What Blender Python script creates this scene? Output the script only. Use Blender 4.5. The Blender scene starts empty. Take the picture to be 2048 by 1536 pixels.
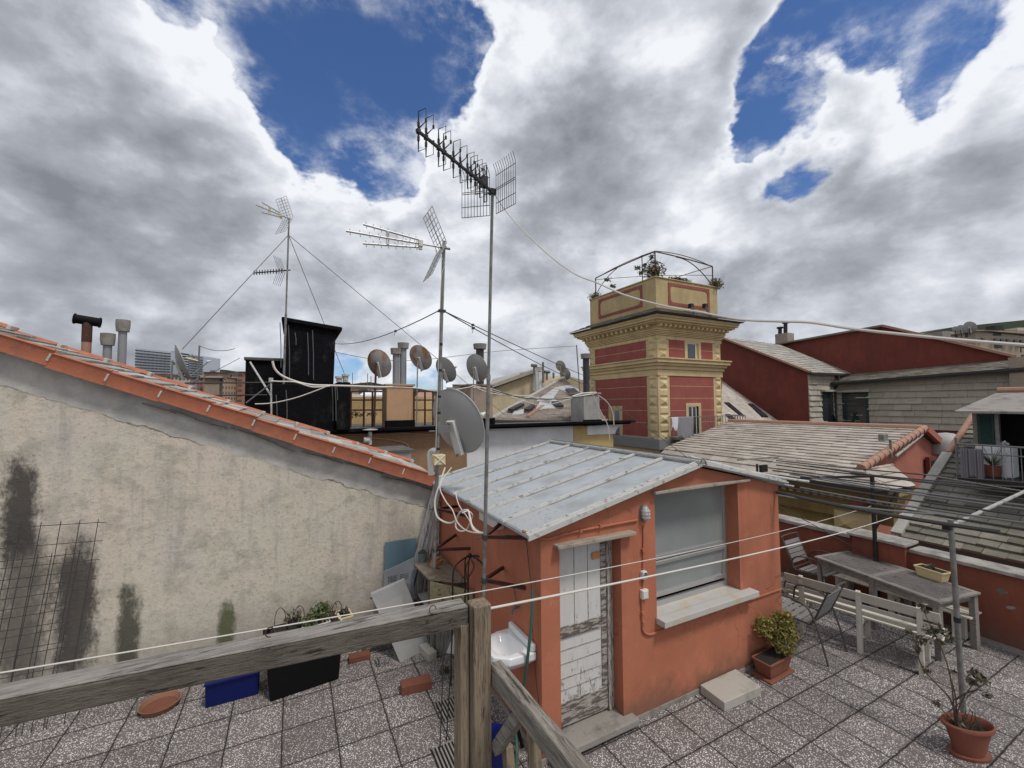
import bpy, bmesh, math, random
from mathutils import Vector as V, Matrix
random.seed(7)
PI=math.pi; R=math.radians
S=bpy.context.scene; COL=S.collection
# ---------------------------------------------------------------- camera
YAW,PIT,ROL,FPX,CH=R(27.236),R(2.695),R(-.389),848.7,3.3
_f=V((math.sin(YAW)*math.cos(PIT),math.cos(YAW)*math.cos(PIT),math.sin(PIT)))
_r0=V((math.cos(YAW),-math.sin(YAW),0)); _u0=_r0.cross(_f)
_r=_r0*math.cos(ROL)+_u0*math.sin(ROL); _u=-_r0*math.sin(ROL)+_u0*math.cos(ROL)
CP=V((0,0,CH))
cd=bpy.data.cameras.new('camera'); cam=bpy.data.objects.new('camera',cd); COL.objects.link(cam)
cam.matrix_world=Matrix(((_r.x,_u.x,-_f.x,0),(_r.y,_u.y,-_f.y,0),(_r.z,_u.z,-_f.z,CH),(0,0,0,1)))
cd.sensor_width=36; cd.lens=FPX/2048*36; cd.clip_start=.05; cd.clip_end=3000
S.camera=cam
def ray(x,y): return _r*((x-1024)/FPX)-_u*((y-768)/FPX)+_f
def pz(x,y,z=0): d=ray(x,y); return CP+d*((z-CH)/d.z)      # point of the view ray at height z
def py(x,y,Y): d=ray(x,y); return CP+d*(Y/d.y)             # ... on the plane Y
def px(x,y,X): d=ray(x,y); return CP+d*(X/d.x)             # ... on the plane X
def pd(x,y,t): return CP+ray(x,y)*t                        # ... at depth t
# ---------------------------------------------------------------- materials
def newmat(name):
    m=bpy.data.materials.new(name); m.use_nodes=True; nt=m.node_tree; nt.nodes.clear()
    o=nt.nodes.new('ShaderNodeOutputMaterial'); b=nt.nodes.new('ShaderNodeBsdfPrincipled')
    nt.links.new(b.outputs[0],o.inputs[0]); return m,nt,b
class NT:
    def __init__(s,nt): s.nt=nt; s.tc=None
    def n(s,t,**k):
        x=s.nt.nodes.new(t)
        for a,b in k.items(): setattr(x,a,b)
        return x
    def l(s,a,b): s.nt.links.new(a,b)
    def co(s,scale=(1,1,1),world=False):
        if not s.tc: s.tc=s.n('ShaderNodeTexCoord')
        m=s.n('ShaderNodeMapping'); m.inputs['Scale'].default_value=scale
        s.l(s.tc.outputs['Object'],m.inputs[0]); return m.outputs[0]
    def noise(s,sc,det=4,ro=.55,vec=None,stretch=(1,1,1)):
        x=s.n('ShaderNodeTexNoise'); x.inputs['Scale'].default_value=sc; x.inputs['Detail'].default_value=det; x.inputs['Roughness'].default_value=ro
        s.l(vec if vec is not None else s.co(stretch),x.inputs['Vector']); return x.outputs['Fac']
    def mr(s,v,a,b,c=0,d=1,smooth=False):
        x=s.n('ShaderNodeMapRange'); 
        if smooth: x.interpolation_type='SMOOTHSTEP'
        s.l(v,x.inputs[0])
        for i,q in enumerate((a,b,c,d)): x.inputs[i+1].default_value=q
        return x.outputs[0]
    def math(s,op,a,b=None,c=None,clamp=False):
        x=s.n('ShaderNodeMath',operation=op); x.use_clamp=clamp
        for i,q in enumerate((a,b,c)):
            if q is None: continue
            if isinstance(q,(int,float)): x.inputs[i].default_value=q
            else: s.l(q,x.inputs[i])
        return x.outputs[0]
    def mix(s,f,a,b,mode='MIX'):
        x=s.n('ShaderNodeMix',data_type='RGBA',blend_type=mode)
        for i,q in ((0,f),(6,a),(7,b)):
            if isinstance(q,(int,float)): x.inputs[i].default_value=q
            elif isinstance(q,tuple): x.inputs[i].default_value=(*q[:3],1)
            else: s.l(q,x.inputs[i])
        return x.outputs[2]
    def bump(s,b,h,st,dist=.02):
        x=s.n('ShaderNodeBump'); x.inputs['Strength'].default_value=st; x.inputs['Distance'].default_value=dist
        s.l(h,x.inputs['Height']); s.l(x.outputs[0],b.inputs['Normal'])
def P(name,c,rough=.8,var=.18,scale=6,c2=None,t2=.55,s2=3,w2=.08,bump=.3,bs=60,metal=0,spec=.4,st=(1,1,1),isl=0,dist=.01):
    m,nt,b=newmat(name); k=NT(nt)
    n=k.noise(scale,5,.6,stretch=st)
    col=k.mix(n,tuple(x*(1-var) for x in c),tuple(min(1,x*(1+var)) for x in c))
    if c2:
        n2=k.noise(s2,6,.65,stretch=st); f=k.mr(n2,t2-w2,t2+w2)
        col=k.mix(f,col,c2)
    if isl:
        g=k.n('ShaderNodeNewGeometry'); f=k.mr(g.outputs['Random Per Island'],0,1,1-isl,1+isl)
        cc=k.n('ShaderNodeCombineColor'); [k.l(f,cc.inputs[i]) for i in range(3)]
        col=k.mix(1.0,col,cc.outputs[0],'MULTIPLY')
    k.l(col,b.inputs['Base Color']); b.inputs['Roughness'].default_value=rough; b.inputs['Metallic'].default_value=metal
    b.inputs['Specular IOR Level'].default_value=spec
    if bump: k.bump(b,k.noise(bs,4,.6,stretch=st),bump,dist)
    return m
M={}
def plaster(name,c,stain,grain=.10,st_t=.56,crack=.5,streak=.45,dirt=0):
    m,nt,b=newmat(name); k=NT(nt)
    col=k.mix(k.mr(k.noise(1.1,7,.65),.35,.65),tuple(x*.86 for x in c),tuple(x*1.12 for x in c))
    col=k.mix(k.mr(k.noise(.9,8,.72,stretch=(1,1,.45)),st_t-.06,st_t+.12,0,.8),col,stain)
    col=k.mix(k.mr(k.noise(2.2,7,.7,stretch=(3.2,3.2,.28)),.54,.70,0,streak),col,tuple(x*.62 for x in c))
    col=k.mix(k.mr(k.noise(5,8,.75),.60,.68,0,.35),col,tuple(min(1,x*1.35+.04) for x in c))
    col=k.mix(k.mr(k.noise(190,2,.6),.3,.7,0,.4),col,tuple(x*.5 for x in c))
    if dirt:
        sx=k.n('ShaderNodeSeparateXYZ'); k.l(k.co(),sx.inputs[0]); zz=k.math('ADD',sx.outputs[2],k.math('MULTIPLY',k.math('SUBTRACT',k.noise(2.6,8,.75),.5),.9))
        col=k.mix(k.mr(zz,.34,.05,0,dirt,True),col,(.12,.085,.065))
    if crack:
        vo=k.n('ShaderNodeTexVoronoi',feature='DISTANCE_TO_EDGE'); vo.inputs['Scale'].default_value=.9
        wv=k.n('ShaderNodeVectorMath',operation='ADD'); ns=k.n('ShaderNodeTexNoise'); ns.inputs['Scale'].default_value=4; ns.inputs['Detail'].default_value=6; k.l(k.co(),ns.inputs['Vector']); s_=k.n('ShaderNodeVectorMath',operation='SCALE'); s_.inputs[3].default_value=.35; k.l(ns.outputs['Color'],s_.inputs[0]); k.l(k.co(),wv.inputs[0]); k.l(s_.outputs[0],wv.inputs[1]); k.l(wv.outputs[0],vo.inputs['Vector'])
        ck=k.math('MULTIPLY',k.mr(vo.outputs['Distance'],.002,.006,1,0),k.mr(k.noise(.8,3,.5),.52,.60))
        col=k.mix(k.math('MULTIPLY',ck,crack),col,tuple(x*.3 for x in c))
    k.l(col,b.inputs['Base Color']); b.inputs['Roughness'].default_value=.92; b.inputs['Specular IOR Level'].default_value=.2
    h=k.math('ADD',k.noise(130,3,.6),k.math('MULTIPLY',k.noise(7,4,.6),1.2))
    k.bump(b,h,.45,.008); return m
M['hut']=plaster('terracotta_plaster',(.47,.172,.10),(.35,.135,.085),dirt=.6)
M['parapet']=plaster('red_plaster',(.26,.085,.055),(.15,.058,.042),st_t=.5,dirt=.6)
M['pink']=plaster('pink_plaster',(.40,.15,.105),(.3,.12,.09))
M['darkred']=plaster('dark_red_plaster',(.21,.056,.042),(.14,.045,.036),st_t=.5,streak=.8)
M['towerred']=plaster('tower_red_plaster',(.32,.098,.082),(.24,.08,.07),st_t=.6)
M['toweryel']=plaster('ochre_plaster',(.50,.39,.21),(.34,.27,.16),st_t=.55)
M['cornice']=plaster('cornice_ochre_plaster',(.60,.465,.26),(.42,.33,.2),st_t=.58)
M['brownwall']=plaster('brown_plaster',(.34,.215,.125),(.26,.165,.10),st_t=.55)
M['peach']=plaster('peach_plaster',(.52,.33,.2),(.4,.25,.17),st_t=.55)
M['whitewall']=plaster('white_plaster',(.80,.81,.82),(.72,.73,.74),streak=.15,crack=0)
M['patch']=P('pale_grey_waterproofing',(.42,.42,.43),.8,.2,3)
M['oldyellow']=plaster('dirty_yellow_plaster',(.36,.27,.11),(.2,.155,.08),st_t=.48)
M['quoin']=plaster('pale_ochre_block',(.66,.53,.31),(.45,.35,.2),crack=0,streak=.2)
M['yellowwall']=plaster('yellow_plaster',(.56,.42,.19),(.5,.37,.19))
M['cream']=plaster('cream_plaster',(.55,.47,.33),(.42,.37,.28))
M['greyplaster']=plaster('grey_plaster',(.42,.41,.39),(.17,.165,.16),st_t=.47,streak=.8)
M['chimneyplaster']=plaster('worn_chimney_plaster',(.42,.33,.25),(.27,.24,.22),st_t=.46)
# old beige wall with its damp stains and cement band
SL=(py(868,950,6.6).z-py(0,668,6.6).z)/(py(868,950,6.6).x-py(0,668,6.6).x); Z0=py(0,668,6.6).z-SL*py(0,668,6.6).x
def beige():
    m,nt,b=newmat('old_beige_plaster'); k=NT(nt)
    co=k.co(); sx=k.n('ShaderNodeSeparateXYZ'); k.l(co,sx.inputs[0]); X,Z=sx.outputs[0],sx.outputs[2]
    n1=k.noise(.8,6,.62); n2=k.noise(4,7,.65); n3=k.noise(26,5,.7)
    col=k.mix(k.mr(n1,.38,.62),(.585,.545,.445),(.61,.535,.445))
    col=k.mix(k.mr(k.noise(1.6,7,.7,stretch=(1,1,.7)),.5,.66,0,.7),col,(.50,.47,.44))
    col=k.mix(k.mr(n2,.50,.66,0,.7),col,(.37,.34,.28))
    col=k.mix(k.mr(n3,.52,.72,0,.7),col,(.29,.27,.225))
    col=k.mix(k.mr(k.noise(9,8,.75),.66,.70,0,.7),col,(.22,.2,.17))
    # lower dirty band
    zz=k.math('ADD',Z,k.math('MULTIPLY',k.math('SUBTRACT',k.noise(1.7,6,.65),.5),1.3))
    col=k.mix(k.mr(zz,1.0,.1,0,.55,True),col,(.26,.235,.215))
    col=k.mix(k.mr(k.noise(2.4,8,.72,stretch=(3.5,1,.3)),.53,.68,0,.5),col,(.33,.305,.27)); col=k.mix(k.mr(k.noise(60,4,.7,stretch=(1,1,.6)),.6,.7,0,.5),col,(.20,.18,.15))
    # cement band below the verge
    d=k.math('SUBTRACT',k.math('ADD',k.math('MULTIPLY',X,SL),Z0),Z)
    d=k.math('ADD',d,k.math('MULTIPLY',k.math('SUBTRACT',k.noise(3.2,6,.6),.5),.22))
    cem=k.mix(k.mr(n2,.35,.65),(.38,.365,.335),(.56,.53,.485))
    col=k.mix(k.mr(d,.54,.57,1,0),col,cem)
    crack=k.math('LESS_THAN',k.math('ABSOLUTE',k.math('SUBTRACT',d,.56)),.008)
    col=k.mix(k.math('MULTIPLY',k.math('MULTIPLY',crack,.7),k.mr(k.noise(1.3,5,.6),.45,.6)),col,(.07,.065,.06))
    # damp stains: (centre x, z, half width, half height, tint)
    wx=k.math('MULTIPLY',k.math('SUBTRACT',k.noise(5,7,.72),.5),.55)
    wz=k.math('MULTIPLY',k.math('SUBTRACT',k.noise(3.3,7,.7),.5),.5)
    for (a,b2,w,tint,st) in (((38,935),(38,1110),.13,(.055,.048,.045),.93),((48,1080),(45,1360),.17,(.075,.066,.062),.75),((152,1095),(150,1350),.15,(.06,.054,.05),.9),((255,1190),(258,1335),.085,(.06,.06,.042),.9),((453,1215),(453,1300),.075,(.075,.085,.035),.88)):
        A=py(*a,6.6);B=py(*b2,6.6); cx=(A.x+B.x)/2; cz=(A.z+B.z)/2; hh=abs(A.z-B.z)/2+.05
        u=k.math('DIVIDE',k.math('SUBTRACT',k.math('ADD',X,k.math('MULTIPLY',wx,w*3.2)),cx),w*1.25)
        v=k.math('DIVIDE',k.math('SUBTRACT',k.math('ADD',Z,wz),cz),hh*1.12)
        rr=k.math('ADD',k.math('MULTIPLY',u,u),k.math('POWER',k.math('ABSOLUTE',v),4))
        rr=k.math('ADD',rr,k.math('MULTIPLY',k.math('SUBTRACT',k.noise(30,6,.75,stretch=(1,1,.5)),.5),1.8)); rr=k.math('ADD',rr,k.math('MULTIPLY',k.math('SUBTRACT',k.noise(4,7,.75,stretch=(1.6,1,.6)),.5),2.4)); col=k.mix(k.mr(rr,.2,1.5,st,0,True),col,tint)
    k.l(col,b.inputs['Base Color']); b.inputs['Roughness'].default_value=.95; b.inputs['Specular IOR Level'].default_value=.15
    h=k.math('ADD',k.math('MULTIPLY',n2,2.2),k.math('ADD',n3,k.math('MULTIPLY',k.noise(90,4,.7),.5)))
    k.bump(b,h,.6,.012); return m
M['beige']=beige()
def tiles(name,x0,y0,s):
    m,nt,b=newmat(name); k=NT(nt); co=k.co()
    sx=k.n('ShaderNodeSeparateXYZ'); k.l(co,sx.inputs[0])
    wob=k.math('MULTIPLY',k.math('SUBTRACT',k.noise(11,5,.7),.5),.03)
    def edge(o,c0):
        f=k.math('FRACT',k.math('DIVIDE',k.math('ADD',k.math('SUBTRACT',o,c0-50*s),wob),s))
        return k.math('MULTIPLY',k.math('MINIMUM',f,k.math('SUBTRACT',1.0,f)),s)
    e=k.math('MINIMUM',edge(sx.outputs[0],x0),edge(sx.outputs[1],y0))
    vo=k.n('ShaderNodeTexVoronoi'); vo.inputs['Scale'].default_value=72; vo.inputs['Randomness'].default_value=1
    k.l(co,vo.inputs['Vector'])
    sc=k.n('ShaderNodeSeparateColor'); k.l(vo.outputs['Color'],sc.inputs[0])
    keep=k.mr(sc.outputs[1],.20,.22)
    peb=k.math('MULTIPLY',k.mr(vo.outputs['Distance'],.46,.32),keep)
    patch=k.mr(k.noise(1.1,6,.65),.40,.62)
    stone=k.mix(sc.outputs[0],(.42,.375,.36),(.95,.92,.90))
    stone=k.mix(k.mr(patch,0,1,.3,0),stone,(.22,.2,.19))
    grout=k.mix(k.noise(3,5,.6),(.11,.096,.092),(.18,.157,.15))
    col=k.mix(peb,grout,stone)
    # tiles of slightly different tone
    fl=k.n('ShaderNodeVectorMath',operation='FLOOR'); mp=k.n('ShaderNodeMapping'); mp.inputs['Scale'].default_value=(1/s,1/s,0); mp.inputs['Location'].default_value=((-x0+50*s)/s,(-y0+50*s)/s,0)
    k.l(k.tc.outputs['Object'],mp.inputs[0]); k.l(mp.outputs[0],fl.inputs[0])
    wn=k.n('ShaderNodeTexWhiteNoise'); k.l(fl.outputs[0],wn.inputs[0])
    f=k.mr(wn.outputs[0],0,1,.82,1.12); cc=k.n('ShaderNodeCombineColor'); [k.l(f,cc.inputs[i]) for i in range(3)]
    col=k.mix(1.0,col,cc.outputs[0],'MULTIPLY')
    col=k.mix(k.mr(k.noise(.8,8,.75),.52,.66,0,.6),col,(.12,.10,.092))
    col=k.mix(k.mr(e,.003,.03,.35,0),col,(.06,.05,.045)); col=k.mix(k.mr(e,.004,.0085,.95,0),col,(.018,.016,.015))
    k.l(col,b.inputs['Base Color']); b.inputs['Roughness'].default_value=.75; b.inputs['Specular IOR Level'].default_value=.3
    h=k.math('ADD',peb,k.mr(e,.0,.008,0,4)); k.bump(b,h,.5,.004); return m
M['tileL']=tiles('washed_pebble_tiles',.44,5.05,.49)
M['tileR']=tiles('washed_pebble_paving',4.07,2.49,.45)
def wood(name,c,dark,ax=(1,14,14),rough=.85,bump=.8):
    m,nt,b=newmat(name); k=NT(nt)
    g=k.noise(5,7,.7,stretch=ax); g2=k.noise(16,5,.7,stretch=ax); g3=k.noise(1.6,4,.6); kn=k.n('ShaderNodeTexVoronoi'); kn.inputs['Scale'].default_value=2.2; k.l(k.co(tuple(.9 if q==1 else 2.2 for q in ax)),kn.inputs['Vector'])
    col=k.mix(k.mr(g,.3,.7),dark,c); col=k.mix(k.mr(g2,.52,.62,0,.65),col,tuple(x*.42 for x in dark))
    col=k.mix(k.mr(g3,.45,.7,0,.6),col,tuple(x*1.25 for x in c))
    col=k.mix(k.mr(kn.outputs['Distance'],.05,.13,.8,0,True),col,tuple(x*.5 for x in dark)); col=k.mix(k.mr(k.noise(3,6,.7,stretch=ax),.60,.615,0,.8),col,tuple(x*.2 for x in dark)); k.l(col,b.inputs['Base Color']); b.inputs['Roughness'].default_value=rough; b.inputs['Specular IOR Level'].default_value=.25
    k.bump(b,k.math('ADD',g,g2),bump,.006); return m
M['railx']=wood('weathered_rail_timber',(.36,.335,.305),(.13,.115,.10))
M['railshade']=wood('shaded_weathered_timber',(.165,.145,.12),(.065,.054,.045))  # weathered handrail beam; the shade of its front face is put into this colour
M['doorrail']=P('bare_door_rail',(.40,.37,.335),.8,.15,8,(.13,.105,.09),.5,9,.03,.8,50,st=(1,1,5))
M['pale']=P('weathered_pale_metal',(.36,.355,.34),.6,.12,9,(.2,.19,.18),.6,12,.05,.3,50)
M['coping']=P('grey_coping_stone',(.36,.34,.31),.75,.12,3,(.2,.185,.165),.52,5,.1,.3,40)
M['railz']=wood('weathered_post_timber',(.33,.265,.19),(.14,.105,.072),(14,14,1))
M['raily']=wood('weathered_side_timber',(.36,.325,.28),(.115,.10,.085),(14,1,14))
M['tablewood']=wood('grey_teak',(.30,.275,.255),(.13,.115,.105),(16,1.2,16))
M['greywoodz']=wood('grey_cabinet_wood',(.22,.205,.185),(.10,.09,.08),(12,12,1))
M['ply']=wood('olive_plywood',(.33,.29,.17),(.2,.175,.10),(1.5,4,5),bump=.2)
M['board']=wood('worn_table_board',(.32,.275,.21),(.17,.14,.11),(3,1.5,3),bump=.25)
M['whiteplank']=wood('white_painted_lath',(.62,.6,.59),(.36,.34,.33),(12,12,1),bump=.5)
M['benchpaint']=P('cream_bench_paint',(.56,.52,.45),.6,.08,4,(.36,.33,.29),.62,5,.05,.15,40)
M['fence']=wood('reed_screen',(.60,.43,.22),(.40,.27,.13),(26,26,.6),bump=1)
def doorpaint():
    m,nt,b=newmat('peeling_white_paint'); k=NT(nt); sx=k.n('ShaderNodeSeparateXYZ'); k.l(k.co(),sx.inputs[0])
    g=k.noise(9,7,.75,stretch=(3,3,1)); pe=k.math('ADD',g,k.math('ADD',k.mr(sx.outputs[2],.9,.05,-.05,.13),k.mr(sx.outputs[0],.22,.36,0,.10)))
    w=k.mix(k.noise(14,5,.7,stretch=(10,10,1)),(.19,.165,.145),(.36,.325,.29))
    p=k.mix(k.noise(3,6,.7,stretch=(3,3,1)),(.50,.49,.47),(.66,.65,.63))
    col=k.mix(k.mr(pe,.585,.62),p,w); k.l(col,b.inputs['Base Color']); b.inputs['Roughness'].default_value=.7
    k.bump(b,k.math('ADD',k.mr(pe,.585,.62,1,0),g),.5,.005); return m
M['door']=doorpaint()
M['doorwood']=P('bare_door_frame_wood',(.42,.39,.355),.8,.15,8,(.14,.115,.095),.53,11,.03,.8,50,st=(6,6,1))
def slate(name,a,bc,moss=(.15,.13,.09),rust=.0):
    m,nt,b=newmat(name); k=NT(nt); g=k.n('ShaderNodeNewGeometry')
    col=k.mix(g.outputs['Random Per Island'],a,bc)
    col=k.mix(k.mr(k.noise(1.4,6,.7),.48,.68,0,.6),col,moss)
    col=k.mix(k.mr(k.noise(22,5,.7),.5,.72,0,.5),col,tuple(x*.5 for x in a))
    if rust: col=k.mix(k.mr(k.noise(3.1,6,.7),.56,.66,0,rust),col,(.36,.30,.26))
    k.l(col,b.inputs['Base Color']); b.inputs['Roughness'].default_value=.8; k.bump(b,k.noise(30,5,.65),.5,.01); return m
M['slateL']=slate('pale_slate',(.36,.315,.27),(.50,.45,.40),(.27,.23,.19))
M['slateG']=slate('grey_slate',(.30,.285,.255),(.42,.40,.36),(.24,.215,.18))
M['slateD']=slate('dark_slate',(.13,.12,.095),(.25,.23,.185),(.085,.075,.05),.4)
M['slateW']=slate('wall_slate',(.36,.325,.27),(.46,.42,.35),(.31,.28,.23))
M['slateV']=slate('verge_slate',(.22,.2,.18),(.55,.52,.48),(.2,.17,.13),.6)
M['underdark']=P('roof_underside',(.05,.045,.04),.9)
M['terra']=P('terracotta_tile',(.41,.135,.072),.8,.25,7,(.30,.12,.08),.56,9,.08,.35,60)
M['terra2']=P('faded_terracotta',(.36,.185,.13),.8,.25,7,(.30,.22,.17),.55,9,.08,.35,60,isl=.12)
M['mortar']=P('mortar',(.48,.45,.41),.95,.3,30,bump=.9,bs=40)
M['roofpanel']=P('pale_roof_panel',(.37,.40,.425),.42,.10,1.3,(.28,.285,.285),.54,2.2,.10,.1,20,spec=.5)
M['roofdirt']=P('rain_marked_panel',(.37,.39,.40),.5,.12,1.3,(.14,.12,.115),.63,26,.05,.1,20)
M['rib']=P('worn_white_strip',(.50,.495,.47),.55,.12,9,(.25,.235,.21),.60,12,.05,.3,50)
M['bluepaint']=P('blue_plastic',(.005,.012,.10),.5,.2,spec=.2)
M['darkplastic']=P('black_planter_plastic',(.005,.005,.006),.7,.2,spec=.15)
M['black']=P('black_painted_iron',(.016,.014,.014),.5,.3)
M['bitumen']=P('black_bitumen',(.005,.005,.0065),.85,.5,3,(.028,.026,.026),.62,1.9,.05,.8,7,dist=.05,st=(1,1,.6),spec=.12)
M['flatroof']=P('grey_roofing_felt',(.10,.095,.09),.85,.3,3,(.2,.19,.18),.6,5)
M['steel']=P('galvanised_steel',(.24,.24,.23),.5,.2,12,(.14,.13,.115),.55,9,.1,.1,60,metal=.35)
M['alu']=P('aluminium',(.5,.5,.5),.4,.1,12,metal=.7,bump=0)
M['brownmetal']=P('brown_chair_metal',(.075,.062,.055),.45,.15,20,bump=0)
M['chairslat']=P('grey_chair_slat',(.21,.205,.20),.5,.12,20,bump=0)
M['dish']=P('grey_dish_paint',(.33,.325,.315),.55,.08,4,bump=0)
M['dishrust']=P('rusty_dish_paint',(.40,.385,.375),.6,.08,4,(.36,.14,.04),.56,2.6,.08,.1,st=(2,2,1))
M['white']=P('white_plastic',(.62,.61,.57),.45,.06,5,bump=0)
M['offwhite']=P('yellowed_plastic',(.60,.50,.27),.5,.1,5,bump=0)
M['cable']=P('white_cable',(.60,.56,.50),.55,.1,5,bump=0)
M['rope']=P('white_cord',(.62,.58,.53),.8,.1,60,bump=.4,bs=300)
M['antblack']=P('black_antenna_plastic',(.014,.014,.017),.5,.1,5,bump=0)
M['rust']=P('rusty_iron',(.10,.035,.024),.85,.35,14,(.055,.03,.022),.5,16)
M['redox']=P('red_oxide_bracket',(.085,.018,.016),.6,.3,14,(.03,.018,.016),.5,12)
M['wire']=P('dark_wire',(.04,.038,.038),.6,.1,bump=0)
M['greywire']=P('grey_wire',(.14,.14,.145),.6,.1,bump=0)
M['brick']=P('dark_clay_brick',(.17,.065,.04),.9,.2,12,bump=.5)
M['brick2']=P('light_clay_brick',(.50,.24,.10),.85,.15,12,bump=.4)
M['slab']=P('worn_marble_slab',(.41,.39,.35),.6,.1,3,(.27,.26,.22),.6,4,.1,.25,40)
M['marble']=P('stained_marble_sill',(.47,.455,.435),.5,.08,3,(.46,.38,.24),.58,4,.1,.15,40)
M['concrete']=P('grey_stone',(.27,.25,.225),.85,.2,5,(.14,.12,.10),.58,5,.1,.5,50)
M['lintel']=P('lintel_stone',(.34,.29,.235),.85,.15,8,(.2,.17,.14),.58,8)
M['glass']=P('frosted_window_glass',(.21,.235,.228),.16,.07,2,(.27,.295,.29),.55,1.2,.2,0,spec=1.0)
M['darkglass']=P('dark_window_glass',(.03,.035,.04),.12,.1,2,bump=0,spec=.7)
M['paneglass']=P('bluish_curtain_glass',(.12,.16,.20),.15,.1,2,bump=0,spec=.8)
M['towerblue']=P('pale_facade_panel',(.46,.50,.55),.6,.08,2,bump=0)
M['ceramic']=P('white_ceramic',(.72,.73,.74),.15,.02,2,bump=0,spec=.6)
M['chrome']=P('chrome',(.5,.5,.5),.2,.05,2,bump=0,metal=1)
M['hosegreen']=P('green_hose',(.05,.11,.08),.5,.12,9,bump=0)
M['clay']=P('clay_pot',(.20,.066,.042),.8,.15,6,bump=.15,c2=(.2,.09,.06),t2=.6)
M['clay2']=P('brown_clay_planter',(.20,.075,.045),.8,.15,6,bump=.15)
M['claypale']=P('dusty_clay_saucer',(.23,.115,.07),.85,.2,7,bump=.15)
M['soil']=P('potting_soil',(.025,.019,.015),1,.4,30,bump=1,bs=60)
M['greypot']=P('grey_pot',(.13,.15,.16),.6,.1,4,bump=0)
M['greyboard']=P('grey_metal_sheet',(.25,.265,.285),.5,.1,3,(.34,.35,.36),.6,3)
M['paleboard']=P('pale_grey_board',(.29,.29,.285),.6,.1,3,(.27,.26,.25),.6,3,bump=.1)
M['plumb']=P('lead_grey_render',(.24,.245,.26),.7,.15,4)
M['fabric']=P('grey_cotton',(.19,.185,.2),.95,.12,5,bump=.3)
M['fabricw']=P('pale_cotton',(.5,.5,.53),.95,.1,5,bump=.3)
M['shutter']=P('dark_green_shutter',(.012,.04,.032),.5,.15,4,bump=0)
M['void']=P('dark_room',(.008,.008,.009),.9)
M['hill']=P('wooded_hill',(.05,.065,.04),1,.4,.05,bump=0)
M['bark']=P('twig_bark',(.10,.07,.05),.9,.2,20)
M['bluesea']=None
def seapic():
    m,nt,b=newmat('painted_sea_board'); k=NT(nt); sx=k.n('ShaderNodeSeparateXYZ'); k.l(k.co(),sx.inputs[0])
    w=k.math('ADD',sx.outputs[2],k.math('MULTIPLY',k.noise(6,6,.7),.16))
    n=k.noise(9,6,.7,stretch=(1,1,5))
    col=k.mix(n,(.03,.09,.14),(.10,.22,.30)); col=k.mix(k.mr(w,.44,.5),col,(.12,.20,.25))
    f1=k.math('LESS_THAN',k.math('ABSOLUTE',k.math('SUBTRACT',w,.47)),.012)
    f2=k.math('LESS_THAN',k.math('ABSOLUTE',k.math('SUBTRACT',w,.16)),.014)
    col=k.mix(k.math('MULTIPLY',k.math('MAXIMUM',f1,f2),.7),col,(.42,.50,.55)); k.l(col,b.inputs['Base Color']); b.inputs['Roughness'].default_value=.6; return m
M['bluesea']=seapic()
def leafmat(name,a,b2,c):
    m,nt,b=newmat(name); k=NT(nt); g=k.n('ShaderNodeNewGeometry'); r=g.outputs['Random Per Island']
    col=k.mix(k.mr(r,0,.7),a,b2); col=k.mix(k.mr(r,.78,.8),col,c)
    k.l(col,b.inputs['Base Color']); b.inputs['Roughness'].default_value=.55
    return m
M['leaf']=leafmat('olive_leaves',(.06,.075,.015),(.24,.23,.045),(.33,.19,.06))
M['leafg']=leafmat('green_leaves',(.03,.055,.02),(.09,.13,.04),(.18,.14,.07))
M['leafdry']=leafmat('dry_leaves',(.05,.05,.03),(.14,.13,.09),(.26,.2,.14))
M['grassdry']=leafmat('dry_grass',(.09,.07,.035),(.2,.16,.08),(.07,.09,.03))
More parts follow.
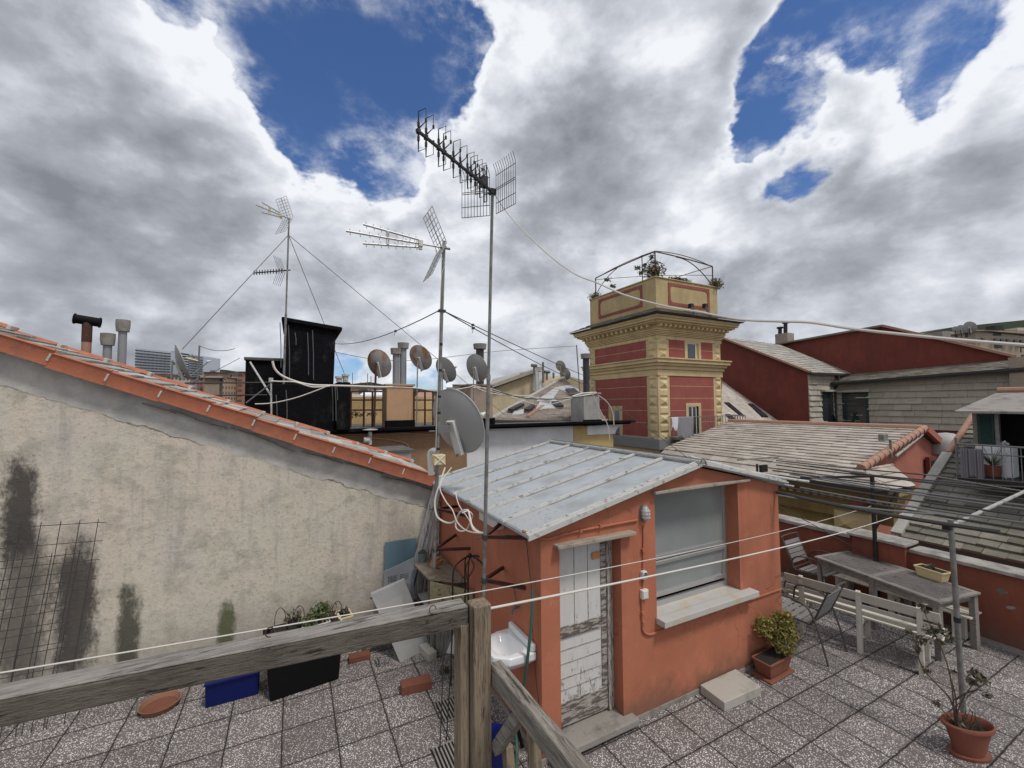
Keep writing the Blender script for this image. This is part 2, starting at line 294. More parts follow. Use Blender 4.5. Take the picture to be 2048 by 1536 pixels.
# ---------------------------------------------------------------- mesh builder
class MB:
    def __init__(s): s.v=[]; s.f=[]; s.smooth=False
    def add(s,vs,fs):
        o=len(s.v); s.v+=[V(v) for v in vs]; s.f+=[tuple(i+o for i in f) for f in fs]; return s
    def hexa(s,p):  # p: 4 bottom ccw, 4 top ccw
        return s.add(p,[(3,2,1,0),(4,5,6,7),(0,1,5,4),(1,2,6,5),(2,3,7,6),(3,0,4,7)])
    def box(s,a,b):
        x0,y0,z0=a; x1,y1,z1=b
        return s.hexa([(x0,y0,z0),(x1,y0,z0),(x1,y1,z0),(x0,y1,z0),(x0,y0,z1),(x1,y0,z1),(x1,y1,z1),(x0,y1,z1)])
    def obox(s,o,ax,ay,az):
        o,ax,ay,az=V(o),V(ax),V(ay),V(az)
        return s.hexa([o,o+ax,o+ax+ay,o+ay,o+az,o+ax+az,o+ax+ay+az,o+ay+az])
    def cbox(s,c,size,rz=0,tilt=None):
        m=Matrix.Rotation(rz,3,'Z')
        if tilt: m=m@tilt
        c=V(c); ax,ay,az=[m@V(q) for q in ((size[0],0,0),(0,size[1],0),(0,0,size[2]))]
        return s.obox(c-(ax+ay+az)/2,ax,ay,az)
    def bar(s,a,b,w,h=None,up=(0,0,1)):   # rectangular bar a->b, w across, h along 'up'
        a,b=V(a),V(b); h=h or w; d=(b-a); n=d.normalized(); up=V(up)
        sd=n.cross(up)
        if sd.length<1e-3: sd=n.cross(V((1,0,0)))
        sd.normalize(); u=sd.cross(n)
        return s.obox(a-sd*w/2-u*h/2,d,sd*w,u*h)
    def prism(s,poly,vec):
        n=len(poly); vec=V(vec); vs=[V(p) for p in poly]+[V(p)+vec for p in poly]
        return s.add(vs,[tuple(range(n-1,-1,-1)),tuple(range(n,2*n))]+[(i,(i+1)%n,n+(i+1)%n,n+i) for i in range(n)])
    def tube(s,pts,r,n=8,caps=True):
        pts=[V(p) for p in pts]; k=len(pts); rs=r if isinstance(r,(list,tuple)) else [r]*k
        t=(pts[1]-pts[0]).normalized(); up=V((0,0,1)) if abs(t.z)<.9 else V((1,0,0)); a=t.cross(up).normalized()
        vs=[]
        for i,p in enumerate(pts):
            t=(pts[min(i+1,k-1)]-pts[max(i-1,0)]).normalized()
            a=(a-t*a.dot(t)).normalized(); b=t.cross(a)
            for j in range(n):
                q=2*PI*j/n; vs.append(p+(a*math.cos(q)+b*math.sin(q))*rs[i])
        fs=[(i*n+j,i*n+(j+1)%n,(i+1)*n+(j+1)%n,(i+1)*n+j) for i in range(k-1) for j in range(n)]
        if caps: fs+=[tuple(range(n-1,-1,-1)),tuple(range((k-1)*n,k*n))]
        return s.add(vs,fs)
    def lathe(s,prof,c=(0,0,0),n=24,axis=(0,0,1),sx=1,sy=1):
        ax=V(axis).normalized(); up=V((0,0,1)) if abs(ax.z)<.9 else V((0,1,0))
        if abs(ax.z)>=.9: a=V((1,0,0)); b=V((0,1,0))
        else: a=ax.cross(up).normalized(); b=a.cross(ax)
        c=V(c); vs=[]
        for (r,z) in prof:
            for j in range(n):
                q=2*PI*j/n; vs.append(c+ax*z+(a*math.cos(q)*sx+b*math.sin(q)*sy)*max(r,1e-5))
        fs=[(i*n+j,i*n+(j+1)%n,(i+1)*n+(j+1)%n,(i+1)*n+j) for i in range(len(prof)-1) for j in range(n)]
        return s.add(vs,fs)
    def build(s,name,mat,parent=None,bevel=0,smooth=False,origin=None):
        if parent is not None:
            o=V((0,0,0)); q=parent
            while q: o+=q.location; q=q.parent
        elif origin is not None: o=V(origin)
        else:
            xs=[v.x for v in s.v]; ys=[v.y for v in s.v]; o=V(((min(xs)+max(xs))/2,(min(ys)+max(ys))/2,min(v.z for v in s.v)))
        me=bpy.data.meshes.new(name); me.from_pydata([v-o for v in s.v],[],s.f)
        bm=bmesh.new(); bm.from_mesh(me); bmesh.ops.recalc_face_normals(bm,faces=bm.faces[:]); bm.to_mesh(me); bm.free()
        me.materials.append(mat if not isinstance(mat,str) else M[mat])
        if smooth:
            me.polygons.foreach_set('use_smooth',[True]*len(me.polygons)); me.set_sharp_from_angle(angle=R(40))
        ob=bpy.data.objects.new(name,me); COL.objects.link(ob)
        if parent is not None: ob.parent=parent
        else: ob.location=o
        if bevel:
            b=ob.modifiers.new('bevel','BEVEL'); b.width=bevel; b.segments=2; b.limit_method='ANGLE'; b.angle_limit=R(40)
        return ob
def tag(o,label=None,cat=None,group=None,kind=None):
    if label: o['label']=label
    if cat: o['category']=cat
    if group: o['group']=group
    if kind: o['kind']=kind
    return o
def thing(name,label,cat,loc,group=None):
    o=bpy.data.objects.new(name,None); COL.objects.link(o); o.location=V(loc); o.empty_display_size=.1
    return tag(o,label,cat,group)
def copy_tree(o,parent=None):
    c=o.copy(); COL.objects.link(c); c.parent=parent
    for ch in [x for x in bpy.data.objects if x.parent==o]: copy_tree(ch,c)
    return c
def sag(a,b,s,n=14):
    a,b=V(a),V(b); return [a.lerp(b,i/n)-V((0,0,4*s*(i/n)*(1-i/n))) for i in range(n+1)]
def smoothpath(pts,n=6):
    pts=[V(p) for p in pts]; out=[]
    for i in range(len(pts)-1):
        p0=pts[max(i-1,0)];p1=pts[i];p2=pts[i+1];p3=pts[min(i+2,len(pts)-1)]
        for j in range(n):
            t=j/n; out.append(.5*((2*p1)+(p2-p0)*t+(2*p0-5*p1+4*p2-p3)*t*t+(-p0+3*p1-3*p2+p3)*t**3))
    out.append(pts[-1]); return out
def clip(poly,cl):
    out=poly
    n=len(cl); area=sum(cl[i][0]*cl[(i+1)%n][1]-cl[(i+1)%n][0]*cl[i][1] for i in range(n))
    if area<0: cl=cl[::-1]
    for i in range(n):
        (x1,y1),(x2,y2)=cl[i],cl[(i+1)%n]; ins=lambda p:(x2-x1)*(p[1]-y1)-(y2-y1)*(p[0]-x1)
        res=[]
        for j in range(len(out)):
            a,b=out[j],out[(j+1)%len(out)]; da,db=ins(a),ins(b)
            if da>=0: res.append(a)
            if (da>=0)!=(db>=0): t=da/(da-db); res.append((a[0]+(b[0]-a[0])*t,a[1]+(b[1]-a[1])*t))
        out=res
        if len(out)<3: return []
    return out
def shingles(mb,poly,along,ch=.22,w=.3,th=.02,jit=.01,nrm=None):
    """lay overlapping slates over a flat convex polygon; 'along' = direction of the courses"""
    poly=[V(p) for p in poly]; n=V((0,0,0))
    for i in range(1,len(poly)-1): n+=(poly[i]-poly[0]).cross(poly[i+1]-poly[0])
    n.normalize()
    if nrm is not None:
        if n.dot(V(nrm))<0: n=-n
    elif n.z<0: n=-n
    u=V(along); u=(u-n*u.dot(n)).normalized(); v=n.cross(u)
    if v.z<0: v=-v
    o=poly[0]; p2=[((p-o).dot(u),(p-o).dot(v)) for p in poly]
    u0=min(p[0] for p in p2);u1=max(p[0] for p in p2);v0=min(p[1] for p in p2);v1=max(p[1] for p in p2)
    r=0; y=v0
    while y<v1:
        x=u0-random.random()*w
        while x<u1:
            ww=w*random.uniform(.75,1.25); g=.004
            q=clip([(x+g,y-random.uniform(0,jit)),(x+ww-g,y-random.uniform(0,jit)),(x+ww-g,y+ch),(x+g,y+ch)],p2)
            if len(q)>=3:
                t=th*random.uniform(.8,1.5); sk=random.uniform(-.15,.15)*th
                top=[o+u*a+v*b+n*(.004+t*(1-(b-y)/ch*.93)+sk*(a-x)/ww) for a,b in q]; bot=[o+u*a+v*b for a,b in q]
                k=len(q); mb.add(bot+top,[tuple(range(k,2*k))]+[(i,(i+1)%k,k+(i+1)%k,k+i) for i in range(k)])
            x+=ww
        y+=ch; r+=1
    return mb
def leaves(mb,c,rad,n,size,flat=.0,shell=.55,droop=0):
    c=V(c)
    for _ in range(n):
        d=V([random.gauss(0,1) for _ in range(3)]).normalized(); r=shell+(1-shell)*random.random(); 
        p=c+V((d.x*rad[0],d.y*rad[1],d.z*rad[2]))*r*random.uniform(.75,1.12)
        a=V([random.gauss(0,1) for _ in range(3)]).normalized(); b=a.cross(V([random.gauss(0,1) for _ in range(3)])).normalized()
        s=size*random.uniform(.6,1.3)
        mb.add([p-a*s,p+b*s*.42,p+a*s,p-b*s*.42],[(0,1,2,3)])
    return mb
# ---------------------------------------------------------------- sky and light
W=bpy.data.worlds.new('World'); S.world=W; W.use_nodes=True; wn=W.node_tree; wn.nodes.clear(); k=NT(wn)
SUN_AZ,SUN_EL=R(160),R(60)      # azimuth clockwise from +Y
out=k.n('ShaderNodeOutputWorld'); bg=k.n('ShaderNodeBackground'); k.l(bg.outputs[0],out.inputs[0]); bg.inputs[1].default_value=.1
sky=k.n('ShaderNodeTexSky',sky_type='NISHITA'); sky.sun_disc=False; sky.sun_elevation=SUN_EL; sky.sun_rotation=SUN_AZ; sky.air_density=1.0; sky.dust_density=.3; sky.ozone_density=2.5
tc=k.n('ShaderNodeTexCoord'); D=tc.outputs['Generated']
sx=k.n('ShaderNodeSeparateXYZ'); k.l(D,sx.inputs[0])
cb=k.n('ShaderNodeMapping'); cb.inputs['Scale'].default_value=(1.55,1.55,2.5); k.l(D,cb.inputs[0])
def wnoise(sc,det,ro,off=(0,0,0),dist=0):
    m=k.n('ShaderNodeMapping'); m.inputs['Location'].default_value=off; k.l(cb.outputs[0],m.inputs[0])
    x=k.n('ShaderNodeTexNoise'); x.inputs['Scale'].default_value=sc; x.inputs['Detail'].default_value=det; x.inputs['Roughness'].default_value=ro; x.inputs['Distortion'].default_value=dist
    k.l(m.outputs[0],x.inputs['Vector']); return x.outputs['Fac']
wm=k.n('ShaderNodeMapping'); wm.inputs['Scale'].default_value=(1,1,1.4); k.l(D,wm.inputs[0])
wt=k.n('ShaderNodeTexNoise'); wt.inputs['Scale'].default_value=4.2; wt.inputs['Detail'].default_value=5; wt.inputs['Roughness'].default_value=.55; k.l(wm.outputs[0],wt.inputs['Vector'])
ws=k.n('ShaderNodeVectorMath',operation='SUBTRACT'); k.l(wt.outputs['Color'],ws.inputs[0]); ws.inputs[1].default_value=(.5,.5,.5)
wc=k.n('ShaderNodeVectorMath',operation='SCALE'); k.l(ws.outputs[0],wc.inputs[0]); wc.inputs[3].default_value=.24
wd_=k.n('ShaderNodeVectorMath',operation='ADD'); k.l(D,wd_.inputs[0]); k.l(wc.outputs[0],wd_.inputs[1]); DW=wd_.outputs[0]
def blobs(lst):
    acc=None
    for (x,y,r,w) in lst:
        c=ray(x,y).normalized(); e=(ray(x+r,y).normalized()-c).length
        v=k.n('ShaderNodeVectorMath',operation='DISTANCE'); k.l(DW,v.inputs[0]); v.inputs[1].default_value=c
        g=k.mr(v.outputs['Value'],0,e*1.35,w,0,True); acc=g if acc is None else k.math('ADD',acc,g)
    return acc
o1=(3.1,7.7,0); L_=(.02,-.02,-.085)
def puff(off):
    a=wnoise(2.6,2,.5,off); b=wnoise(6.3,7,.6,off)
    pa=k.math('SUBTRACT',1.0,k.math('ABSOLUTE',k.math('SUBTRACT',k.math('MULTIPLY',a,4.0),2.0)))
    pb=k.math('SUBTRACT',1.0,k.math('ABSOLUTE',k.math('SUBTRACT',k.math('MULTIPLY',b,4.0),2.0)))
    return k.math('ADD',k.math('MULTIPLY',pa,.55),k.math('MULTIPLY',pb,.3))
n1=wnoise(1.9,11,.57,o1,.1)
n1b=wnoise(1.9,11,.57,tuple(o1[i]-L_[i] for i in range(3)),.1)
pA_=puff((0,0,0)); pB_=puff(tuple(-q for q in L_))
n2=wnoise(5.5,9,.62,(1,2,3)); n3=wnoise(2.3,6,.50,(9,4,2),.4)
cov=blobs([(500,130,80,-.16),(540,260,70,-.22),(880,180,90,-.2),(330,0,80,-.14),(1480,120,60,-.12),(1480,320,60,-.2),(1620,300,60,-.14),(450,0,90,-.22),(900,110,110,-.26),(800,200,90,-.2),(740,60,120,-.2),(1000,20,70,-.18),(1720,20,120,-.22),(1900,60,90,-.2),(1420,700,60,-.1),(1800,150,50,-.2),(600,330,60,-.12),(560,40,160,-.40),(640,160,150,-.42),(560,190,110,-.25),(690,270,130,-.40),(620,270,80,-.2),(800,400,75,-.30),(760,350,70,-.25),(850,10,170,-.34),(960,60,80,-.22),(760,110,120,-.28),(500,60,90,-.2),(330,10,60,-.16),(830,200,90,-.14),
 (1540,250,85,-.34),(1590,385,80,-.40),(1500,310,60,-.28),(1640,40,130,-.36),(1800,60,130,-.36),(1880,140,80,-.36),(1960,20,90,-.26),(1480,200,50,-.25),(1840,210,60,-.28),(1560,60,70,-.2),(1610,20,70,-.15),
 (700,735,70,-.20),(850,735,80,-.18),(20,640,60,-.20),(640,725,60,-.2),(430,735,80,-.22),(200,490,40,-.12),(1450,600,50,-.1),
 (200,250,280,.22),(420,330,120,.15),(1180,230,230,.26),(1050,150,110,.12),(350,480,280,.2),(1720,400,200,.2),(1300,560,300,.2),(1690,170,110,.22),(1980,300,150,.2),(640,420,130,.15),(1000,420,180,.2),(1380,120,110,.18),(860,130,50,.10)])
c0=k.math('ADD',k.math('ADD',k.math('MULTIPLY',k.math('SUBTRACT',n1,.5),1.15),.64),cov)
c0=k.math('ADD',c0,k.math('MULTIPLY',k.math('SUBTRACT',n2,.5),.32)); c0=k.math('ADD',c0,k.math('MULTIPLY',k.math('SUBTRACT',pA_,.3),.10))
mask=k.math('MAXIMUM',k.mr(c0,.42,.555,0,1,True),k.math('MULTIPLY',k.mr(c0,-.05,.46,0,1,True),k.mr(n2,.40,.70,0,.85,True)))
tone=blobs([(430,260,130,.25),(480,150,60,.15),(300,60,130,.20),(60,130,160,.10),(230,380,300,-.12),(120,520,160,-.10),(400,500,140,-.10),(1060,130,120,.34),(1180,90,170,.12),(1350,50,130,.16),(980,240,110,.22),(1100,260,120,.10),
 (1190,370,170,-.26),(1380,230,110,.12),(1300,460,150,.10),(720,400,140,.2),(600,480,110,.10),(900,560,160,.0),(1930,360,200,-.34),(1680,480,180,-.22),(1740,300,110,.30),(1850,250,130,.28),(2010,80,110,.32),(1720,180,110,.25),(1600,300,80,.2),
 (1480,560,170,-.10),(760,580,150,-.16),(640,580,160,-.12),(220,580,120,.20),(1950,560,200,-.14),(1960,600,80,.2),(120,620,200,-.12),(900,440,120,.16),(1050,690,120,.04),(1450,420,120,.18),(560,320,90,.25),(1000,560,150,-.06)])
emb=k.math('ADD',k.math('MULTIPLY',k.math('SUBTRACT',n1,n1b),2.0),k.math('MULTIPLY',k.math('SUBTRACT',pA_,pB_),.30))
edge=k.mr(c0,.48,.78,.34,-.04,True)
t=k.math('ADD',k.math('ADD',k.math('ADD',.64,k.math('MULTIPLY',tone,1.25)),emb),edge)
t=k.math('ADD',t,k.math('MULTIPLY',k.math('SUBTRACT',n3,.5),1.25))
t=k.math('ADD',t,k.mr(sx.outputs[2],.02,.30,.03,0,True))
cr=k.n('ShaderNodeValToRGB'); cr.color_ramp.elements[0].position=0.05; cr.color_ramp.elements[0].color=(.21,.225,.255,1)
cr.color_ramp.elements[1].position=1.05 if False else 1; cr.color_ramp.elements[1].color=(.80,.82,.86,1)
e=cr.color_ramp.elements.new(.45); e.color=(.36,.38,.42,1); e=cr.color_ramp.elements.new(.75); e.color=(.57,.595,.65,1)
k.l(t,cr.inputs[0])
sc10=k.n('ShaderNodeVectorMath',operation='SCALE'); sc10.inputs[3].default_value=10; k.l(cr.outputs[0],sc10.inputs[0])
skc=k.mix(1.0,sky.outputs[0],(.58,.74,1.0),'MULTIPLY')
fin=k.mix(mask,skc,sc10.outputs[0])
k.l(fin,bg.inputs[0])
sd=bpy.data.lights.new('sun','SUN'); sd.energy=1.9; sd.angle=R(11); sd.color=(1,.95,.88)
so=bpy.data.objects.new('sun',sd); COL.objects.link(so); so.location=(0,0,30)
sv=V((math.sin(SUN_AZ)*math.cos(SUN_EL),math.cos(SUN_AZ)*math.cos(SUN_EL),math.sin(SUN_EL)))
so.rotation_euler=sv.to_track_quat('Z','Y').to_euler()
S.view_settings.view_transform='Standard'; S.view_settings.look='None'; S.view_settings.gamma=1; S.view_settings.exposure=.16
# ---------------------------------------------------------------- the terrace and its walls
def struct(mb,name,mat,**k2): return tag(mb.build(name,mat,**k2),kind='structure')
XL,YF,XR,YB=2.08,3.48,5.78,6.75
struct(MB().box((-7,-2,-.25),(XL,6.62,0)),'terrace_floor','tileL',origin=(0,0,0))
struct(MB().box((XL,-2,-.25),(8.5,9.2,0)),'terrace_paving','tileR',origin=(0,0,0))
struct(MB().box((-4,-3,1.45),(.6,1.30,1.62)),'upper_deck','railx')
g=MB(); g.add([(-900,-300,-22),(900,-300,-22),(900,1500,-22),(-900,1500,-22)],[(0,1,2,3)]); struct(g,'ground','flatroof',origin=(0,0,0))
# parapet
pp=thing('parapet_wall','low red rendered parapet wall with pale stone coping round the right side of the terrace','wall',(8.6,3,0))
MB().box((8.5,-2,0),(8.75,9.2,.98)).build('wall','parapet',pp,bevel=.008)
MB().box((8.40,3.15,0),(8.5,3.85,1.06)).build('pier','parapet',pp,bevel=.006)
c=MB()
for y in (-2,-1.02,-.03,.97,1.96,2.5): pass
c.box((8.45,-2,.98),(8.80,3.12,1.03)); c.build('coping','coping',pp,bevel=.006)
MB().box((8.35,3.12,1.06),(8.80,3.9,1.10)).build('coping','coping',pp,bevel=.006)
MB().box((8.45,3.9,.98),(8.80,9.2,1.04)).build('coping','coping',pp,bevel=.006)
MB().box((8.42,-2,0.0),(8.498,3.14,.05)).build('skirting','concrete',pp)
for i,(x,y,s) in enumerate(((2003,1183,.05),(2022,1215,.035),(1690,1072,.03))):
    q=px(x,y,8.498); m=MB(); pts=[]
    for j in range(9):
        a=2*PI*j/9; rr=s*random.uniform(.6,1.3); pts.append((8.496,q.y+rr*1.3*math.cos(a),q.z+rr*.8*math.sin(a)))
    m.prism(pts,(.001,0,0)).build('flaked_patch','concrete',pp)
# beige wall + sloping verge
def zl(x): return Z0+SL*x
bh=thing('neighbouring_house','old beige rendered house wall with damp stains and a sloping terracotta tiled edge','house',(-3,6.6,0))
x0,x1=-9,2.0
MB().prism([(x0,6.6,-20),(x1+.06,6.6,-20),(x1+.06,6.6,zl(x1)-.10),(x0,6.6,zl(x0)-.10)],(0,2.0,0)).build('wall','beige',bh,origin=None)
for o in bh.children: # keep object coordinates equal to world coordinates for the stain pattern
    off=bh.location.copy(); o.data.transform(Matrix.Translation(off)); o.location=-off
# roof of slates behind the verge
rp=[(x0,6.5,zl(x0)-.04),(x1,6.5,zl(x1)-.04),(x1,8.0,zl(x1)+.0),(x0,8.0,zl(x0)+.0)]
rf=MB().prism(rp,(0,0,-.06)).build('roof','mortar',bh)
sl=MB(); sp=[V(p)+V((0,.12,0.012)) for p in rp[:2]]+[V(p)+V((0,0,.012)) for p in rp[2:]]
shingles(sl,[V((-3.6,6.62,zl(-3.6)-.03)),V((x1,6.62,zl(x1)-.03)),V((x1,8,zl(x1)+.01)),V((-3.6,8,zl(-3.6)+.01))],(0,1,0),ch=.24,w=.32,th=.022); sl.build('roof_slates','slateV',rf)
def verge(name,Y0,sgn,lift=0):
    dx=V((1,0,SL)).normalized(); up=V((-SL,0,1)).normalized(); L=.52
    x=x0+4.2
    while x<x1-.05:
        o=V((x,Y0,zl(x)-.055+lift+random.uniform(-.014,.014))); ll=min(L,(x1+.06-x)/dx.x); m=MB(); mo=MB()
        prof=[(a*sgn,b) for (a,b) in ((0,-.135),(.006,0.02),(-.012,.045),(.012,.062),(.05,.058),(.10,.05),(.13,.03))]
        inner=[(a+(.012*sgn),b-.016) if j>1 else (a+.014*sgn,b) for j,(a,b) in enumerate(prof)]
        ring=prof+inner[::-1]
        A=[o+V((0,a-.004*sgn,0))+up*(b+.014)+dx*ll*1.03 for a,b in ring]; B=[o+V((0,a*.9,0))+up*(b*.9) for a,b in ring]; n=len(ring)
        m.add(B+A,[tuple(range(n-1,-1,-1)),tuple(range(n,2*n))]+[(j,(j+1)%n,n+(j+1)%n,n+j) for j in range(n)])
        b=m.build('verge_tile','terra',bh,smooth=True)
        q=o+dx*ll; ty=Matrix.Rotation(math.atan(-SL),3,'Y')
        mo.cbox(q+V((0,.10*sgn,0))+up*.045,(.045,.17,.06),tilt=ty); mo.cbox(q+V((0,-.002*sgn,0))-up*.03,(.022,.02,.09),tilt=ty); mo.build('mortar_joint','mortar',b,bevel=.008)
        x+=L*dx.x
verge('v',6.44,1); verge('v',8.1,-1,.055)
ls=MB()
for i in range(13):
    x=-1.6+i*.28+random.uniform(-.05,.05); ls.obox((x,6.545-random.uniform(0,.03),zl(x)-.235-random.uniform(0,.05)),(random.uniform(.2,.4),0,.3*SL),(0,.1,0),(0,0,.012))
ls.build('eave_slates','concrete',bh)
# ---------------------------------------------------------------- the hut
hut=thing('rooftop_hut','terracotta coloured rooftop hut with pale sheet roof, white peeling door and large window','hut',(3.9,4.8,0))
zA=2.60; XA=4.2; slp=.22
def hz(x): return zA-slp*abs(x-XA)
DX0,DX1,DZ0,DZ1=2.29,3.05,.11,1.93; WX0,WX1,WZ0,WZ1=3.54,4.95,.97,2.31
w=MB(); T=.22
# front wall pieces round door and window (each butted)
w.prism([(XL,YF,.05),(DX0,YF,.05),(DX0,YF,hz(DX0)-.05),(XL,YF,hz(XL)-.05)],(0,T,0))
w.prism([(DX0,YF,DZ1),(DX1,YF,DZ1),(DX1,YF,hz(DX1)-.05),(DX0,YF,hz(DX0)-.05)],(0,T,0))
w.prism([(DX1,YF,.05),(WX0,YF,.05),(WX0,YF,hz(WX0)-.05),(DX1,YF,hz(DX1)-.05)],(0,T,0))
w.prism([(WX0,YF,.05),(WX1,YF,.05),(WX1,YF,WZ0),(WX0,YF,WZ0)],(0,T,0))
w.prism([(WX0,YF,WZ1),(WX1,YF,WZ1),(WX1,YF,hz(WX1)-.05),(XA,YF,zA-.05),(WX0,YF,hz(WX0)-.05)],(0,T,0))
w.prism([(WX1,YF,.05),(XR,YF,.05),(XR,YF,hz(XR)-.05),(WX1,YF,hz(WX1)-.05)],(0,T,0))
w.box((XL,YF+T,.05),(XL+.2,YB,hz(XL)-.05)); w.box((XR-.2,YF+T,.05),(XR,YB,hz(XR)-.05))
w.prism([(XL+.2,YB-.2,.05),(XR-.2,YB-.2,.05),(XR-.2,YB-.2,hz(XR-.2)-.05),(XA,YB-.2,zA-.05),(XL+.2,YB-.2,hz(XL+.2)-.05)],(0,.2,0))
wo=w.build('wall','hut',hut)
MB().box((XL-.012,YF-.012,.0),(DX0-.06,YF+.03,.045)).box((DX1+.12,YF-.012,0),(XR+.01,YF+.03,.048)).box((XL-.012,YF+.03,0),(XL+.05,YB,.048)).build('plinth','concrete',hut)
# roof
rx0=1.92; ry0=3.40; ry1=6.62; rx1=5.86
roof=MB().prism([(rx0,ry0,hz(rx0)),(XA,ry0,zA),(rx1,ry0,hz(rx1)),(rx1,ry0,hz(rx1)-.03),(XA,ry0,zA-.03),(rx0,ry0,hz(rx0)-.03)],(0,ry1-ry0,0)).build('roof','roofpanel',hut)
d=MB(); d.prism([(rx0+.01,ry0+.03,hz(rx0+.01)+.003),(rx0+.52,ry0+.03,hz(rx0+.52)+.003),(rx0+.52,ry1-.4,hz(rx0+.52)+.003),(rx0+.01,ry1-.4,hz(rx0+.01)+.003)],(0,0,.002)).build('stained_lower_panel','roofdirt',roof)
ribs=[ry0+.03,3.93,4.42,4.92,5.43,5.95,ry1-.03]
for i,y in enumerate(ribs):
    wd=.05 if i else .06
    m=MB(); n=7
    for s0,s1 in ((rx0-.02,XA),(XA,rx1+.02)):
        wd=(.05 if i else .06) if s0<XA else .028
        m.obox((s0,y-wd/2,hz(s0)+.006),(s1-s0,0,hz(s1)-hz(s0)),(0,wd,0),(0,0,.016))
        m.obox((s0,y-wd*.2,hz(s0)+.022),(s1-s0,0,hz(s1)-hz(s0)),(0,wd*.4,0),(0,0,.012))
    if i==0: m.obox((rx0-.02,y-.05,hz(rx0)-.035),(XA-rx0+.02,0,zA-hz(rx0)),(0,.018,0),(0,0,.05)); m.obox((XA,y-.05,zA-.012),(rx1-XA,0,hz(rx1)-zA),(0,.018,0),(0,0,.02))
    for j in range(9):
        x=rx0+.1+j*.26+random.uniform(-.05,.05); m.cbox((x,y+random.uniform(-.01,.01),hz(x)+.036),(.012,.012,.006))
        if random.random()<.5: m.cbox((x+.05,y,hz(x+.05)+.034),(.05,wd*.8,.004),tilt=Matrix.Rotation(slp,3,'Y'))
    m.build('roof_rib','rib',roof)
m=MB(); m.obox((XA-.06,ry0-.03,zA+.012),(.13,0,.0),(0,ry1-ry0+.05,0),(0,0,.026)); m.build('ridge_strip','rib',roof)
m=MB(); 
for s in (-1,1): m.obox((XA+.02*s,ry0-.03,zA+.03),(s*.05,0,-.05),(0,ry1-ry0,0),(0,0,.02))
m.build('ridge_flashing','steel',roof)
# door
y=YF+.15
door=MB().box((DX0+.004,y,DZ0+.01),(DX1-.09,y+.035,DZ1-.01)).build('door','door',hut)
m=MB()  # boards & battens proud of the leaf
for a,b_,z0_,z1_ in ((.60,.672,0.25,1.82),): m.box((DX0+.006+a,y-.012,DZ0+.012+z0_),(DX0+b_,y-.001,DZ0+z1_-.02))
m.box((DX0+.092,y-.014,DZ0+.86),(DX0+.60,y-.001,DZ0+.97)); m.box((DX0+.092,y-.012,DZ0+.02),(DX0+.672,y-.001,DZ0+.24))
m.build('door_batten','doorrail',door,bevel=.002)
MB().box((DX0+.006,y-.009,DZ0+.245),(DX0+.09,y-.001,DZ0+.855)).build('door_strip','door',door)
m=MB()
for z_ in (.36,.47,.61,.74): m.box((DX0+.095,y-.006,DZ0+z_),(DX0+.60,y-.0005,DZ0+z_+.004))
for xx in (.27,.44): m.box((DX0+xx,y-.006,DZ0+.98),(DX0+xx+.004,y-.0005,DZ0+1.8))
m.box((DX0+.33,y-.006,DZ0+.25),(DX0+.334,y-.0005,DZ0+.36)); m.build('board_joints','doorwood',door)
m=MB().box((DX1-.086,y-.03,DZ0+.005),(DX1-.05,y+.04,DZ1-.005)).box((DX1-.048,y-.015,DZ0+.005),(DX1-.002,y+.04,DZ1-.005)); m.build('door_frame','doorwood',hut,bevel=.004)
q=py(1190,1110,y); MB().cbox((q.x,y-.016,q.z),(.10,.006,.07)).build('paper_notice','brick2',door)
m=MB(); q=py(1215,1222,y); m.lathe([(0,0),(.022,0),(.022,.006),(.008,.006)],(q.x,y-.014,q.z),12,(0,-1,0)); m.build('keyhole','rust',door,smooth=True)
MB().box((XL+.05,YF-.10,.035),(3.17,YF+.20,.105)).build('doorstep','concrete',hut,bevel=.012)
MB().box((DX0-.07,YF-.09,DZ1+.0),(DX1+.14,YF+.12,DZ1+.035)).build('door_lintel','lintel',hut,bevel=.006)
# window
MB().box((WX0-.05,YF-.07,WZ1-.0),(WX1+.16,YF+.15,WZ1+.03)).build('window_lintel','lintel',hut,bevel=.005)
yw=YF+.17
win=MB(); f=.045
win.box((WX0,yw,WZ0),(WX0+f,yw+.05,WZ1)).box((WX1-f,yw,WZ0),(WX1,yw+.05,WZ1)).box((WX0+f,yw,WZ1-f),(WX1-f,yw+.05,WZ1)).box((WX0+f,yw,WZ0),(WX1-f,yw+.05,WZ0+.07)).box((WX0+f,yw,1.50),(WX1-f,yw+.05,1.55))
wf=win.build('window','alu',hut,bevel=.003)
MB().box((WX0+f,yw+.02,1.551),(WX1-f,yw+.026,WZ1-f-.001)).build('upper_pane','glass',wf)
# lower bottom-hung sash, open at the bottom
tl=Matrix.Rotation(R(6),3,'X'); zt=1.495; hh=.415
def sp_(x,z): q=tl@V((0,0,z-zt)); return V((x,yw-.002+q.y,zt+q.z))
def sbar(m,xa,xb,za,zb,t=.03):
    a=sp_(xa,za); nn=tl@V((0,-t,0)); m.obox(a,(xb-xa,0,0),nn,sp_(xa,zb)-a)
m=MB(); sbar(m,WX0+f,WX0+f+.035,zt-hh,zt); sbar(m,WX1-f-.035,WX1-f,zt-hh,zt); sbar(m,WX0+f+.035,WX1-f-.035,zt-.035,zt); sbar(m,WX0+f+.035,WX1-f-.035,zt-hh,zt-hh+.05)
sash=m.build('tilting_sash','alu',wf,bevel=.002)
m=MB(); sbar(m,WX0+f+.035,WX1-f-.035,zt-hh+.05,zt-.035,.006); m.build('pane','glass',sash)
m=MB(); m.bar(sp_(WX1-f-.02,zt-hh+.08)+V((0,-.01,0)),(WX1-f-.02,yw+.0,1.13),.012,.02); m.build('stay','alu',sash)
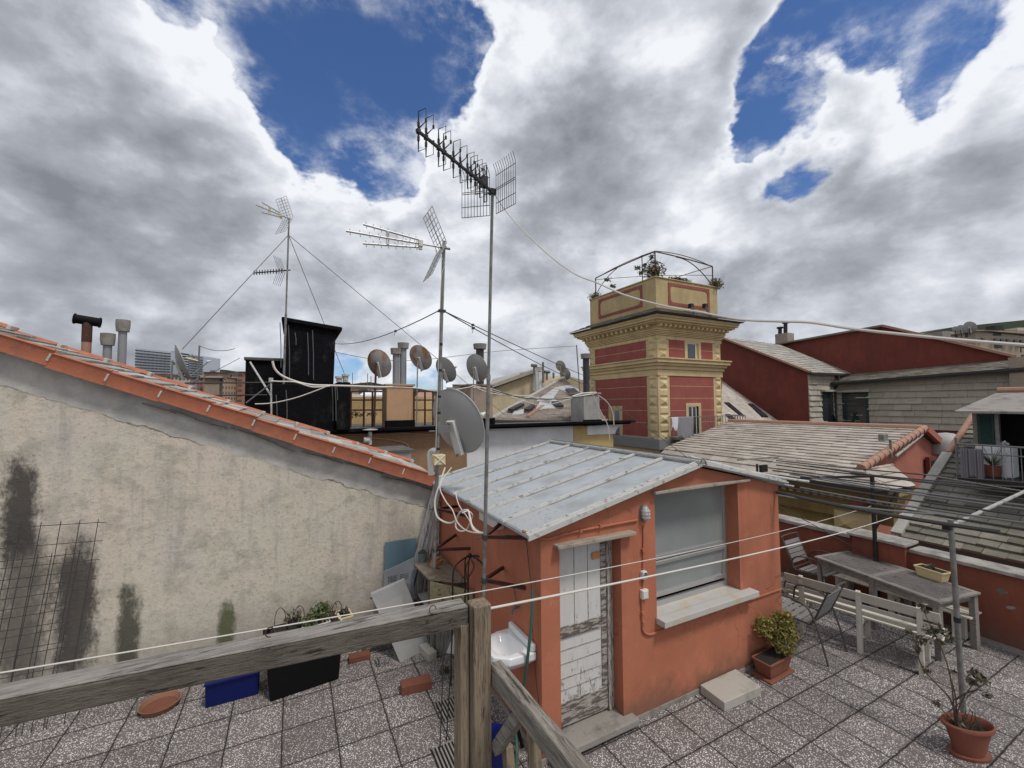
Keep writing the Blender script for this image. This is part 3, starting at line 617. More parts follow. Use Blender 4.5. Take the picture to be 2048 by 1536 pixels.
MB().box((WX0-.02,YF-.13,.918),(WX1+.17,YF-.001,.985)).build('window_sill','marble',hut,bevel=.006)
MB().box((WX0+.001,YF+.0,.972),(WX1-.001,yw-.001,.984)).build('inner_sill','marble',hut)
MB().box((WX0+.02,YF+T+.3,WZ0-.2),(WX1+.2,YF+T+.32,WZ1+.05)).build('dark_interior','void',hut)
# conduits, lamp, switch boxes on the front wall
yc=YF-.012
def hp(x,y_): q=py(x,y_,yc); return (q.x,yc,q.z)
m=MB(); r_=.013
m.tube(smoothpath([hp(1045,1062),hp(1070,1072),hp(1095,1078),hp(1130,1068)],4)+[hp(1150,1063),hp(1275,1040)],r_,8)
m.tube([hp(1287,1052),hp(1286,1138)],.008,8); m.tube([hp(1287,1160),hp(1286,1175)],.009,8)
m.tube([hp(1284,1198)]+smoothpath([hp(1285,1248),hp(1287,1262),hp(1298,1269),hp(1315,1264)],4)+[hp(1420,1228),hp(1562,1178)],r_,8)
cn=m.build('conduit','hut',hut,smooth=True)
for p_ in ((1200,1052),(1285,1100),(1284,1225),(1286,1245),(1420,1228),(1160,1061)): q=hp(*p_); m=MB(); m.cbox((q[0],yc-.004,q[2]),(.03,.036,.03)); m.build('conduit_clip','hut',cn)
def swbox(p_,w_,h_,name,lab=None):
    q=hp(*p_); b_=MB().cbox((q[0],YF-.022,q[2]),(w_,.044,h_)).build(name,'white',hut,bevel=.006)
    MB().cbox((q[0],YF-.047,q[2]),(w_*.8,.008,h_*.8)).build('cover','white',b_,bevel=.003)
    return b_,q
b_,q=swbox((1286,1149),.062,.082,'switch_box')
m=MB(); [m.cbox((q[0]-.012+.024*i,YF-.054,q[2]+.0),(.018,.008,.034)) for i in range(2)]; m.build('rocker','greywire',b_)
m=MB(); m.cbox((q[0],YF-.053,q[2]+.026),(.03,.004,.012)); m.build('mark','bluepaint',b_)
swbox((1287,1187),.085,.095,'junction_box')
q=hp(1287,1026); lc=V((q[0],YF,q[2]))
base=MB().lathe([(0,0),(.052,0),(.052,.03),(.046,.038),(0,.04)],lc,24,(0,-1,0),sx=1,sy=1.75).build('bulkhead_lamp','greywire',hut,smooth=True)
M['lampglass']=P('ribbed_lamp_glass',(.45,.46,.46),.12,.06,30,bump=.4,bs=60,spec=.8)
MB().lathe([(.045,.036),(.043,.055),(.034,.075),(.018,.086),(0,.09)],lc,24,(0,-1,0),sx=1,sy=1.75).build('lamp_glass','lampglass',base,smooth=True)
cg=MB()
for zz in (-.035,0,.035): cg.tube([lc+V((math.cos(a)*.05,-.035-.06*math.sin(a),zz)) for a in [PI*i/8 for i in range(9)]],.0025,5)
cg.tube([lc+V((0,-.035-.062*math.sin(a),math.cos(a)*.092)) for a in [PI*i/10 for i in range(11)]],.0025,5)
cg.build('wire_guard','white',base)
# small white box & cracks on the left wall
q=px(1018,1050,XL); MB().box((XL-.09,4.25,1.93),(XL-.001,4.75,2.02)).build('trunking_box','white',hut,bevel=.004)
cr_=MB(); cr_.tube([px(x,y_,XL-.002) for x,y_ in ((1062,1165),(1063,1230),(1068,1300),(1073,1370),(1080,1420))][::-1],.003,4)
cr_.build('black_wire','wire',hut)
# ---------------------------------------------------------------- foreground railing
rl=thing('timber_railing','weathered timber railing with thick handrail and corner post in the foreground','railing',(.62,1.44,1.6))
zt=2.58
a=pz(952,1208,zt); yn=a.y-.02
def crossx(px_,py_): return pz(px_,py_,zt)
MB().obox((-2.6,1.71,zt-.072),(3.165,-.26,0),(0,.078,0),(0,0,.066)).build('handrail','railshade',rl,bevel=.005); MB().obox((-2.6,1.7105,zt-.0058),(3.165,-.26,0),(0,.077,0),(0,0,.0058)).build('weathered_top','railx',rl,bevel=.0025)
for x_,z_ in ((.42,-.022),(.50,-.035)): MB().lathe([(0,0),(.006,0),(.005,.003),(0,.003)],(x_,1.71-.26*(x_+2.6)/3.165-.0005,zt+z_),10,(0,-1,0)).build('bolt_head','rust',rl)
MB().box((.572,1.415,1.45),(.640,1.485,zt+.008)).build('post','railz',rl,bevel=.006)
MB().box((.535,1.45,1.45),(.570,1.52,zt-.060)).build('post','railz',rl,bevel=.004)
MB().box((.57,1.492,1.45),(.632,1.53,zt-.2)).build('post','railz',rl,bevel=.004)
MB().obox((.642,1.44,2.30),(.046,0,0),(.03,-1.6,0),(0,0,.07)).build('side_rail','raily',rl,bevel=.005)
m=MB().bar((.66,1.42,2.08),(.675,1.26,2.30),.035,.04); m.build('brace','raily',rl,bevel=.003)
for (yy,w_) in ((1.40,.03),(1.22,.03)):
    m=MB().bar((.69,yy,2.10 if yy>1.3 else 2.29),(.72,yy-.08,1.5),.03,.045,up=(0,1,0)); m.build('baluster','railz',rl,bevel=.003)
MB().obox((-2.6,1.44,1.50),(3.15,0,0),(0,.07,0),(0,0,.03)).build('bottom_rail','railx',rl)
m=MB(); 
for (x,y_) in ((865,1215),(540,1260)):
    q=py(x,y_+4,1.46 if x>700 else 1.475); m.tube([q+V((.012*math.cos(a),-.002,.014*math.sin(a))) for a in [i*.55 for i in range(10)]],.0018,5)
m.build('screw_hook','rust',rl)
def cord(name,pts,r,mat,label,cat='cable',group=None,n=6):
    return tag(MB().tube(pts,r,n).build(name,mat,smooth=True),label,cat,group)
pA=px(1745,1012,8.9)
c1=[V((-2.6,1.30,2.60)),py(0,1345,1.53),py(300,1300,1.56),py(600,1243,1.63),py(860,1185,1.75)]
e1=px(1743,1012,8.72)
c1=c1[1:2]+[py(500,1262,1.62)]; 
def imgline(p0,p1,A,B,n=14,drop=0):
    """3-D straight line between A and B"""
    return sag(A,B,drop,n)
A1=pd(-60,1356,1.42); B1=px(1743,1012,8.70)
cord('washing_cord',sag(A1,B1,.10,24),.0032,'rope','white washing cord running above the handrail to the black post','cord','white cords strung to the black post')
A2=V((.640,1.46,zt-.03)); B2=px(1815,1023,8.9)
cord('washing_cord',sag(A2,B2,.06,24),.0048,'rope','thick white cord tied to the wooden corner post and passing over the hut door','cord','white cords strung to the black post')
# ---------------------------------------------------------------- masts, antennas, dishes
def dish(name,c,rad,az,el,label,mast_to=None,mat='dish',tilt=0,depth=.16,group=None,mastr=.02,armlen=1.0,seg=30,mast_off=None):
    """dish seen from behind; the bowl opens along azimuth az (clockwise from +Y), elevation el"""
    c=V(c); n=V((math.sin(az)*math.cos(el),math.cos(az)*math.cos(el),math.sin(el)))
    t=thing(name,label,'satellite dish',(mast_to if mast_to else c-V((0,0,rad))),group)
    prof=[(rad*q,depth*rad*q*q*1.6) for q in (0,.15,.35,.55,.75,.9,1.0)]
    prof2=[(rad*1.02,prof[-1][1]-.004),(rad*1.02,prof[-1][1]+.012)]+[(r_*.985,z+.012) for r_,z in prof[::-1]]
    MB().lathe(prof+prof2,c,seg,n,sx=.93,sy=1.04).build('reflector',mat,t,smooth=True)
    up=V((0,0,1)); s=n.cross(up).normalized(); u=s.cross(n)
    s1=rad/.45
    m=MB(); 
    bl=[(-.05,-.62),(.06,-.62),(.06,-.1),(.06,.10),(-.06,.10),(-.05,-.1)]
    m.prism([c+s*(a*s1)+u*(b*s1*.7)-n*(-.012) for a,b in bl],-n*.06*s1)
    br=m.build('bracket','white' if rad>.35 else 'greywire',t,bevel=.006 if rad>.35 else 0)
    if rad>.35:
        for b in (.05,-.42): MB().lathe([(0,.0),(.018,0),(.018,.02),(0,.02)],c+u*b*s1-n*.055,10,-n).build('bolt','greywire',br)
    foot=c-u*rad*1.0+n*(depth*rad*1.2); foc=c+n*rad*1.5-u*rad*.3
    m=MB().tube([c-u*rad*.45*1.0-n*.01,c-u*rad*.98+n*depth*rad*1.4-n*.02,foc],.011*max(1,s1*.9),8); m.build('feed_arm','steel' if rad>.35 else 'greywire',t,smooth=True)
    m=MB().lathe([(0,-.05*s1),(.02*s1,-.05*s1),(.022*s1,0),(.034*s1,.01*s1),(.034*s1,.05*s1),(0,.05*s1)],foc,12,-n); m.build('receiver_head','greywire' if rad<.35 else 'white',t,smooth=True)
    if mast_to is not None:
        top=c-n*.08+V((0,0,.08)); mt=V(mast_to)
        if mast_off is not None: top=V(mast_off)
        m=MB().tube([mt,top],mastr,8); m.build('mast','rust' if mastr>.02 else 'steel',t,smooth=True)
        m=MB().bar(c-n*.01,V((top.x,top.y,c.z)),.03,.05); m.build('clamp','greywire',t)
    return t
def yagi3(t,o,d,L,side,up,mat,scale=1,pref=True):
    """three-boom UHF antenna with V grid reflector; o = mast head, d = boom direction"""
    o=V(o); d=V(d).normalized(); side=V(side).normalized(); up=side.cross(d)*-1; 
    if up.z<0: up=-up
    m=MB(); m.tube([o-d*.06*scale,o+d*L*.28],.011*scale,6); 
    st=o+d*L*.26
    ends=[]
    for k_,(uu,ln) in enumerate(((.115,.80),(.0,1.0),(-.115,.80))):
        e=st+d*L*.74*ln*(1 if k_==1 else .98)+up*uu*scale; s0=st+up*uu*.4*scale
        ends.append((s0,e)); m.tube([s0,e],.0125*scale,6)
    bm_=m.build('boom',mat,t,smooth=True)
    m=MB()
    for s0,e in ends:
        for i in range(8):
            q=s0.lerp(e,(i+.6)/8.0); m.tube([q-side*.035*scale-up*.05*scale,q+side*.035*scale+up*.05*scale],.005*scale,4)
    m.build('elements',mat,t)
    m=MB(); q=st.lerp(o+d*L,.46); m.tube([q+up*.085*scale,q+side*.015,q-up*.085*scale],.02*scale,8); m.build('spacer','white' if scale==1.0 else 'offwhite',t)
    m=MB(); m.cbox(st,(.05*scale,.07*scale,.08*scale)); m.cbox(st+V((0,0,-.05*scale)),(.04*scale,.04*scale,.05*scale)); m.build('dipole_box','white' if scale==1.0 else 'offwhite',t,bevel=.004)
    for sg in (1,-1):
        m=MB(); r0=o+d*.03; ax=(up*sg*.86-(-d)*-.0+d*.38*1.0).normalized() if True else up
        ln=.46*scale; wd=.19*scale
        for i in range(-2,3): 
            q=r0+side*wd*i/2; m.tube([q,q+ax*ln],.0055*scale if i else .010*scale,4)
        for j in range(1,8): q=r0+ax*ln*j/7; m.tube([q-side*wd,q+side*wd],.0045*scale,4)
        m.build('reflector_grid',mat,t)
# mast B with the black loop antenna
pb=V((1.72,3.9,0)); db=4.25
def onmast(p,y_):  # height of a pixel row on a vertical mast through p
    d=(p-CP); best=None; lo,hi=-3,14
    for _ in range(40):
        mid=(lo+hi)/2; q=V((p.x,p.y,mid))-CP; yy=768-FPX*(q.dot(_u))/(q.dot(_f))
        if yy>y_: lo=mid
        else: hi=mid
    return mid
tb=px(985,380,1.72); tb=pd(985,380,4.25); bb=pd(967,1215,4.25)
mb_=thing('antenna_mast','tall thin galvanised mast in front of the hut roof carrying the black loop antenna','antenna mast',(bb.x,bb.y,bb.z))
j=bb.lerp(tb,.55)
MB().tube([bb,j],.019,12).build('lower_pole','steel',mb_,smooth=True); MB().tube([j,tb],.0155,12).build('upper_pole','steel',mb_,smooth=True)
m=MB(); m.tube([j-V((0,0,.03)),j+V((0,0,.03))],.022,12); m.build('collar','steel',mb_,smooth=True)
def bracket(t,P0,ywall,z,ln=.0):
    for yw_,zz in ywall:
        m=MB().bar(P0,(XL,yw_,zz),.006,.035); m.bar(V(P0)+V((0,0,.0175)),V((XL,yw_,zz+.0175)),.03,.004); m.build('wall_bracket','redox',t)
    m=MB(); m.cbox(P0,(.05,.05,.045)); m.tube([V(P0)+V((-.09,0,.0)),V(P0)+V((.06,0,.01))],.006,6); m.build('clamp','wire',t)
zb1=onmast(bb,1072); zb2=onmast(bb,1160)
mpos=lambda z_: bb.lerp(tb,(z_-bb.z)/(tb.z-bb.z))
bracket(mb_,mpos(zb1),((3.74,1.97),(4.28,1.99)),0); bracket(mb_,mpos(zb2),((3.77,1.47),(4.28,1.50)),0)
la=thing('loop_antenna','black antenna of paired loops with wire mesh reflector on top of the tallest mast','antenna',tb,None)
o=tb+V((0,0,-.02)); q2=pd(833,256,3.28); d=(q2-o); d.z=0; q2=V((q2.x,q2.y,o.z)); L=(q2-o).length; d=(q2-o).normalized(); sd=d.cross(V((0,0,1))).normalized()
MB().bar(o-d*.05,q2,.02,.02).build('boom','antblack',la)
for i,f_ in enumerate((.02,.10,.24,.30,.42,.51,.61,.66,.73,.79)):
    c_=q2.lerp(o,f_); m=MB(); h_=.16-.0*i
    for sg in (1,-1):
        a_=c_+sd*.035*0; s0=c_+V((0,0,sg*.045))
        m.tube([c_,s0,c_+V((0,0,sg*h_)),c_+V((0,0,sg*h_))+sd*-.075,c_+V((0,0,sg*.055))-sd*.075,c_+V((0,0,sg*.02))],[.008,.008,.0045,.003,.003,.006],6)
        m.tube([c_+V((0,0,sg*.04)),c_+V((0,0,sg*.075))],.011,6)
        m.tube([c_+V((0,0,sg*.05))-sd*.075,c_+V((0,0,sg*.075))-sd*.075],.009,6)
    m.cbox(c_,(.03,.03,.03)); m.build('loop_element','antblack',la,smooth=True)
c_=q2.lerp(o,.86); m=MB(); 
m.tube([c_+V((0,0,-.17)),c_+V((0,0,.19)),c_+V((0,0,.19))-sd*.03,c_+V((0,0,-.17))-sd*.03,c_+V((0,0,-.17))],.006,6); m.cbox(c_+V((0,0,.03)),(.06,.06,.10)); m.build('dipole','antblack',la)
for sg in (1,-1):
    m=MB(); r0=o-d*.02
    ax=(sd*sg*1.0+d*.35).normalized()
    ht=.46; 
    for i in range(10):
        q=r0+ax*(.04+.028*i*1.15)
        m.tube([q-V((0,0,ht*.5)),q+V((0,0,ht*.42)),q+V((0,0,ht*.55))+d*.05],.0032,4)
    for zz in (-.5,-.27,.02,.06,.35):
        m.tube([r0+ax*.04+V((0,0,ht*zz)),r0+ax*(.04+.0322*9)+V((0,0,ht*zz))],.0038,4)
    m.build('mesh_reflector','wire',la)
m=MB(); m.cbox(o,(.06,.06,.05)); m.tube([o-d*.02,o+sd*.1],.006,6); m.build('clamp','antblack',la)
# long white cable in the sky
pts=[tb+V((.02,0,-.03)),pd(1010,420,4.15),pd(1045,460,4.0),pd(1100,512,3.85),pd(1150,548,3.7),pd(1195,566,3.6),pd(1250,590,3.4),pd(1330,612,3.15),pd(1400,624,2.95),pd(1480,639,2.75),pd(1560,643,2.5),pd(1620,645,2.35),pd(1700,657,2.15),pd(1800,668,1.95),pd(1900,678,1.8),pd(2048,690,1.65),pd(2200,700,1.5)]
pts=smoothpath(pts,5); cord('overhead_cable',pts,[.004+.0035*min(1,i/(len(pts)*.35)) for i in range(len(pts))],'cable','long white cable drooping across the sky from the top of the tallest mast','cable')
# mast A with grey dish
ba=pd(868,1135,5.46); ta=pd(888,482,5.46)
ma=thing('antenna_mast','galvanised mast at the corner of the beige wall and the hut carrying the big dish','antenna mast',ba)
m1=ba.lerp(ta,.36); m2=ba.lerp(ta,.80)
MB().tube([ba,m1],.027,12).build('lower_pole','steel',ma,smooth=True); MB().tube([m1,ta],.022,12).build('upper_pole','steel',ma,smooth=True)
for f_ in (.36,.52,.60,.68,.47): q=ba.lerp(ta,f_); m=MB(); m.tube([q,q+V((0,0,.03))],.030 if f_==.36 else .026,12); m.build('tape_band','antblack',ma)
mpa=lambda y_: V((ba.x,ba.y,0)).lerp(V((ba.x,ba.y,0)),0)
def mA(y_): return ba.lerp(ta,(1135-y_)/(1135-482))
for y_,wl in ((1018,((5.25,1.83),(5.75,1.86))),(1100,((5.25,1.42),(5.80,1.45)))): bracket(ma,mA(y_),wl,0)
ya=thing('yagi_antenna','light metal triple boom antenna with V shaped grid on the big dish mast','antenna',ta)
o=ta+V((0,0,-.09)); e_=pz(692,462,o.z); d=(e_-o); L=min(d.length,1.25); d.normalize(); sd=d.cross(V((0,0,1))).normalized()
yagi3(ya,o,d,L,sd,(0,0,1),'alu',1.0)
MB().tube([o-sd*.05,o+sd*.05],.02,8).tube([o-d*.08,o+d*.05],.018,8).build('clamp','steel',ya)
tie=mA(622); m=MB(); m.cbox(tie,(.09,.06,.03)); m.build('guy_collar','wire',ma)
cord('antenna_lead',smoothpath([o+d*.12+V((0,0,-.05)),o+V((.01,0,-.2)),mA(560)+V((-.026,-.02,0)),mA(700)+V((-.03,-.02,0)),mA(830)+V((-.032,-.02,0)),mA(900)+V((-.03,-.02,0))]),.004,'cable','thin white antenna lead running down the mast of the big dish','cable')
dc=pd(905,850,5.62)
dish('satellite_dish',dc,.445,R(60),R(22),'large grey satellite dish in the centre, bolted to the mast behind the beige wall end',mast_to=None)
q=mA(862); m=MB(); m.cbox(q.lerp(dc,.3),(.16,.10,.09)); m.tube([q+V((-.12,0,.0)),q+V((.05,0,0))],.01,6); m.build('dish_clamp','greywire',ma)
# wall end pipe and taped box on the mast
t=thing('vent_pipe','short white elbow vent pipe at the lower end of the tiled verge','pipe',pd(862,935,5.95))
MB().tube(smoothpath([pd(862,950,5.9),pd(860,915,5.9),pd(861,905,5.9),pd(868,901,5.85),pd(874,904,5.8)],4),.04,12).build('pipe','white',t,smooth=True)
t=tag(MB().cbox(mA(918)+V((-.0,-.05,0)),(.15,.12,.13)).build('wooden_spool','offwhite',bevel=.01),'yellowish box tied with white cable to the mast of the big dish','box')
m=MB(); q=mA(918)+V((0,-.115,0)); 
for s_ in (1,-1): m.tube([q+V((-.07,0,-.06*s_)),q+V((.07,0,.06*s_))],.008,6)
m.build('cable_tie','cable',t)
# loops of white cable between masts
def loopc(name,pl,dep,r=.009,label='',g='loops of white cable on the left side of the hut'):
    pts=[pd(x,y_,dep[0]+(dep[1]-dep[0])*i/(len(pl)-1)) for i,(x,y_) in enumerate(pl)]
    cord(name,smoothpath(pts,5),r,'cable',label,'cable',g)
loopc('cable_loop',[(890,935),(882,960),(870,1000),(873,1030),(885,1042),(900,1046),(912,1040),(920,1025),(935,1020),(940,1035),(945,1055),(955,1064),(968,1066)],(5.4,4.3),.011,'thick white cable loop hanging from the dish mast beside the hut eave')
loopc('cable_loop',[(903,935),(880,970),(890,1000),(905,1020),(915,1045),(935,1062),(968,1067)],(5.3,4.3),.007,'thin white cable crossing from the hut eave to the thin mast')
loopc('cable_loop',[(911,985),(918,1010),(935,1035),(948,1055),(960,1064),(968,1065)],(5.0,4.3),.006,'thin white cable dropping from the lower edge of the sheet roof')
loopc('cable_loop',[(911,1040),(912,1055),(920,1062),(932,1060),(940,1045),(945,1030),(935,1022),(925,1026)],(4.9,4.6),.009,'coiled white cable hanging in a ring against the hut wall')
# ---------------------------------------------------------------- things in the corner between wall and hut
tb_=thing('corner_table','worn wooden table standing in the corner between the beige wall and the hut','table',(1.8,5.95,0))
z_=.95
MB().prism([(1.60,6.25,z_),(1.93,6.5,z_),(2.06,6.45,z_),(2.07,5.35,z_),(1.92,5.42,z_),(1.64,5.68,z_)],(0,0,.03)).build('tabletop','board',tb_,bevel=.004)
for x,y_ in ((1.66,5.72),(1.66,6.22),(2.02,5.45),(2.02,6.42)): MB().box((x-.0,y_,0),(x+.05,y_+.05,z_-.001)).build('leg','greywoodz',tb_)
MB().box((1.64,5.74,.55),(1.9,6.2,.575)).build('shelf','slab',tb_)
MB().obox((1.66,5.62,.0),(.05,0,0),(0,.04,0),(0,0,z_)).obox((1.72,5.60,0),(.30,-.16,0),(.02,.04,0),(0,0,.55)).build('side_panel','greywoodz',tb_)
tag(MB().obox((1.66,5.63,z_-.42),(.40,-.52,0),(-.016,-.012,0),(0,0,.42)).build('plywood_sheet','ply',bevel=.002),'olive plywood sheet leaning on the front of the corner table','board')
q=pz(845,1124,z_+.03); t=thing('potted_succulent','small grey flower pot with a low green plant on the corner table','potted plant',(q.x+.0,q.y,z_+.03))
c0=V((q.x,q.y,z_+.031)); MB().lathe([(0,0),(.05,0),(.066,.12),(.072,.125),(.07,.135),(.06,.13),(.055,.11),(0,.11)],c0,20).build('pot','greypot',t,smooth=True)
leaves(MB(),c0+V((0,0,.15)),(.07,.06,.03),60,.022,shell=.2).build('foliage','leafg',t)
q=pz(873,1130,z_+.03); m=MB(); m.cbox((q.x,q.y,z_+.056),(.20,.09,.05),R(40)); tag(m.build('hollow_brick','brick2',bevel=.004),'pale orange brick lying lower on the corner table','brick','bricks on the corner table')
m=MB(); m.cbox((q.x-.012,q.y+.01,z_+.10),(.17,.055,.035),R(43)); tag(m.build('hollow_brick','brick2',bevel=.004),'narrow orange brick on top of the other one on the corner table','brick','bricks on the corner table')
# white laths leaning
wl=thing('lath_bundle','bundle of white painted wooden laths leaning in the corner between wall and hut','laths',(1.85,6.2,0))
for i in range(9):
    xb=1.50+.035*i; yb=6.52-.02*(i%3); m=MB().bar((xb,yb,.35+.03*(i%4)),(1.98+.008*i,6.42,2.15-.04*(i%3)),.03,.012,up=(.3,1,0)); m.build('lath','whiteplank',wl)
for i in range(6): MB().bar((1.88+.03*i,6.50,.98),(1.90+.03*i,6.53,1.78-.03*(i%2)),.033,.012,up=(0,1,0)).build('lath','whiteplank',wl)
for i in range(3): MB().bar((1.74+.04*i,6.42,.98),(1.80+.04*i,6.50,1.30-.03*i),.03,.012,up=(0,1,0)).build('lath','whiteplank',wl)
tag(MB().obox(py(771,1150,6.5)-V((0,0,.35)),(.46,0,0),(0,.02,0),(0.0,.05,.80)).build('painted_board','bluesea'),'board painted with blue sea leaning on the beige wall','board')
pf=thing('perforated_panel','grey metal panel with groups of round holes standing in front of the blue board','metal panel',(1.4,6.3,0))
A=py(768,1140,6.3); B=py(826,1120,6.3)
MB().prism([(A.x,6.3,.0),(B.x+.02,6.3,.0),(B.x+.02,6.33,1.05),(A.x,6.33,.92)],(0,.015,0)).build('sheet','greyboard',pf,bevel=.002)
m=MB()
for gx in range(2):
    for gz in range(4):
        for i in range(6):
            for j_ in range(4): m.cbox((A.x+.07+gx*.17+i*.021,6.30+(.32+gz*.15+j_*.022)*.0316-.001,.32+gz*.15+j_*.022),(.011,.004,.011))
m.build('holes','void',pf)
s0=py(745,1190,6.0); tag(MB().prism([pz(800,1325,0.0),pz(862,1296,0.0),py(809,1160,6.05),py(742,1190,6.0)],(0,.03,.02)).build('grey_board','paleboard',bevel=.003),'pale grey sheet leaning askew against the perforated panel','board')
tag(MB().bar(py(740,1196,6.1),py(800,1172,6.15),.03,.04).build('grey_rod','greyboard'),'short grey rod behind the top edge of the leaning grey sheet','rod')
tag(MB().prism([pz(885,1305,0.02),pz(945,1315,0.02),pz(947,1262,.3),pz(905,1262,.3)],(0.02,.03,.02)).build('white_board','white',bevel=.003),'small white board leaning under the corner table','board')
# iron plant stand
st=thing('iron_plant_stand','black wrought iron stand of curved rods beside the railing post','plant stand',pz(900,1480,0))
topz=1.42; tp=pz(940,1112,topz); rods=[((905,1165),(903,1210)),((915,1170),(915,1200)),((958,1150),(957,1200)),((977,1150),(978,1195))]
m=MB(); cs=V((tp.x,tp.y,0)); 
bx=[(-.26,-.10),(-.12,-.24),(.10,-.22),(.22,-.10),(-.03,.1)]
for i,(dx_,dy_) in enumerate(bx):
    B=cs+V((dx_,dy_,0)); m=MB().tube(smoothpath([tp,tp+V((dx_*.4,dy_*.4,-.005)),tp+V((dx_*.9,dy_*.9,-.07)),B+V((0,0,topz-.25)),B+V((0,0,topz-.6)),B+V((-.02,0,.3)),B+V((-.03,-.02,.02))],5),.010,6); m.build('rod','black',st,smooth=True)
    m=MB().tube([B+V((-.02+.03*math.cos(a)*(1-a/12),0,topz-.32+.04*math.sin(a))) for a in [j_*.5 for j_ in range(14)]],.004,5); m.build('scroll','black',st,smooth=True)
for j_ in range(4):
    a=j_*PI/2+.4; m=MB().tube(smoothpath([tp,tp+V((.03*math.cos(a),.03*math.sin(a),-.06)),tp+V((.07*math.cos(a),.07*math.sin(a),-.14)),tp+V((.0*math.cos(a)-.06,-.05,-.26))],5),.004,5); m.build('inner_rod','black',st,smooth=True)
m=MB().lathe([(.0,.04),(.02,.03),(.025,.0),(.02,-.02),(0,-.03)],tp,10); m.build('finial','black',st,smooth=True)
for (x,y_,x2,y2,x3,y3) in ((888,1270,880,1500,868,1508),(905,1270,893,1480,884,1545)):
    A=pd(x,y_,4.6); B=pz(x2,y2,.0); m=MB().tube([A,A.lerp(B,.97),B,pz(x3,y3,0)+V((0,0,.01))],.006,6); m.build('long_leg','black',st)
# drain grates
for i,(x,y_) in enumerate(((908,1415),(905,1512))):
    q=pz(x,y_,0); t=thing('drain_grate',('black slotted drain grate next to the timber post','second slotted drain grate, lower in the picture beside the post foot')[i],'drain grate',(q.x,q.y,.002),'drain grates in the paving')
    m=MB(); 
    for j_ in range(9): m.box((q.x-.15+j_*.034,q.y-.16,.003),(q.x-.15+j_*.034+.014,q.y+.16,.014))
    m.box((q.x-.16,q.y-.172,.003),(q.x+.15,q.y-.160,.013)).box((q.x-.16,q.y+.160,.003),(q.x+.15,q.y+.172,.013)); m.build('bars','concrete',t)
    MB().box((q.x-.165,q.y-.175,-.002),(q.x+.155,q.y+.175,.003)).build('pit','void',t)
# sink
sk=thing('wash_basin','white ceramic wash basin fixed to the side wall of the hut','wash basin',(1.95,3.80,0))
def sect(z_,k_,ins):  # outline of the basin
    o=[(2.075,3.56),(2.075,4.08),(1.90,4.08),(1.72,4.02),(1.66,3.86),(1.68,3.68),(1.80,3.58)]
    cx,cy=1.90,3.82; return [(cx+(x-cx)*k_,cy+(y_-cy)*k_,z_+.10) for x,y_ in o] if not ins else None
outer=[sect(.86,1,0),sect(.79,1.0,0),sect(.70,.62,0)]
m=MB(); n=7
vs=[]
for o_ in outer: vs+=o_
cx,cy=1.86,3.82; ring=[]
inn=[(2.0,3.66),(2.0,3.98),(1.90,4.02),(1.76,3.97),(1.71,3.85),(1.73,3.71),(1.83,3.64)]
r1=[(x,y_,.96) for x,y_ in inn]; r2=[(cx+(x-cx)*.8,cy+(y_-cy)*.8,.90) for x,y_ in inn]; r3=[(cx+(x-cx)*.25,cy+(y_-cy)*.25,.845) for x,y_ in inn]
vs=outer[2]+outer[1]+outer[0]+r1+r2+r3
fs=[(i*n+j_,i*n+(j_+1)%n,(i+1)*n+(j_+1)%n,(i+1)*n+j_) for i in range(5) for j_ in range(n)]+[tuple(range(n-1,-1,-1)),tuple(range(5*n,6*n))]
m.add(vs,fs); bo=m.build('bowl','ceramic',sk,smooth=True); b_=bo.modifiers.new('bevel','BEVEL'); b_.width=.012; b_.segments=3
MB().box((2.03,3.57,.962),(2.078,4.07,1.03)).build('backsplash','ceramic',sk,bevel=.012)
MB().lathe([(0,0),(.022,0),(.022,.004),(.012,.004)],(cx+.0,cy,.8455),14).build('drain_ring','chrome',sk,smooth=True)
MB().cbox((2.0,3.8,.92),(.006,.05,.012)).build('overflow_slot','void',sk)
MB().tube(smoothpath([(1.88,3.82,.80),(1.88,3.82,.55),(1.93,3.78,.35),(2.0,3.72,.02)],5),.016,10).build('waste_pipe','darkplastic',sk,smooth=True)
t=thing('water_tap','small dark wall tap above the wash basin','tap',(2.04,3.85,1.2)); q=px(1035,1215,2.06)
MB().tube(smoothpath([(XL,q.y,q.z),(XL-.07,q.y,q.z),(XL-.09,q.y-.01,q.z-.05)],4),.012,8).build('spout','greywire',t,smooth=True); m=MB(); m.cbox((XL-.05,q.y,q.z+.03),(.02,.06,.012)); m.tube([(XL-.05,q.y,q.z),(XL-.05,q.y,q.z+.03)],.008,6); m.build('handle','greywire',t)
MB().tube(smoothpath([(XL-.02,q.y+.03,q.z+.03),(XL-.01,q.y+.08,q.z+.10),(XL-.01,q.y+.12,q.z+.18)],4),.004,6).build('supply_tube','greywire',t)
hs=[px(1065,1180,2.02),px(1064,1230,2.0),px(1057,1300,1.97),px(1048,1370,1.97),pz(1040,1440,.25)+V((-.05,0,0)),pz(1034,1500,.05),pz(1030,1560,.03)]
cord('garden_hose',smoothpath(hs),.015,'hosegreen','green garden hose hanging from the hut wall in front of the wash basin','hose',n=10)
cord('hose_rod',[px(1052,1078,XL-.01),px(1064,1185,2.03)],.004,'wire','thin black wire from the wall bracket down to the green hose','wire')
t=thing('blue_bucket','blue plastic container half hidden behind the timber railing under the basin','container',(1.82,3.5,0)); c0=V((1.66,3.62,0))
MB().lathe([(0,0),(.11,0),(.14,.30),(.15,.31),(.14,.32),(.13,.30),(.10,.02),(0,.02)],c0,20).build('tub','bluepaint',t,smooth=True); MB().tube(smoothpath([c0+V((.13,0,.3)),c0+V((.16,0,.42)),c0+V((.19,0,.52))]),.008,6).build('handle','bluepaint',t)
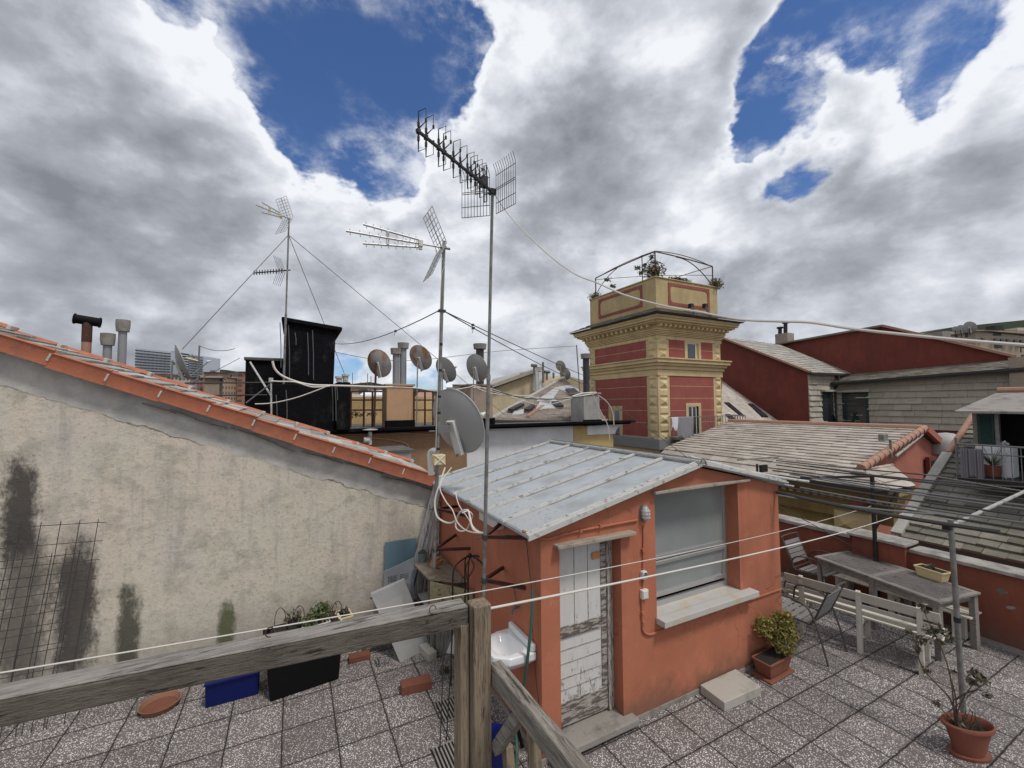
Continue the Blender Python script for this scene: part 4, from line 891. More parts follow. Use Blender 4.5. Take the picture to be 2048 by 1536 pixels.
# planters, saucer, bricks on the left
bp=thing('large_planter','large black rectangular planter on the tiles below the beige wall','planter',(.22,6.0,0))
A,B=V((-.22,5.55,0)),V((.58,5.63,0)); ax=(B-A); ay=V((-.05,.55,0))
m=MB(); lo=[A+ax*.05+ay*.05,A+ax*.95+ay*.05,A+ax*.95+ay*.95,A+ax*.05+ay*.95]; hi=[A+V((0,0,.56)),A+ax+V((0,0,.56)),A+ax+ay+V((0,0,.56)),A+ay+V((0,0,.56))]
m.hexa(lo+hi); m.build('tub','darkplastic',bp,bevel=.02); m=MB()
for p0,p1 in ((hi[0],hi[1]),(hi[1],hi[2]),(hi[2],hi[3]),(hi[3],hi[0])): m.bar(p0+V((0,0,.01)),p1+V((0,0,.01)),.04,.03)
m.build('rim','darkplastic',bp); m=MB(); m.cbox(A+ax*.5+ay*.5+V((0,0,.565)),(.72,.48,.006)); m.build('soil','soil',bp)
def boxpot(c,w_,d_,h_,rz,mat,label,plant,grp,name='window_box'):
    t=thing(name,label,'planter',c,grp); c=V(c); m=MB(); rm=Matrix.Rotation(rz,3,'Z')
    lo=[c+rm@V((sx_*w_*.42,sy_*d_*.42,0)) for sx_,sy_ in ((-1,-1),(1,-1),(1,1),(-1,1))]; hi=[c+rm@V((sx_*w_*.5,sy_*d_*.5,h_)) for sx_,sy_ in ((-1,-1),(1,-1),(1,1),(-1,1))]
    m.hexa(lo+hi); m.build('tub',mat,t,bevel=.006)
    m=MB()
    for i in range(4): m.bar(hi[i],hi[(i+1)%4],.018,.02)
    m.build('rim',mat,t,bevel=.003); m=MB(); m.cbox(c+V((0,0,h_+.002)),(w_*.9,d_*.86,.008),rz); m.build('soil','soil',t)
    if plant:
        cnt,rad,mat2=plant; leaves(MB(),c+V((0,0,h_+rad*.6)),(rad,rad*.8,rad*.8),cnt,.026,shell=.1).build('foliage',mat2,t)
        m=MB(); 
        for i in range(9): a=random.uniform(0,6.28); m.tube([c+V((0,0,h_)),c+V((math.cos(a)*rad*.7,math.sin(a)*rad*.6,h_+rad*random.uniform(.5,1.4)))],.003,4)
        m.build('stems','bark',t)
    return t
zz=.585
for (x,y_,mat,lab,pl) in ((590,1258,'darkplastic','black pot of thin stems at the left end of the row on the big planter',(160,.15,'leafdry')),(622,1262,'white','white window box of low green plants in the row on the big planter',(260,.12,'leafg')),
    (645,1248,'white','white window box with the tallest green plant in the row on the big planter',(420,.17,'leafg')),(668,1246,'white','small white box with bare wiry stems beside the yellow box',(20,.08,'leafdry')),(690,1236,'offwhite','yellow box with dry sprigs at the right end of the row on the big planter',(60,.07,'leafdry'))):
    q=pz(x,y_-4,.70); boxpot((q.x-.01,min(q.y-.0,6.35),zz),.15,.22,.14,R(6),mat,lab,pl,'planters in a row on the big black tub')
for i in range(4):
    q=pz(560+38*i,1258-5*i,.6); cord('wire_hoop',smoothpath([V((q.x-.06,q.y,.60)),V((q.x-.05,q.y,.78)),V((q.x,q.y,.85)),V((q.x+.05,q.y,.78)),V((q.x+.06,q.y,.60))]),.004,'black',('bent black wire hoop at the left end of the planter row','bent black wire hoop over the first white box','bent black wire hoop behind the tallest plant','bent black wire hoop beside the yellow box')[i],'wire hoop','wire hoops over the planter row')
A=pz(410,1418); t=thing('blue_box','dark blue plastic box standing on the tiles left of the black planter','box',(A.x+.25,A.y+.1,0))
MB().prism([(A.x,A.y,0),(A.x+.50,A.y-.0,0),(A.x+.50,A.y-.04,.27),(A.x-.0,A.y-.04,.27)],(0,.22,0)).build('body','bluepaint',t,bevel=.012); MB().box((A.x-.01,A.y-.06,.262),(A.x+.51,A.y+.20,.285)).build('lid_rim','bluepaint',t,bevel=.004)
q=pz(320,1412,.02); sc_=MB().lathe([(0,.0),(.15,.0),(.185,.06),(.19,.064),(.178,.062),(.150,.012),(0,.01)],(q.x,q.y,.003),36); 
t=thing('plant_saucer','round clay saucer lying on the tiles below the handrail','saucer',(q.x,q.y,0)); sc_.build('dish','claypale',t,smooth=True); MB().lathe([(0,.0125),(.150,.0125),(.172,.036),(.171,.040),(.149,.0135),(0,.0135)],(q.x,q.y,.003),36).build('dark_base','brick',t,smooth=True)  # darker clay colour inside, put in to make the saucer read deeper
def brick(c,s,rz,mat,lab,nm='brick',grp='loose bricks on the tiles'): 
    m=MB(); m.cbox((c[0],c[1],c[2]+s[2]/2),s,rz); return tag(m.build(nm,mat,bevel=.006),lab,'brick',grp)
q=pz(832,1378); brick((q.x,q.y,0),(.34,.15,.10),R(-6),'brick','dark red brick alone on the tiles near the timber post')
q=pz(722,1318); brick((q.x-.02,q.y,0),(.26,.12,.07),R(-4),'brick','red brick under the pebbled paving piece')
q=pz(752,1300); brick((q.x+.0,q.y-.0,.072),(.32,.11,.045),R(8),'tileL','long pebbled paving piece lying on the red brick','paving_piece')
q=pz(764,1325); brick((q.x,q.y,0),(.15,.14,.045),R(4),'tileL','square pebbled paving piece on the tiles','paving_piece')
q=pz(860,1310); brick((q.x-.03,q.y,0),(.12,.28,.10),R(10),'slab','pale stone block at the foot of the corner table','stone_block',None)
q=pz(890,1345); leaves(MB(),(q.x,q.y,.05),(.10,.08,.05),160,.02,shell=.1); m=leaves(MB(),(q.x,q.y,.04),(.10,.08,.04),160,.02,shell=.1); tag(m.build('dry_weed','leafdry'),'small dark tuft of dry weeds between the tiles','plant')
# steel mesh against the wall
for gi,(pts4,nx,nz,lab) in enumerate((((py(-60,1060,6.5),py(212,1044,6.5),py(112,1500,6.42),py(-200,1500,6.42)),6,10,'rusty steel mesh leaning on the wall, with its corner standing higher'),((py(-60,1130,6.46),py(173,1105,6.46),py(110,1500,6.38),py(-200,1520,6.38)),7,9,'rusty steel mesh leaning in front of the other mesh, lower'))):
    t=thing('steel_mesh',lab,'steel mesh',(-2.4,6.4,0),'steel mesh sheets leaning on the beige wall'); a_,b_,c_,d_=pts4; c_=V((c_.x,6.2,0.01)); d_=V((d_.x,6.2,.01)); m=MB(); m2=MB()
    c_=V((b_.x-.12,6.2,.01)); d_=V((a_.x-.12,6.2,.01))
    for i in range(nx+1): f_=.06+i/nx*.88; m.tube([a_.lerp(b_,f_)+V((0,-.006,.04)),d_.lerp(c_,f_)],.004,5)
    for i in range(nz): f_=i/nz; p0,p1=a_.lerp(d_,f_),b_.lerp(c_,f_); m2.tube([p0,p1],.004,5)
    m.build('upright_bars','wire',t); m2.build('cross_bars','wire',t)

cord('guy_wire',[pd(-40,902,6.4),pd(100,868,6.4),pd(240,832,6.45),pd(330,795,7.5),pd(480,716,11.0)],.006,'wire','thin dark wire crossing in front of the upper beige wall and verge','wire')
# ---------------------------------------------------------------- right part of the terrace
A=pz(1405,1395); t=tag(MB().prism([(4.14,3.14,0.0),(4.74,3.12,0),(4.78,3.46,0),(4.16,3.46,0)],(0,0,.10)).build('stone_slab','slab',bevel=.008),'pale worn stone slab lying on the paving below the window','slab')
def frames(mb,pts,r,n=8): return mb.tube(smoothpath(pts,4),r,n)
def armchair(name,label,loc,rz,group):
    t=thing(name,label,'chair',loc,group); L=V(loc); m3=Matrix.Rotation(rz,3,'Z')
    w=lambda x,y_,z_: L+m3@V((x*1.06,y_*1.06,z_*1.06))   # local: faces +Y, width along X
    for s in (-1,1):
        m=MB(); frames(m,[w(.27*s,.24,.005),w(.27*s,.23,.4),w(.27*s,.20,.60),w(.27*s,.12,.65),w(.27*s,-.08,.64),w(.27*s,-.20,.55),w(.27*s,-.30,.25),w(.27*s,-.36,.005)],.0125)
        m.build('side_frame','brownmetal',t,smooth=True)
    m=MB(); frames(m,[w(-.235,.24,.42),w(-.235,-.10,.40),w(-.235,-.20,.44),w(-.235,-.36,.82),w(-.20,-.38,.87),w(.20,-.38,.87),w(.235,-.36,.82),w(.235,-.20,.44),w(.235,-.10,.40),w(.235,.24,.42)],.012)
    m.bar(w(-.27,.22,.41),w(.27,.22,.41),.02,.02); m.bar(w(-.27,-.19,.43),w(.27,-.19,.43),.018,.018); m.build('seat_frame','brownmetal',t,smooth=True)
    for i in range(5): 
        y_=.22-.083*i; MB().obox(w(-.225,y_-.035,.418-.004*i),m3@V((.45,0,0)),m3@V((0,.066,0)),(0,0,.008)).build('seat_slat','chairslat',t)
    for i in range(5):
        f0=.12+.17*i; a=w(-.225,-.20-.16*f0,.44+.38*f0); MB().obox(a,m3@V((.45,0,0)),m3@V((0,-.024,.058)),m3@V((0,-.008,-.003))).build('back_slat','chairslat',t)
    return t
armchair('metal_armchair','dark metal armchair with grey slats between the hut corner and the cream bench',(6.22,3.46,0),R(6),'metal slatted armchairs')
armchair('metal_armchair','dark metal armchair with grey slats at the far end of the long table',(7.98,4.22,0),R(182),'metal slatted armchairs')
# long table
tt=thing('slatted_table','long weathered grey slatted wooden table on the terrace','table',(7.85,3.2,0))
pa,pb_,pc,pdn=pz(1880,1205,.75),pz(1962,1185,.75),pz(1703,1105,.75),pz(1628,1112,.75)
pc=pb_+(pdn-pa)*1.0; pdn=pa+(pdn-pa)
pc=pdn+(pb_-pa)
def tp_(u_,v_,z_=.75): q=pa+(pb_-pa)*u_+(pdn-pa)*v_; return V((q.x,q.y,z_))
m=MB(); eu=(pb_-pa); ev=(pdn-pa)
def slab_(m,u0,u1,v0,v1,z0,z1): m.hexa([tp_(u0,v0,z0),tp_(u1,v0,z0),tp_(u1,v1,z0),tp_(u0,v1,z0),tp_(u0,v0,z1),tp_(u1,v0,z1),tp_(u1,v1,z1),tp_(u0,v1,z1)])
for u0,u1,v0,v1 in ((0,.09,0,1),(.91,1,0,1),(.09,.91,0,.035),(.09,.91,.965,1),(.09,.91,.48,.50),(.09,.91,.503,.523)): slab_(m,u0,u1,v0,v1,.722,.75)
m.build('top_frame','tablewood',tt,bevel=.003); m=MB()
n=17
for i in range(n):
    u0=.095+.81*i/n; slab_(m,u0,u0+.81/n*.56,.036,.479,.728,.747); slab_(m,u0,u0+.81/n*.56,.524,.964,.728,.747)
m.build('tabletop_slats','tablewood',tt)
m=MB()
for u0,u1,v0,v1 in ((.04,.07,.04,.96),(.93,.96,.04,.96),(.07,.93,.04,.055),(.07,.93,.945,.96)): slab_(m,u0,u1,v0,v1,.63,.720)
m.build('apron','tablewood',tt)
for u0,v0 in ((.02,.015),(.89,.015),(.02,.94),(.89,.94),(.02,.47),(.89,.47)):
    m=MB(); slab_(m,u0,u0+.09,v0,v0+.04,0,.721); m.build('leg','tablewood',tt,bevel=.003)
q=pz(1865,1157,.75); boxpot((q.x,q.y,.752),.34,.17,.13,R(-12)+PI/2,'offwhite','pale yellow plastic window box standing on the long table',(30,.06,'leafdry'),None,'window_box')
def bench(name,label,p0,p1,back,legs,group,tall=.80):
    """p0->p1 runs along the bench; 'back' unit vector points from the seat to the backrest"""
    t=thing(name,label,'bench',(V(p0)+V(p1))/2,group); p0,p1=V(p0),V(p1); d=(p1-p0); L=d.length; e=d.normalized(); b_=V(back)
    for i,(h_,o_) in enumerate(((.47,.02),(.565,.045),(.66,.07))):
        hh_=.062 if i<2 else .135; m=MB(); m.obox(p0+b_*(o_)+V((0,0,h_)),d,b_*.02,(b_*.022*hh_/.06)+V((0,0,hh_))); m.build('back_slat','benchpaint',t,bevel=.006 if i<2 else .012)
    for i in range(4): m=MB(); m.obox(p0-b_*(.40-.10*i)+V((0,0,.415+(.012 if i==0 else 0))),d,b_*.085,(0,0,.022)); m.build('seat_slat','benchpaint',t,bevel=.004)
    for f_ in legs:
        q=p0+e*L*f_; m=MB()
        m.prism([q+b_*.06+V((0,0,0)),q+b_*.14,q+b_*.125+V((0,0,tall)),q+b_*.075+V((0,0,tall)),q+b_*.03+V((0,0,.44)),q+b_*.02+V((0,0,.35))],e*.05); m.build('rear_leg','benchpaint',t,bevel=.005)
        m=MB(); m.prism([q-b_*.38,q-b_*.31,q-b_*.30+V((0,0,.25)),q-b_*.2+V((0,0,.34)),q+b_*.02+V((0,0,.35)),q+b_*.02+V((0,0,.412)),q-b_*.38+V((0,0,.412))],e*.05); m.build('front_leg','benchpaint',t,bevel=.005)
    return t
bench('slatted_bench','cream painted slatted bench with backrest towards the camera, in front of the long table',(6.94,2.28,0),(6.60,3.88,0),(-.978,-.208,0),(.10,.46,.86),'cream slatted benches')
bench('slatted_bench','cream painted slatted bench half hidden between the long table and the parapet',(8.30,2.35,0),(8.40,3.9,0),(1,-.05,0),(.05,.5,.92),'cream slatted benches',.45) if False else None
b2=thing('slatted_bench','low cream slatted bench half hidden behind the long table along the parapet','bench',(8.2,3.2,0),'cream slatted benches')
for i in range(4): MB().obox((8.02+.1*i,2.35,.40),(.08,0,0),(.02,1.75,0),(0,0,.022)).build('seat_slat','benchpaint',b2,bevel=.004)
for y_ in (2.5,3.2,3.9): MB().prism([(8.04,y_,0),(8.12,y_,0),(8.14,y_,.30),(8.30,y_,.30),(8.32,y_,0),(8.40,y_,0),(8.40,y_,.398),(8.04,y_,.398)],(0,.05,0)).build('leg','benchpaint',b2,bevel=.004)
# planter with shrub
t=thing('shrub_planter','rectangular clay planter with a bushy olive green shrub at the right corner of the hut','planter',(5.28,3.30,0))
c0=V((5.25,3.30,0)); m=MB(); rm=Matrix.Rotation(R(2),3,'Z')
lo=[c0+rm@V((x*.19,y_*.085,.03)) for x,y_ in ((-1,-1),(1,-1),(1,1),(-1,1))]; hi=[c0+rm@V((x*.235,y_*.11,.20)) for x,y_ in ((-1,-1),(1,-1),(1,1),(-1,1))]
m.hexa(lo+hi).build('tub','clay2',t,bevel=.008); m=MB(); [m.bar(hi[i],hi[(i+1)%4],.022,.022) for i in range(4)]; m.build('rim','clay2',t,bevel=.004)
MB().cbox(c0+V((0,0,.012)),(.50,.25,.022),R(2)).build('saucer','clay2',t,bevel=.008); MB().cbox(c0+V((0,0,.204)),(.44,.19,.012),R(2)).build('soil','soil',t)
cs=c0+V((.14,.02,.46)); m=MB(); 
for (dx_,dy_,dz_,rr,n_) in ((0,0,0,.17,520),(.12,-.02,-.04,.13,300),(-.12,.03,.05,.12,260),(.02,-.05,.12,.11,220),(.16,.02,.06,.10,180),(-.02,-.08,-.08,.12,220)): leaves(m,cs+V((dx_,dy_,dz_))*1.35,(rr*1.3,rr*1.1,rr*1.05),int(n_*1.6),.024,shell=.45)
m.build('foliage','leaf',t)
for i in range(8): a=i*.8; m=MB().tube(smoothpath([c0+V((.08,0,.2)),cs+V((.03*math.cos(a),.03*math.sin(a),-.1)),cs+V((.15*math.cos(a),.12*math.sin(a),.05+.02*i))],4),.005,5); m.build('branch','bark',t)
# oval pot with leggy plant + grey post
pb0=pz(1929,1455); gp=thing('grey_post','slim galvanised post with a T arm rising from behind the oval clay pot','post',(pb0.x,pb0.y,0))
gt=px(1903,1040,pb0.x); gt=V((pb0.x+.0,pb0.y+.02,2.07)); MB().tube([pb0,gt],.024,12).build('pole','steel',gp,smooth=True)
m=MB(); q=pb0.lerp(gt,.50); m.tube([q,q+V((0,0,.05))],.028,12); m.bar(q+V((-.06,0,.03)),q+V((.05,0,.0)),.02,.03); m.build('clamp','antblack',gp)
ar=thing('drying_arm','pale metal arm on top of the grey post reaching towards the parapet','arm',gt); ga=gt+V((-.10,-.01,-.06)); gb=gt+V((2.6,.02,.06))
MB().bar(ga,gb,.035,.022).build('arm','pale',ar,bevel=.003); m=MB(); m.cbox(ga+V((-.02,0,0)),(.07,.06,.05)); m.cbox(gt+V((.9,.03,-.03)),(.03,.06,.04)); m.build('end_clamp','antblack',ar)
pc_=pz(1925,1490); pc_=V((5.66,1.72,0)); ct=thing('oval_pot','large oval clay pot with a leggy half bare plant at the lower right','potted plant',pc_)
ang=R(-32); n=32
def ring(k_,z_): return [pc_+Matrix.Rotation(ang,3,'Z')@V((k_*.205*math.cos(2*PI*i/n),k_*.125*math.sin(2*PI*i/n),z_)) for i in range(n)]
rr=[ring(.60,.03),ring(.85,.22),ring(.9,.255),ring(1.02,.26),ring(1.04,.285),ring(.97,.30),ring(.90,.285),ring(.82,.22)]
m=MB(); m.add([v for r_ in rr for v in r_],[(i*n+j_,i*n+(j_+1)%n,(i+1)*n+(j_+1)%n,(i+1)*n+j_) for i in range(len(rr)-1) for j_ in range(n)]+[tuple(range(n-1,-1,-1))]); m.build('pot','clay',ct,smooth=True)
m=MB(); m.add(ring(.84,.225),[tuple(range(n))]); m.add(ring(.84,.22),[tuple(range(n))]); m.build('soil','soil',ct)
m=MB(); r0=ring(.80,.002); r1=ring(.84,.028); r2=ring(.78,.026); m.add(r0+r1+r2,[(i*n+j_,i*n+(j_+1)%n,(i+1)*n+(j_+1)%n,(i+1)*n+j_) for i in range(2) for j_ in range(n)]+[tuple(range(n-1,-1,-1)),tuple(range(2*n,3*n))]); m.build('saucer','clay',ct,smooth=True)
b0=pc_+V((.05,.0,.23))
def at(x,y_,off=0): q=px(x,y_,5.62+off); return q
br=[[(1918,1470),(1910,1440),(1905,1380),(1895,1330),(1880,1290),(1860,1250),(1845,1215)],[(1915,1465),(1912,1400),(1900,1350),(1885,1300)],[(1912,1430),(1898,1395),(1870,1365),(1848,1340),(1836,1310),(1840,1280),(1860,1262)],[(1925,1470),(1915,1430),(1925,1400),(1945,1370),(1965,1355)],[(1915,1450),(1890,1425),(1875,1410)],[(1930,1470),(1945,1450),(1950,1440)],[(1910,1400),(1935,1385),(1960,1380),(1975,1390)],[(1840,1300),(1825,1275),(1815,1262)]]
lf=MB()
for i,b_ in enumerate(br):
    pts=[at(x,y_,.05*math.sin(i*2.1)*j_/len(b_)) for j_,(x,y_) in enumerate(b_)]
    if i in(0,1,3,5): pts=[b0+V((.02*i-.03,0,0))]+pts
    MB().tube(smoothpath(pts,4),[.009-.006*j_/((len(pts)-1)*4) for j_ in range((len(pts)-1)*4+1)],5).build('stem','bark',ct,smooth=True)
for (x,y_,s,nn) in ((1842,1212,.05,26),(1850,1222,.03,14),(1862,1262,.07,50),(1845,1280,.06,42),(1835,1300,.05,30),(1818,1265,.05,30),(1883,1262,.06,40),(1900,1275,.05,26),(1880,1285,.05,24),(1852,1342,.045,26),(1950,1345,.06,44),(1965,1360,.06,50),(1975,1390,.035,16),(1945,1365,.05,24),(1876,1408,.04,20),(1915,1445,.06,30),(1905,1460,.05,24),(1905,1345,.03,12)):
    leaves(lf,at(x,y_,random.uniform(-.06,.06)),(s,s,s*.8),int(nn*1.3),.027,shell=.2)
lf.build('foliage','leafdry',ct)
m=MB()
for i in range(26): a=random.uniform(0,6.28); q=b0+V((.1*math.cos(a),.06*math.sin(a),0)); m.tube([q,q+V((random.uniform(-.08,.08),random.uniform(-.05,.05),random.uniform(.05,.16)))],.0025,4)
m.build('dead_stalks','bark',ct)
# black post with lines
bpz=V((8.36,3.72,0)); q=px(1755,1190,8.36); bpz=V((8.36,q.y+.0,0)); btp=V((8.36,bpz.y+.02,0)); 
zt_=onmast(bpz,950); pl=thing('black_post','black iron clothes line post with wide T arms beside the parapet','post',bpz)
top=V((8.36,bpz.y,zt_)); MB().tube([bpz,top],.03,10).build('pole','black',pl,smooth=True)
LZ=zt_-.02
aL=pz(1602,956,LZ); aR=pz(1825,975,LZ-.12)
MB().bar(top-V((0,0,.02)),aL,.035,.035).build('arm','black',pl); a2=V((8.36,bpz.y,onmast(bpz,985))); MB().bar(a2,aR,.03,.03).build('arm','black',pl)
m=MB(); k1=a2.lerp(aR,.62); m.bar(k1,V((8.36,bpz.y,onmast(bpz,1062))),.05,.03); m.build('brace','black',pl)
lines=[((1552,930),(2048,982)),((1552,921),(2060,966)),((1545,941),(2060,1000)),((1550,955),(2060,1032)),((1552,970),(2060,1060)),((1553,984),(2000,1064)),((1556,990),(1890,1030)),((1640,955),(2060,1012)),((1580,948),(2060,1020)),((1700,945),(2060,975)),((1600,975),(2060,1047)),((1620,932),(2060,990))]
for i,(a,b_) in enumerate(lines):
    A=pz(*a,LZ+.01*(i%3)); B=pz(*b_,LZ-.02+.01*(i%2)); dr_=.03 if i in (3,5,6) else .02
    cord('clothes_line',sag(A,B,dr_,10),.012 if i not in(5,) else .022,'wire' if i not in (6,7,8,10) else 'greywire','taut clothes line strung over the right side of the terrace','clothes line','clothes lines over the right side of the terrace')
A=pz(1830,946,LZ+.0); B=pz(2060,985,LZ); ch=thing('chain','grey twisted chain running among the clothes lines','chain',A)
m=MB(); 
for i in range(60):
    q=A.lerp(B,i/60.0); m.tube([q+V((0,0,.008*(i%2))),q+(B-A)/60*1.3],.007,4)
m.build('links','steel',ch)
bx_=pz(1515,932,LZ); tag(MB().bar(pz(1476,920,LZ+.03),pz(1556,914,LZ+.03),.05,.03).build('line_bracket','concrete'),'brown flat bar holding the far ends of the clothes lines behind the hut','bar')
m=MB(); q=pz(1514,928,LZ); m.tube([q,q-V((0,0,.35))],.02,8); m.cbox(q-V((-.2,0,.1)),(.2,.05,.14)); tag(m.build('line_winch','black'),'dark bracket under the flat bar at the far ends of the clothes lines','bracket')
m=MB(); A=V((XA+.06,YF+.12,zA+.05)); B=pz(1617,963,LZ+.12); m.tube(sag(A,B,.03,8),.016,8); m.tube(sag(A+V((0,.05,-.02)),B+V((-.25,.06,-.05)),.03,8),.012,8); tag(m.build('roof_pole','rib',smooth=True),'two pale thin poles lying from the hut ridge out to the right','poles')
# thin black guy across the terrace
pts=[py(1195,787,11.5),pd(1300,860,11.0),pd(1400,932,9.7),pd(1480,972,8.9),pd(1600,1035,7.8),pd(1750,1118,6.8),pd(1900,1190,6.1),pd(2060,1262,5.7)]
cord('guy_wire',smoothpath(pts,5),.007,'wire','thin black wire falling from the grey chimney across the hut to the lower right','wire')
q=pz(2066,1292,0); m=MB(); m.lathe([(0,0),(.10,0),(.12,.2),(.11,.21),(0,.2)],(q.x,q.y,0),18); t=thing('edge_pot','dark pot with a plant at the foot of the parapet, cut by the right edge','potted plant',(q.x,q.y,0)); m.build('pot','darkplastic',t,smooth=True); leaves(MB(),(q.x,q.y,.3),(.12,.12,.1),150,.03,shell=.2).build('foliage','leafg',t)
m=MB(); 
for i in range(5): m.bar((7.3+.05*i,5.0-.13*i,.03+.01*i),(8.35,4.25-.06*i,.03+.012*i),.05,.02)
tag(m.build('timber_pile','greywoodz'),'loose grey laths lying along the parapet behind the far armchair','laths')
# ---------------------------------------------------------------- tower
TX=16.0; TY=px(1315,720,TX).y; TX2=py(1443,780,TY).x; TY2=px(1180,760,TX).y
def tz(x,y_): return px(x,y_,TX).z
zb=px(1316,885,TX).z-.1; zbelt=(px(1316,738,TX).z,px(1316,715,TX).z); zc0=px(1316,668,TX-.1).z; zc1=pd(1314,624,(V((TX-.85,TY-.85,8))-CP).dot(_f)).z; zp=px(1309,552,TX).z
tw=thing('painted_tower','square ochre and red painted tower with quoins, heavy cornice and roof terrace','tower',(TX,TY,-20))
W1=TX2-TX; W2=TY2-TY
E_=MB(); E_.box((TX,TY,-20),(TX2,TY2,zc0)); E_.build('wall','cornice',tw)
# red panels, a few cm proud, split round the windows
def panelY(x0,x1,z0,z1,mb): mb.box((x0,TY-.02,z0),(x1,TY-.001,z1))
def panelX(y0,y1,z0,z1,mb): mb.box((TX-.02,y0,z0),(TX-.001,y1,z1))
fx=lambda f_: TX+W1*f_
fy=lambda f_: TY+W2*f_
q0=.17; q1=.86
dz0,dz1=py(1390,870,TY).z, py(1390,806,TY).z   # door frame
dx0,dx1=py(1371,840,TY).x,py(1401,840,TY).x
m=MB(); zl0=zb+.35; zl1=zbelt[0]-.28
# right (-Y) face lower
panelY(fx(q0),dx0,zl0,zl1,m); panelY(dx1,fx(q1),zl0,zl1,m); panelY(dx0,dx1,dz1,zl1,m)
wz0,wz1=py(1385,728,TY).z,py(1385,680,TY).z; wx0,wx1=py(1368,700,TY).x,py(1400,700,TY).x
zu0=zbelt[1]+.0; zu1=zc0-.16
panelY(fx(q0),wx0,zu0+.02,zu1,m); panelY(wx1,fx(q1),zu0+.02,zu1,m)
# left (-X) face
vx0,vx1=px(1246,840,TX).y,px(1219,840,TX).y; vz0,vz1=px(1232,866,TX).z-.3,px(1232,812,TX).z
panelX(fy(.14),vx0,zl0,zl1,m); panelX(vx1,fy(.90),zl0,zl1,m); panelX(vx0,vx1,vz1,zl1,m); panelX(vx0,vx1,zl0,vz0,m)
panelX(fy(.14),fy(.90),zu0+.02,zu1,m)
m.build('red_panel','towerred',tw)
m=MB()
for f_ in (.22,.42,.62,.82):
    z_=zl0+(zl1-zl0)*f_
    for a,b_ in ((fx(q0),dx0),(dx1,fx(q1))) if z_<dz1 else ((fx(q0),fx(q1)),): m.box((a,TY-.023,z_),(b_,TY-.0205,z_+.018))
    for a,b_ in ((fy(.14),vx0),(vx1,fy(.90))) if z_<vz1 else ((fy(.14),fy(.90)),): m.box((TX-.023,a,z_),(TX-.0205,b_,z_+.018))
z_=(zu0+zu1)/2; m.box((fx(q0),TY-.023,z_),(wx0,TY-.0205,z_+.018)).box((wx1,TY-.023,z_),(fx(q1),TY-.0205,z_+.018)).box((TX-.023,fy(.14),z_),(TX-.0205,fy(.90),z_+.018))
m.build('panel_lines','cornice',tw)
# windows and door
def opening(kind,x0,x1,z0,z1,face,frame=.16):
    if face=='Y': P_=lambda u_,d_,z_: V((u_,TY-d_,z_))
    else: P_=lambda u_,d_,z_: V((TX-d_,u_,z_))
    m=MB()
    def bx(u0,u1,d0,d1,z0_,z1_): m.hexa([P_(u0,d0,z0_),P_(u1,d0,z0_),P_(u1,d1,z0_),P_(u0,d1,z0_),P_(u0,d0,z1_),P_(u1,d0,z1_),P_(u1,d1,z1_),P_(u0,d1,z1_)])
    bx(x0,x0+frame,.001,.06,z0,z1); bx(x1-frame,x1,.001,.06,z0,z1); bx(x0+frame,x1-frame,.001,.06,z1-frame,z1)
    if kind!='door': bx(x0-.05,x1+.05,.001,.10,z0-.08,z0)
    w=m.build(kind,'cornice',tw)
    m=MB(); bx(x0+frame,x1-frame,.001,.006,z0,z1-frame); m.build('shadow_gap','void',w) if kind=='door' else None
    a,b_=x0+frame,x1-frame; m=MB()
    if face=='Y': lo,hi=(a,a+(b_-a)*.8)
    else: lo,hi=(a,a+(b_-a)*.7)
    t_=.045
    bx(lo,lo+t_,.008,.03,z0,z1-frame); bx(hi-t_,hi,.008,.03,z0,z1-frame); bx(lo+t_,hi-t_,.008,.03,z1-frame-t_,z1-frame); bx(lo+t_,hi-t_,.008,.03,z0,z0+t_)
    if kind=='door': bx((lo+hi)/2-.03,(lo+hi)/2+.03,.008,.03,z0+t_,z1-frame-t_)
    fr=m.build('frame','white',w); m=MB(); bx(lo+t_,hi-t_,.007,.012,z0+t_,z1-frame-t_); m.build('pane','darkglass' if face=='Y' else 'paneglass',w)
opening('window',wx0,wx1,wz0,wz1,'Y',.18); opening('door',dx0,dx1,dz0,dz1,'Y',.17); opening('window',vx0,vx1,vz0,vz1,'X',.2)
# quoins: alternating diamond and flat blocks on each corner
def quoins(face,u0,u1,z0,z1,n_):
    m=MB()
    P_=(lambda u_,d_,z_: V((u_,TY-d_,z_))) if face=='Y' else (lambda u_,d_,z_: V((TX-d_,u_,z_)))
    h_=(z1-z0)/n_
    for i in range(n_):
        a,b_=z0+i*h_+.03,z0+(i+1)*h_-.03; g=.05
        c4=[P_(u0+g,.001,a),P_(u1-g,.001,a),P_(u1-g,.001,b_),P_(u0+g,.001,b_)]
        if i%2==0: m.add(c4+[P_((u0+u1)/2,.12,(a+b_)/2)],[(0,1,4),(1,2,4),(2,3,4),(3,0,4)])
        else:
            s=.07; c5=[P_(u0+g+s,.05,a+s),P_(u1-g-s,.05,a+s),P_(u1-g-s,.05,b_-s),P_(u0+g+s,.05,b_-s)]
            m.add(c4+c5,[(4,5,6,7),(0,1,5,4),(1,2,6,5),(2,3,7,6),(3,0,4,7)])
    m.build('quoin_blocks','quoin',tw)
for (u0,u1) in ((TX+.02,fx(q0)-.1),(fx(q1)+.1,TX2-.02)): quoins('Y',u0,u1,zl0-.2,zl1+.2,8); quoins('Y',u0,u1,zu0+.02,zu1+.1,3)
for (u0,u1) in ((TY+.02,fy(.14)-.1),(fy(.90)+.08,TY2-.02)): quoins('X',u0,u1,zl0-.2,zl1+.2,8); quoins('X',u0,u1,zu0+.02,zu1+.1,3)
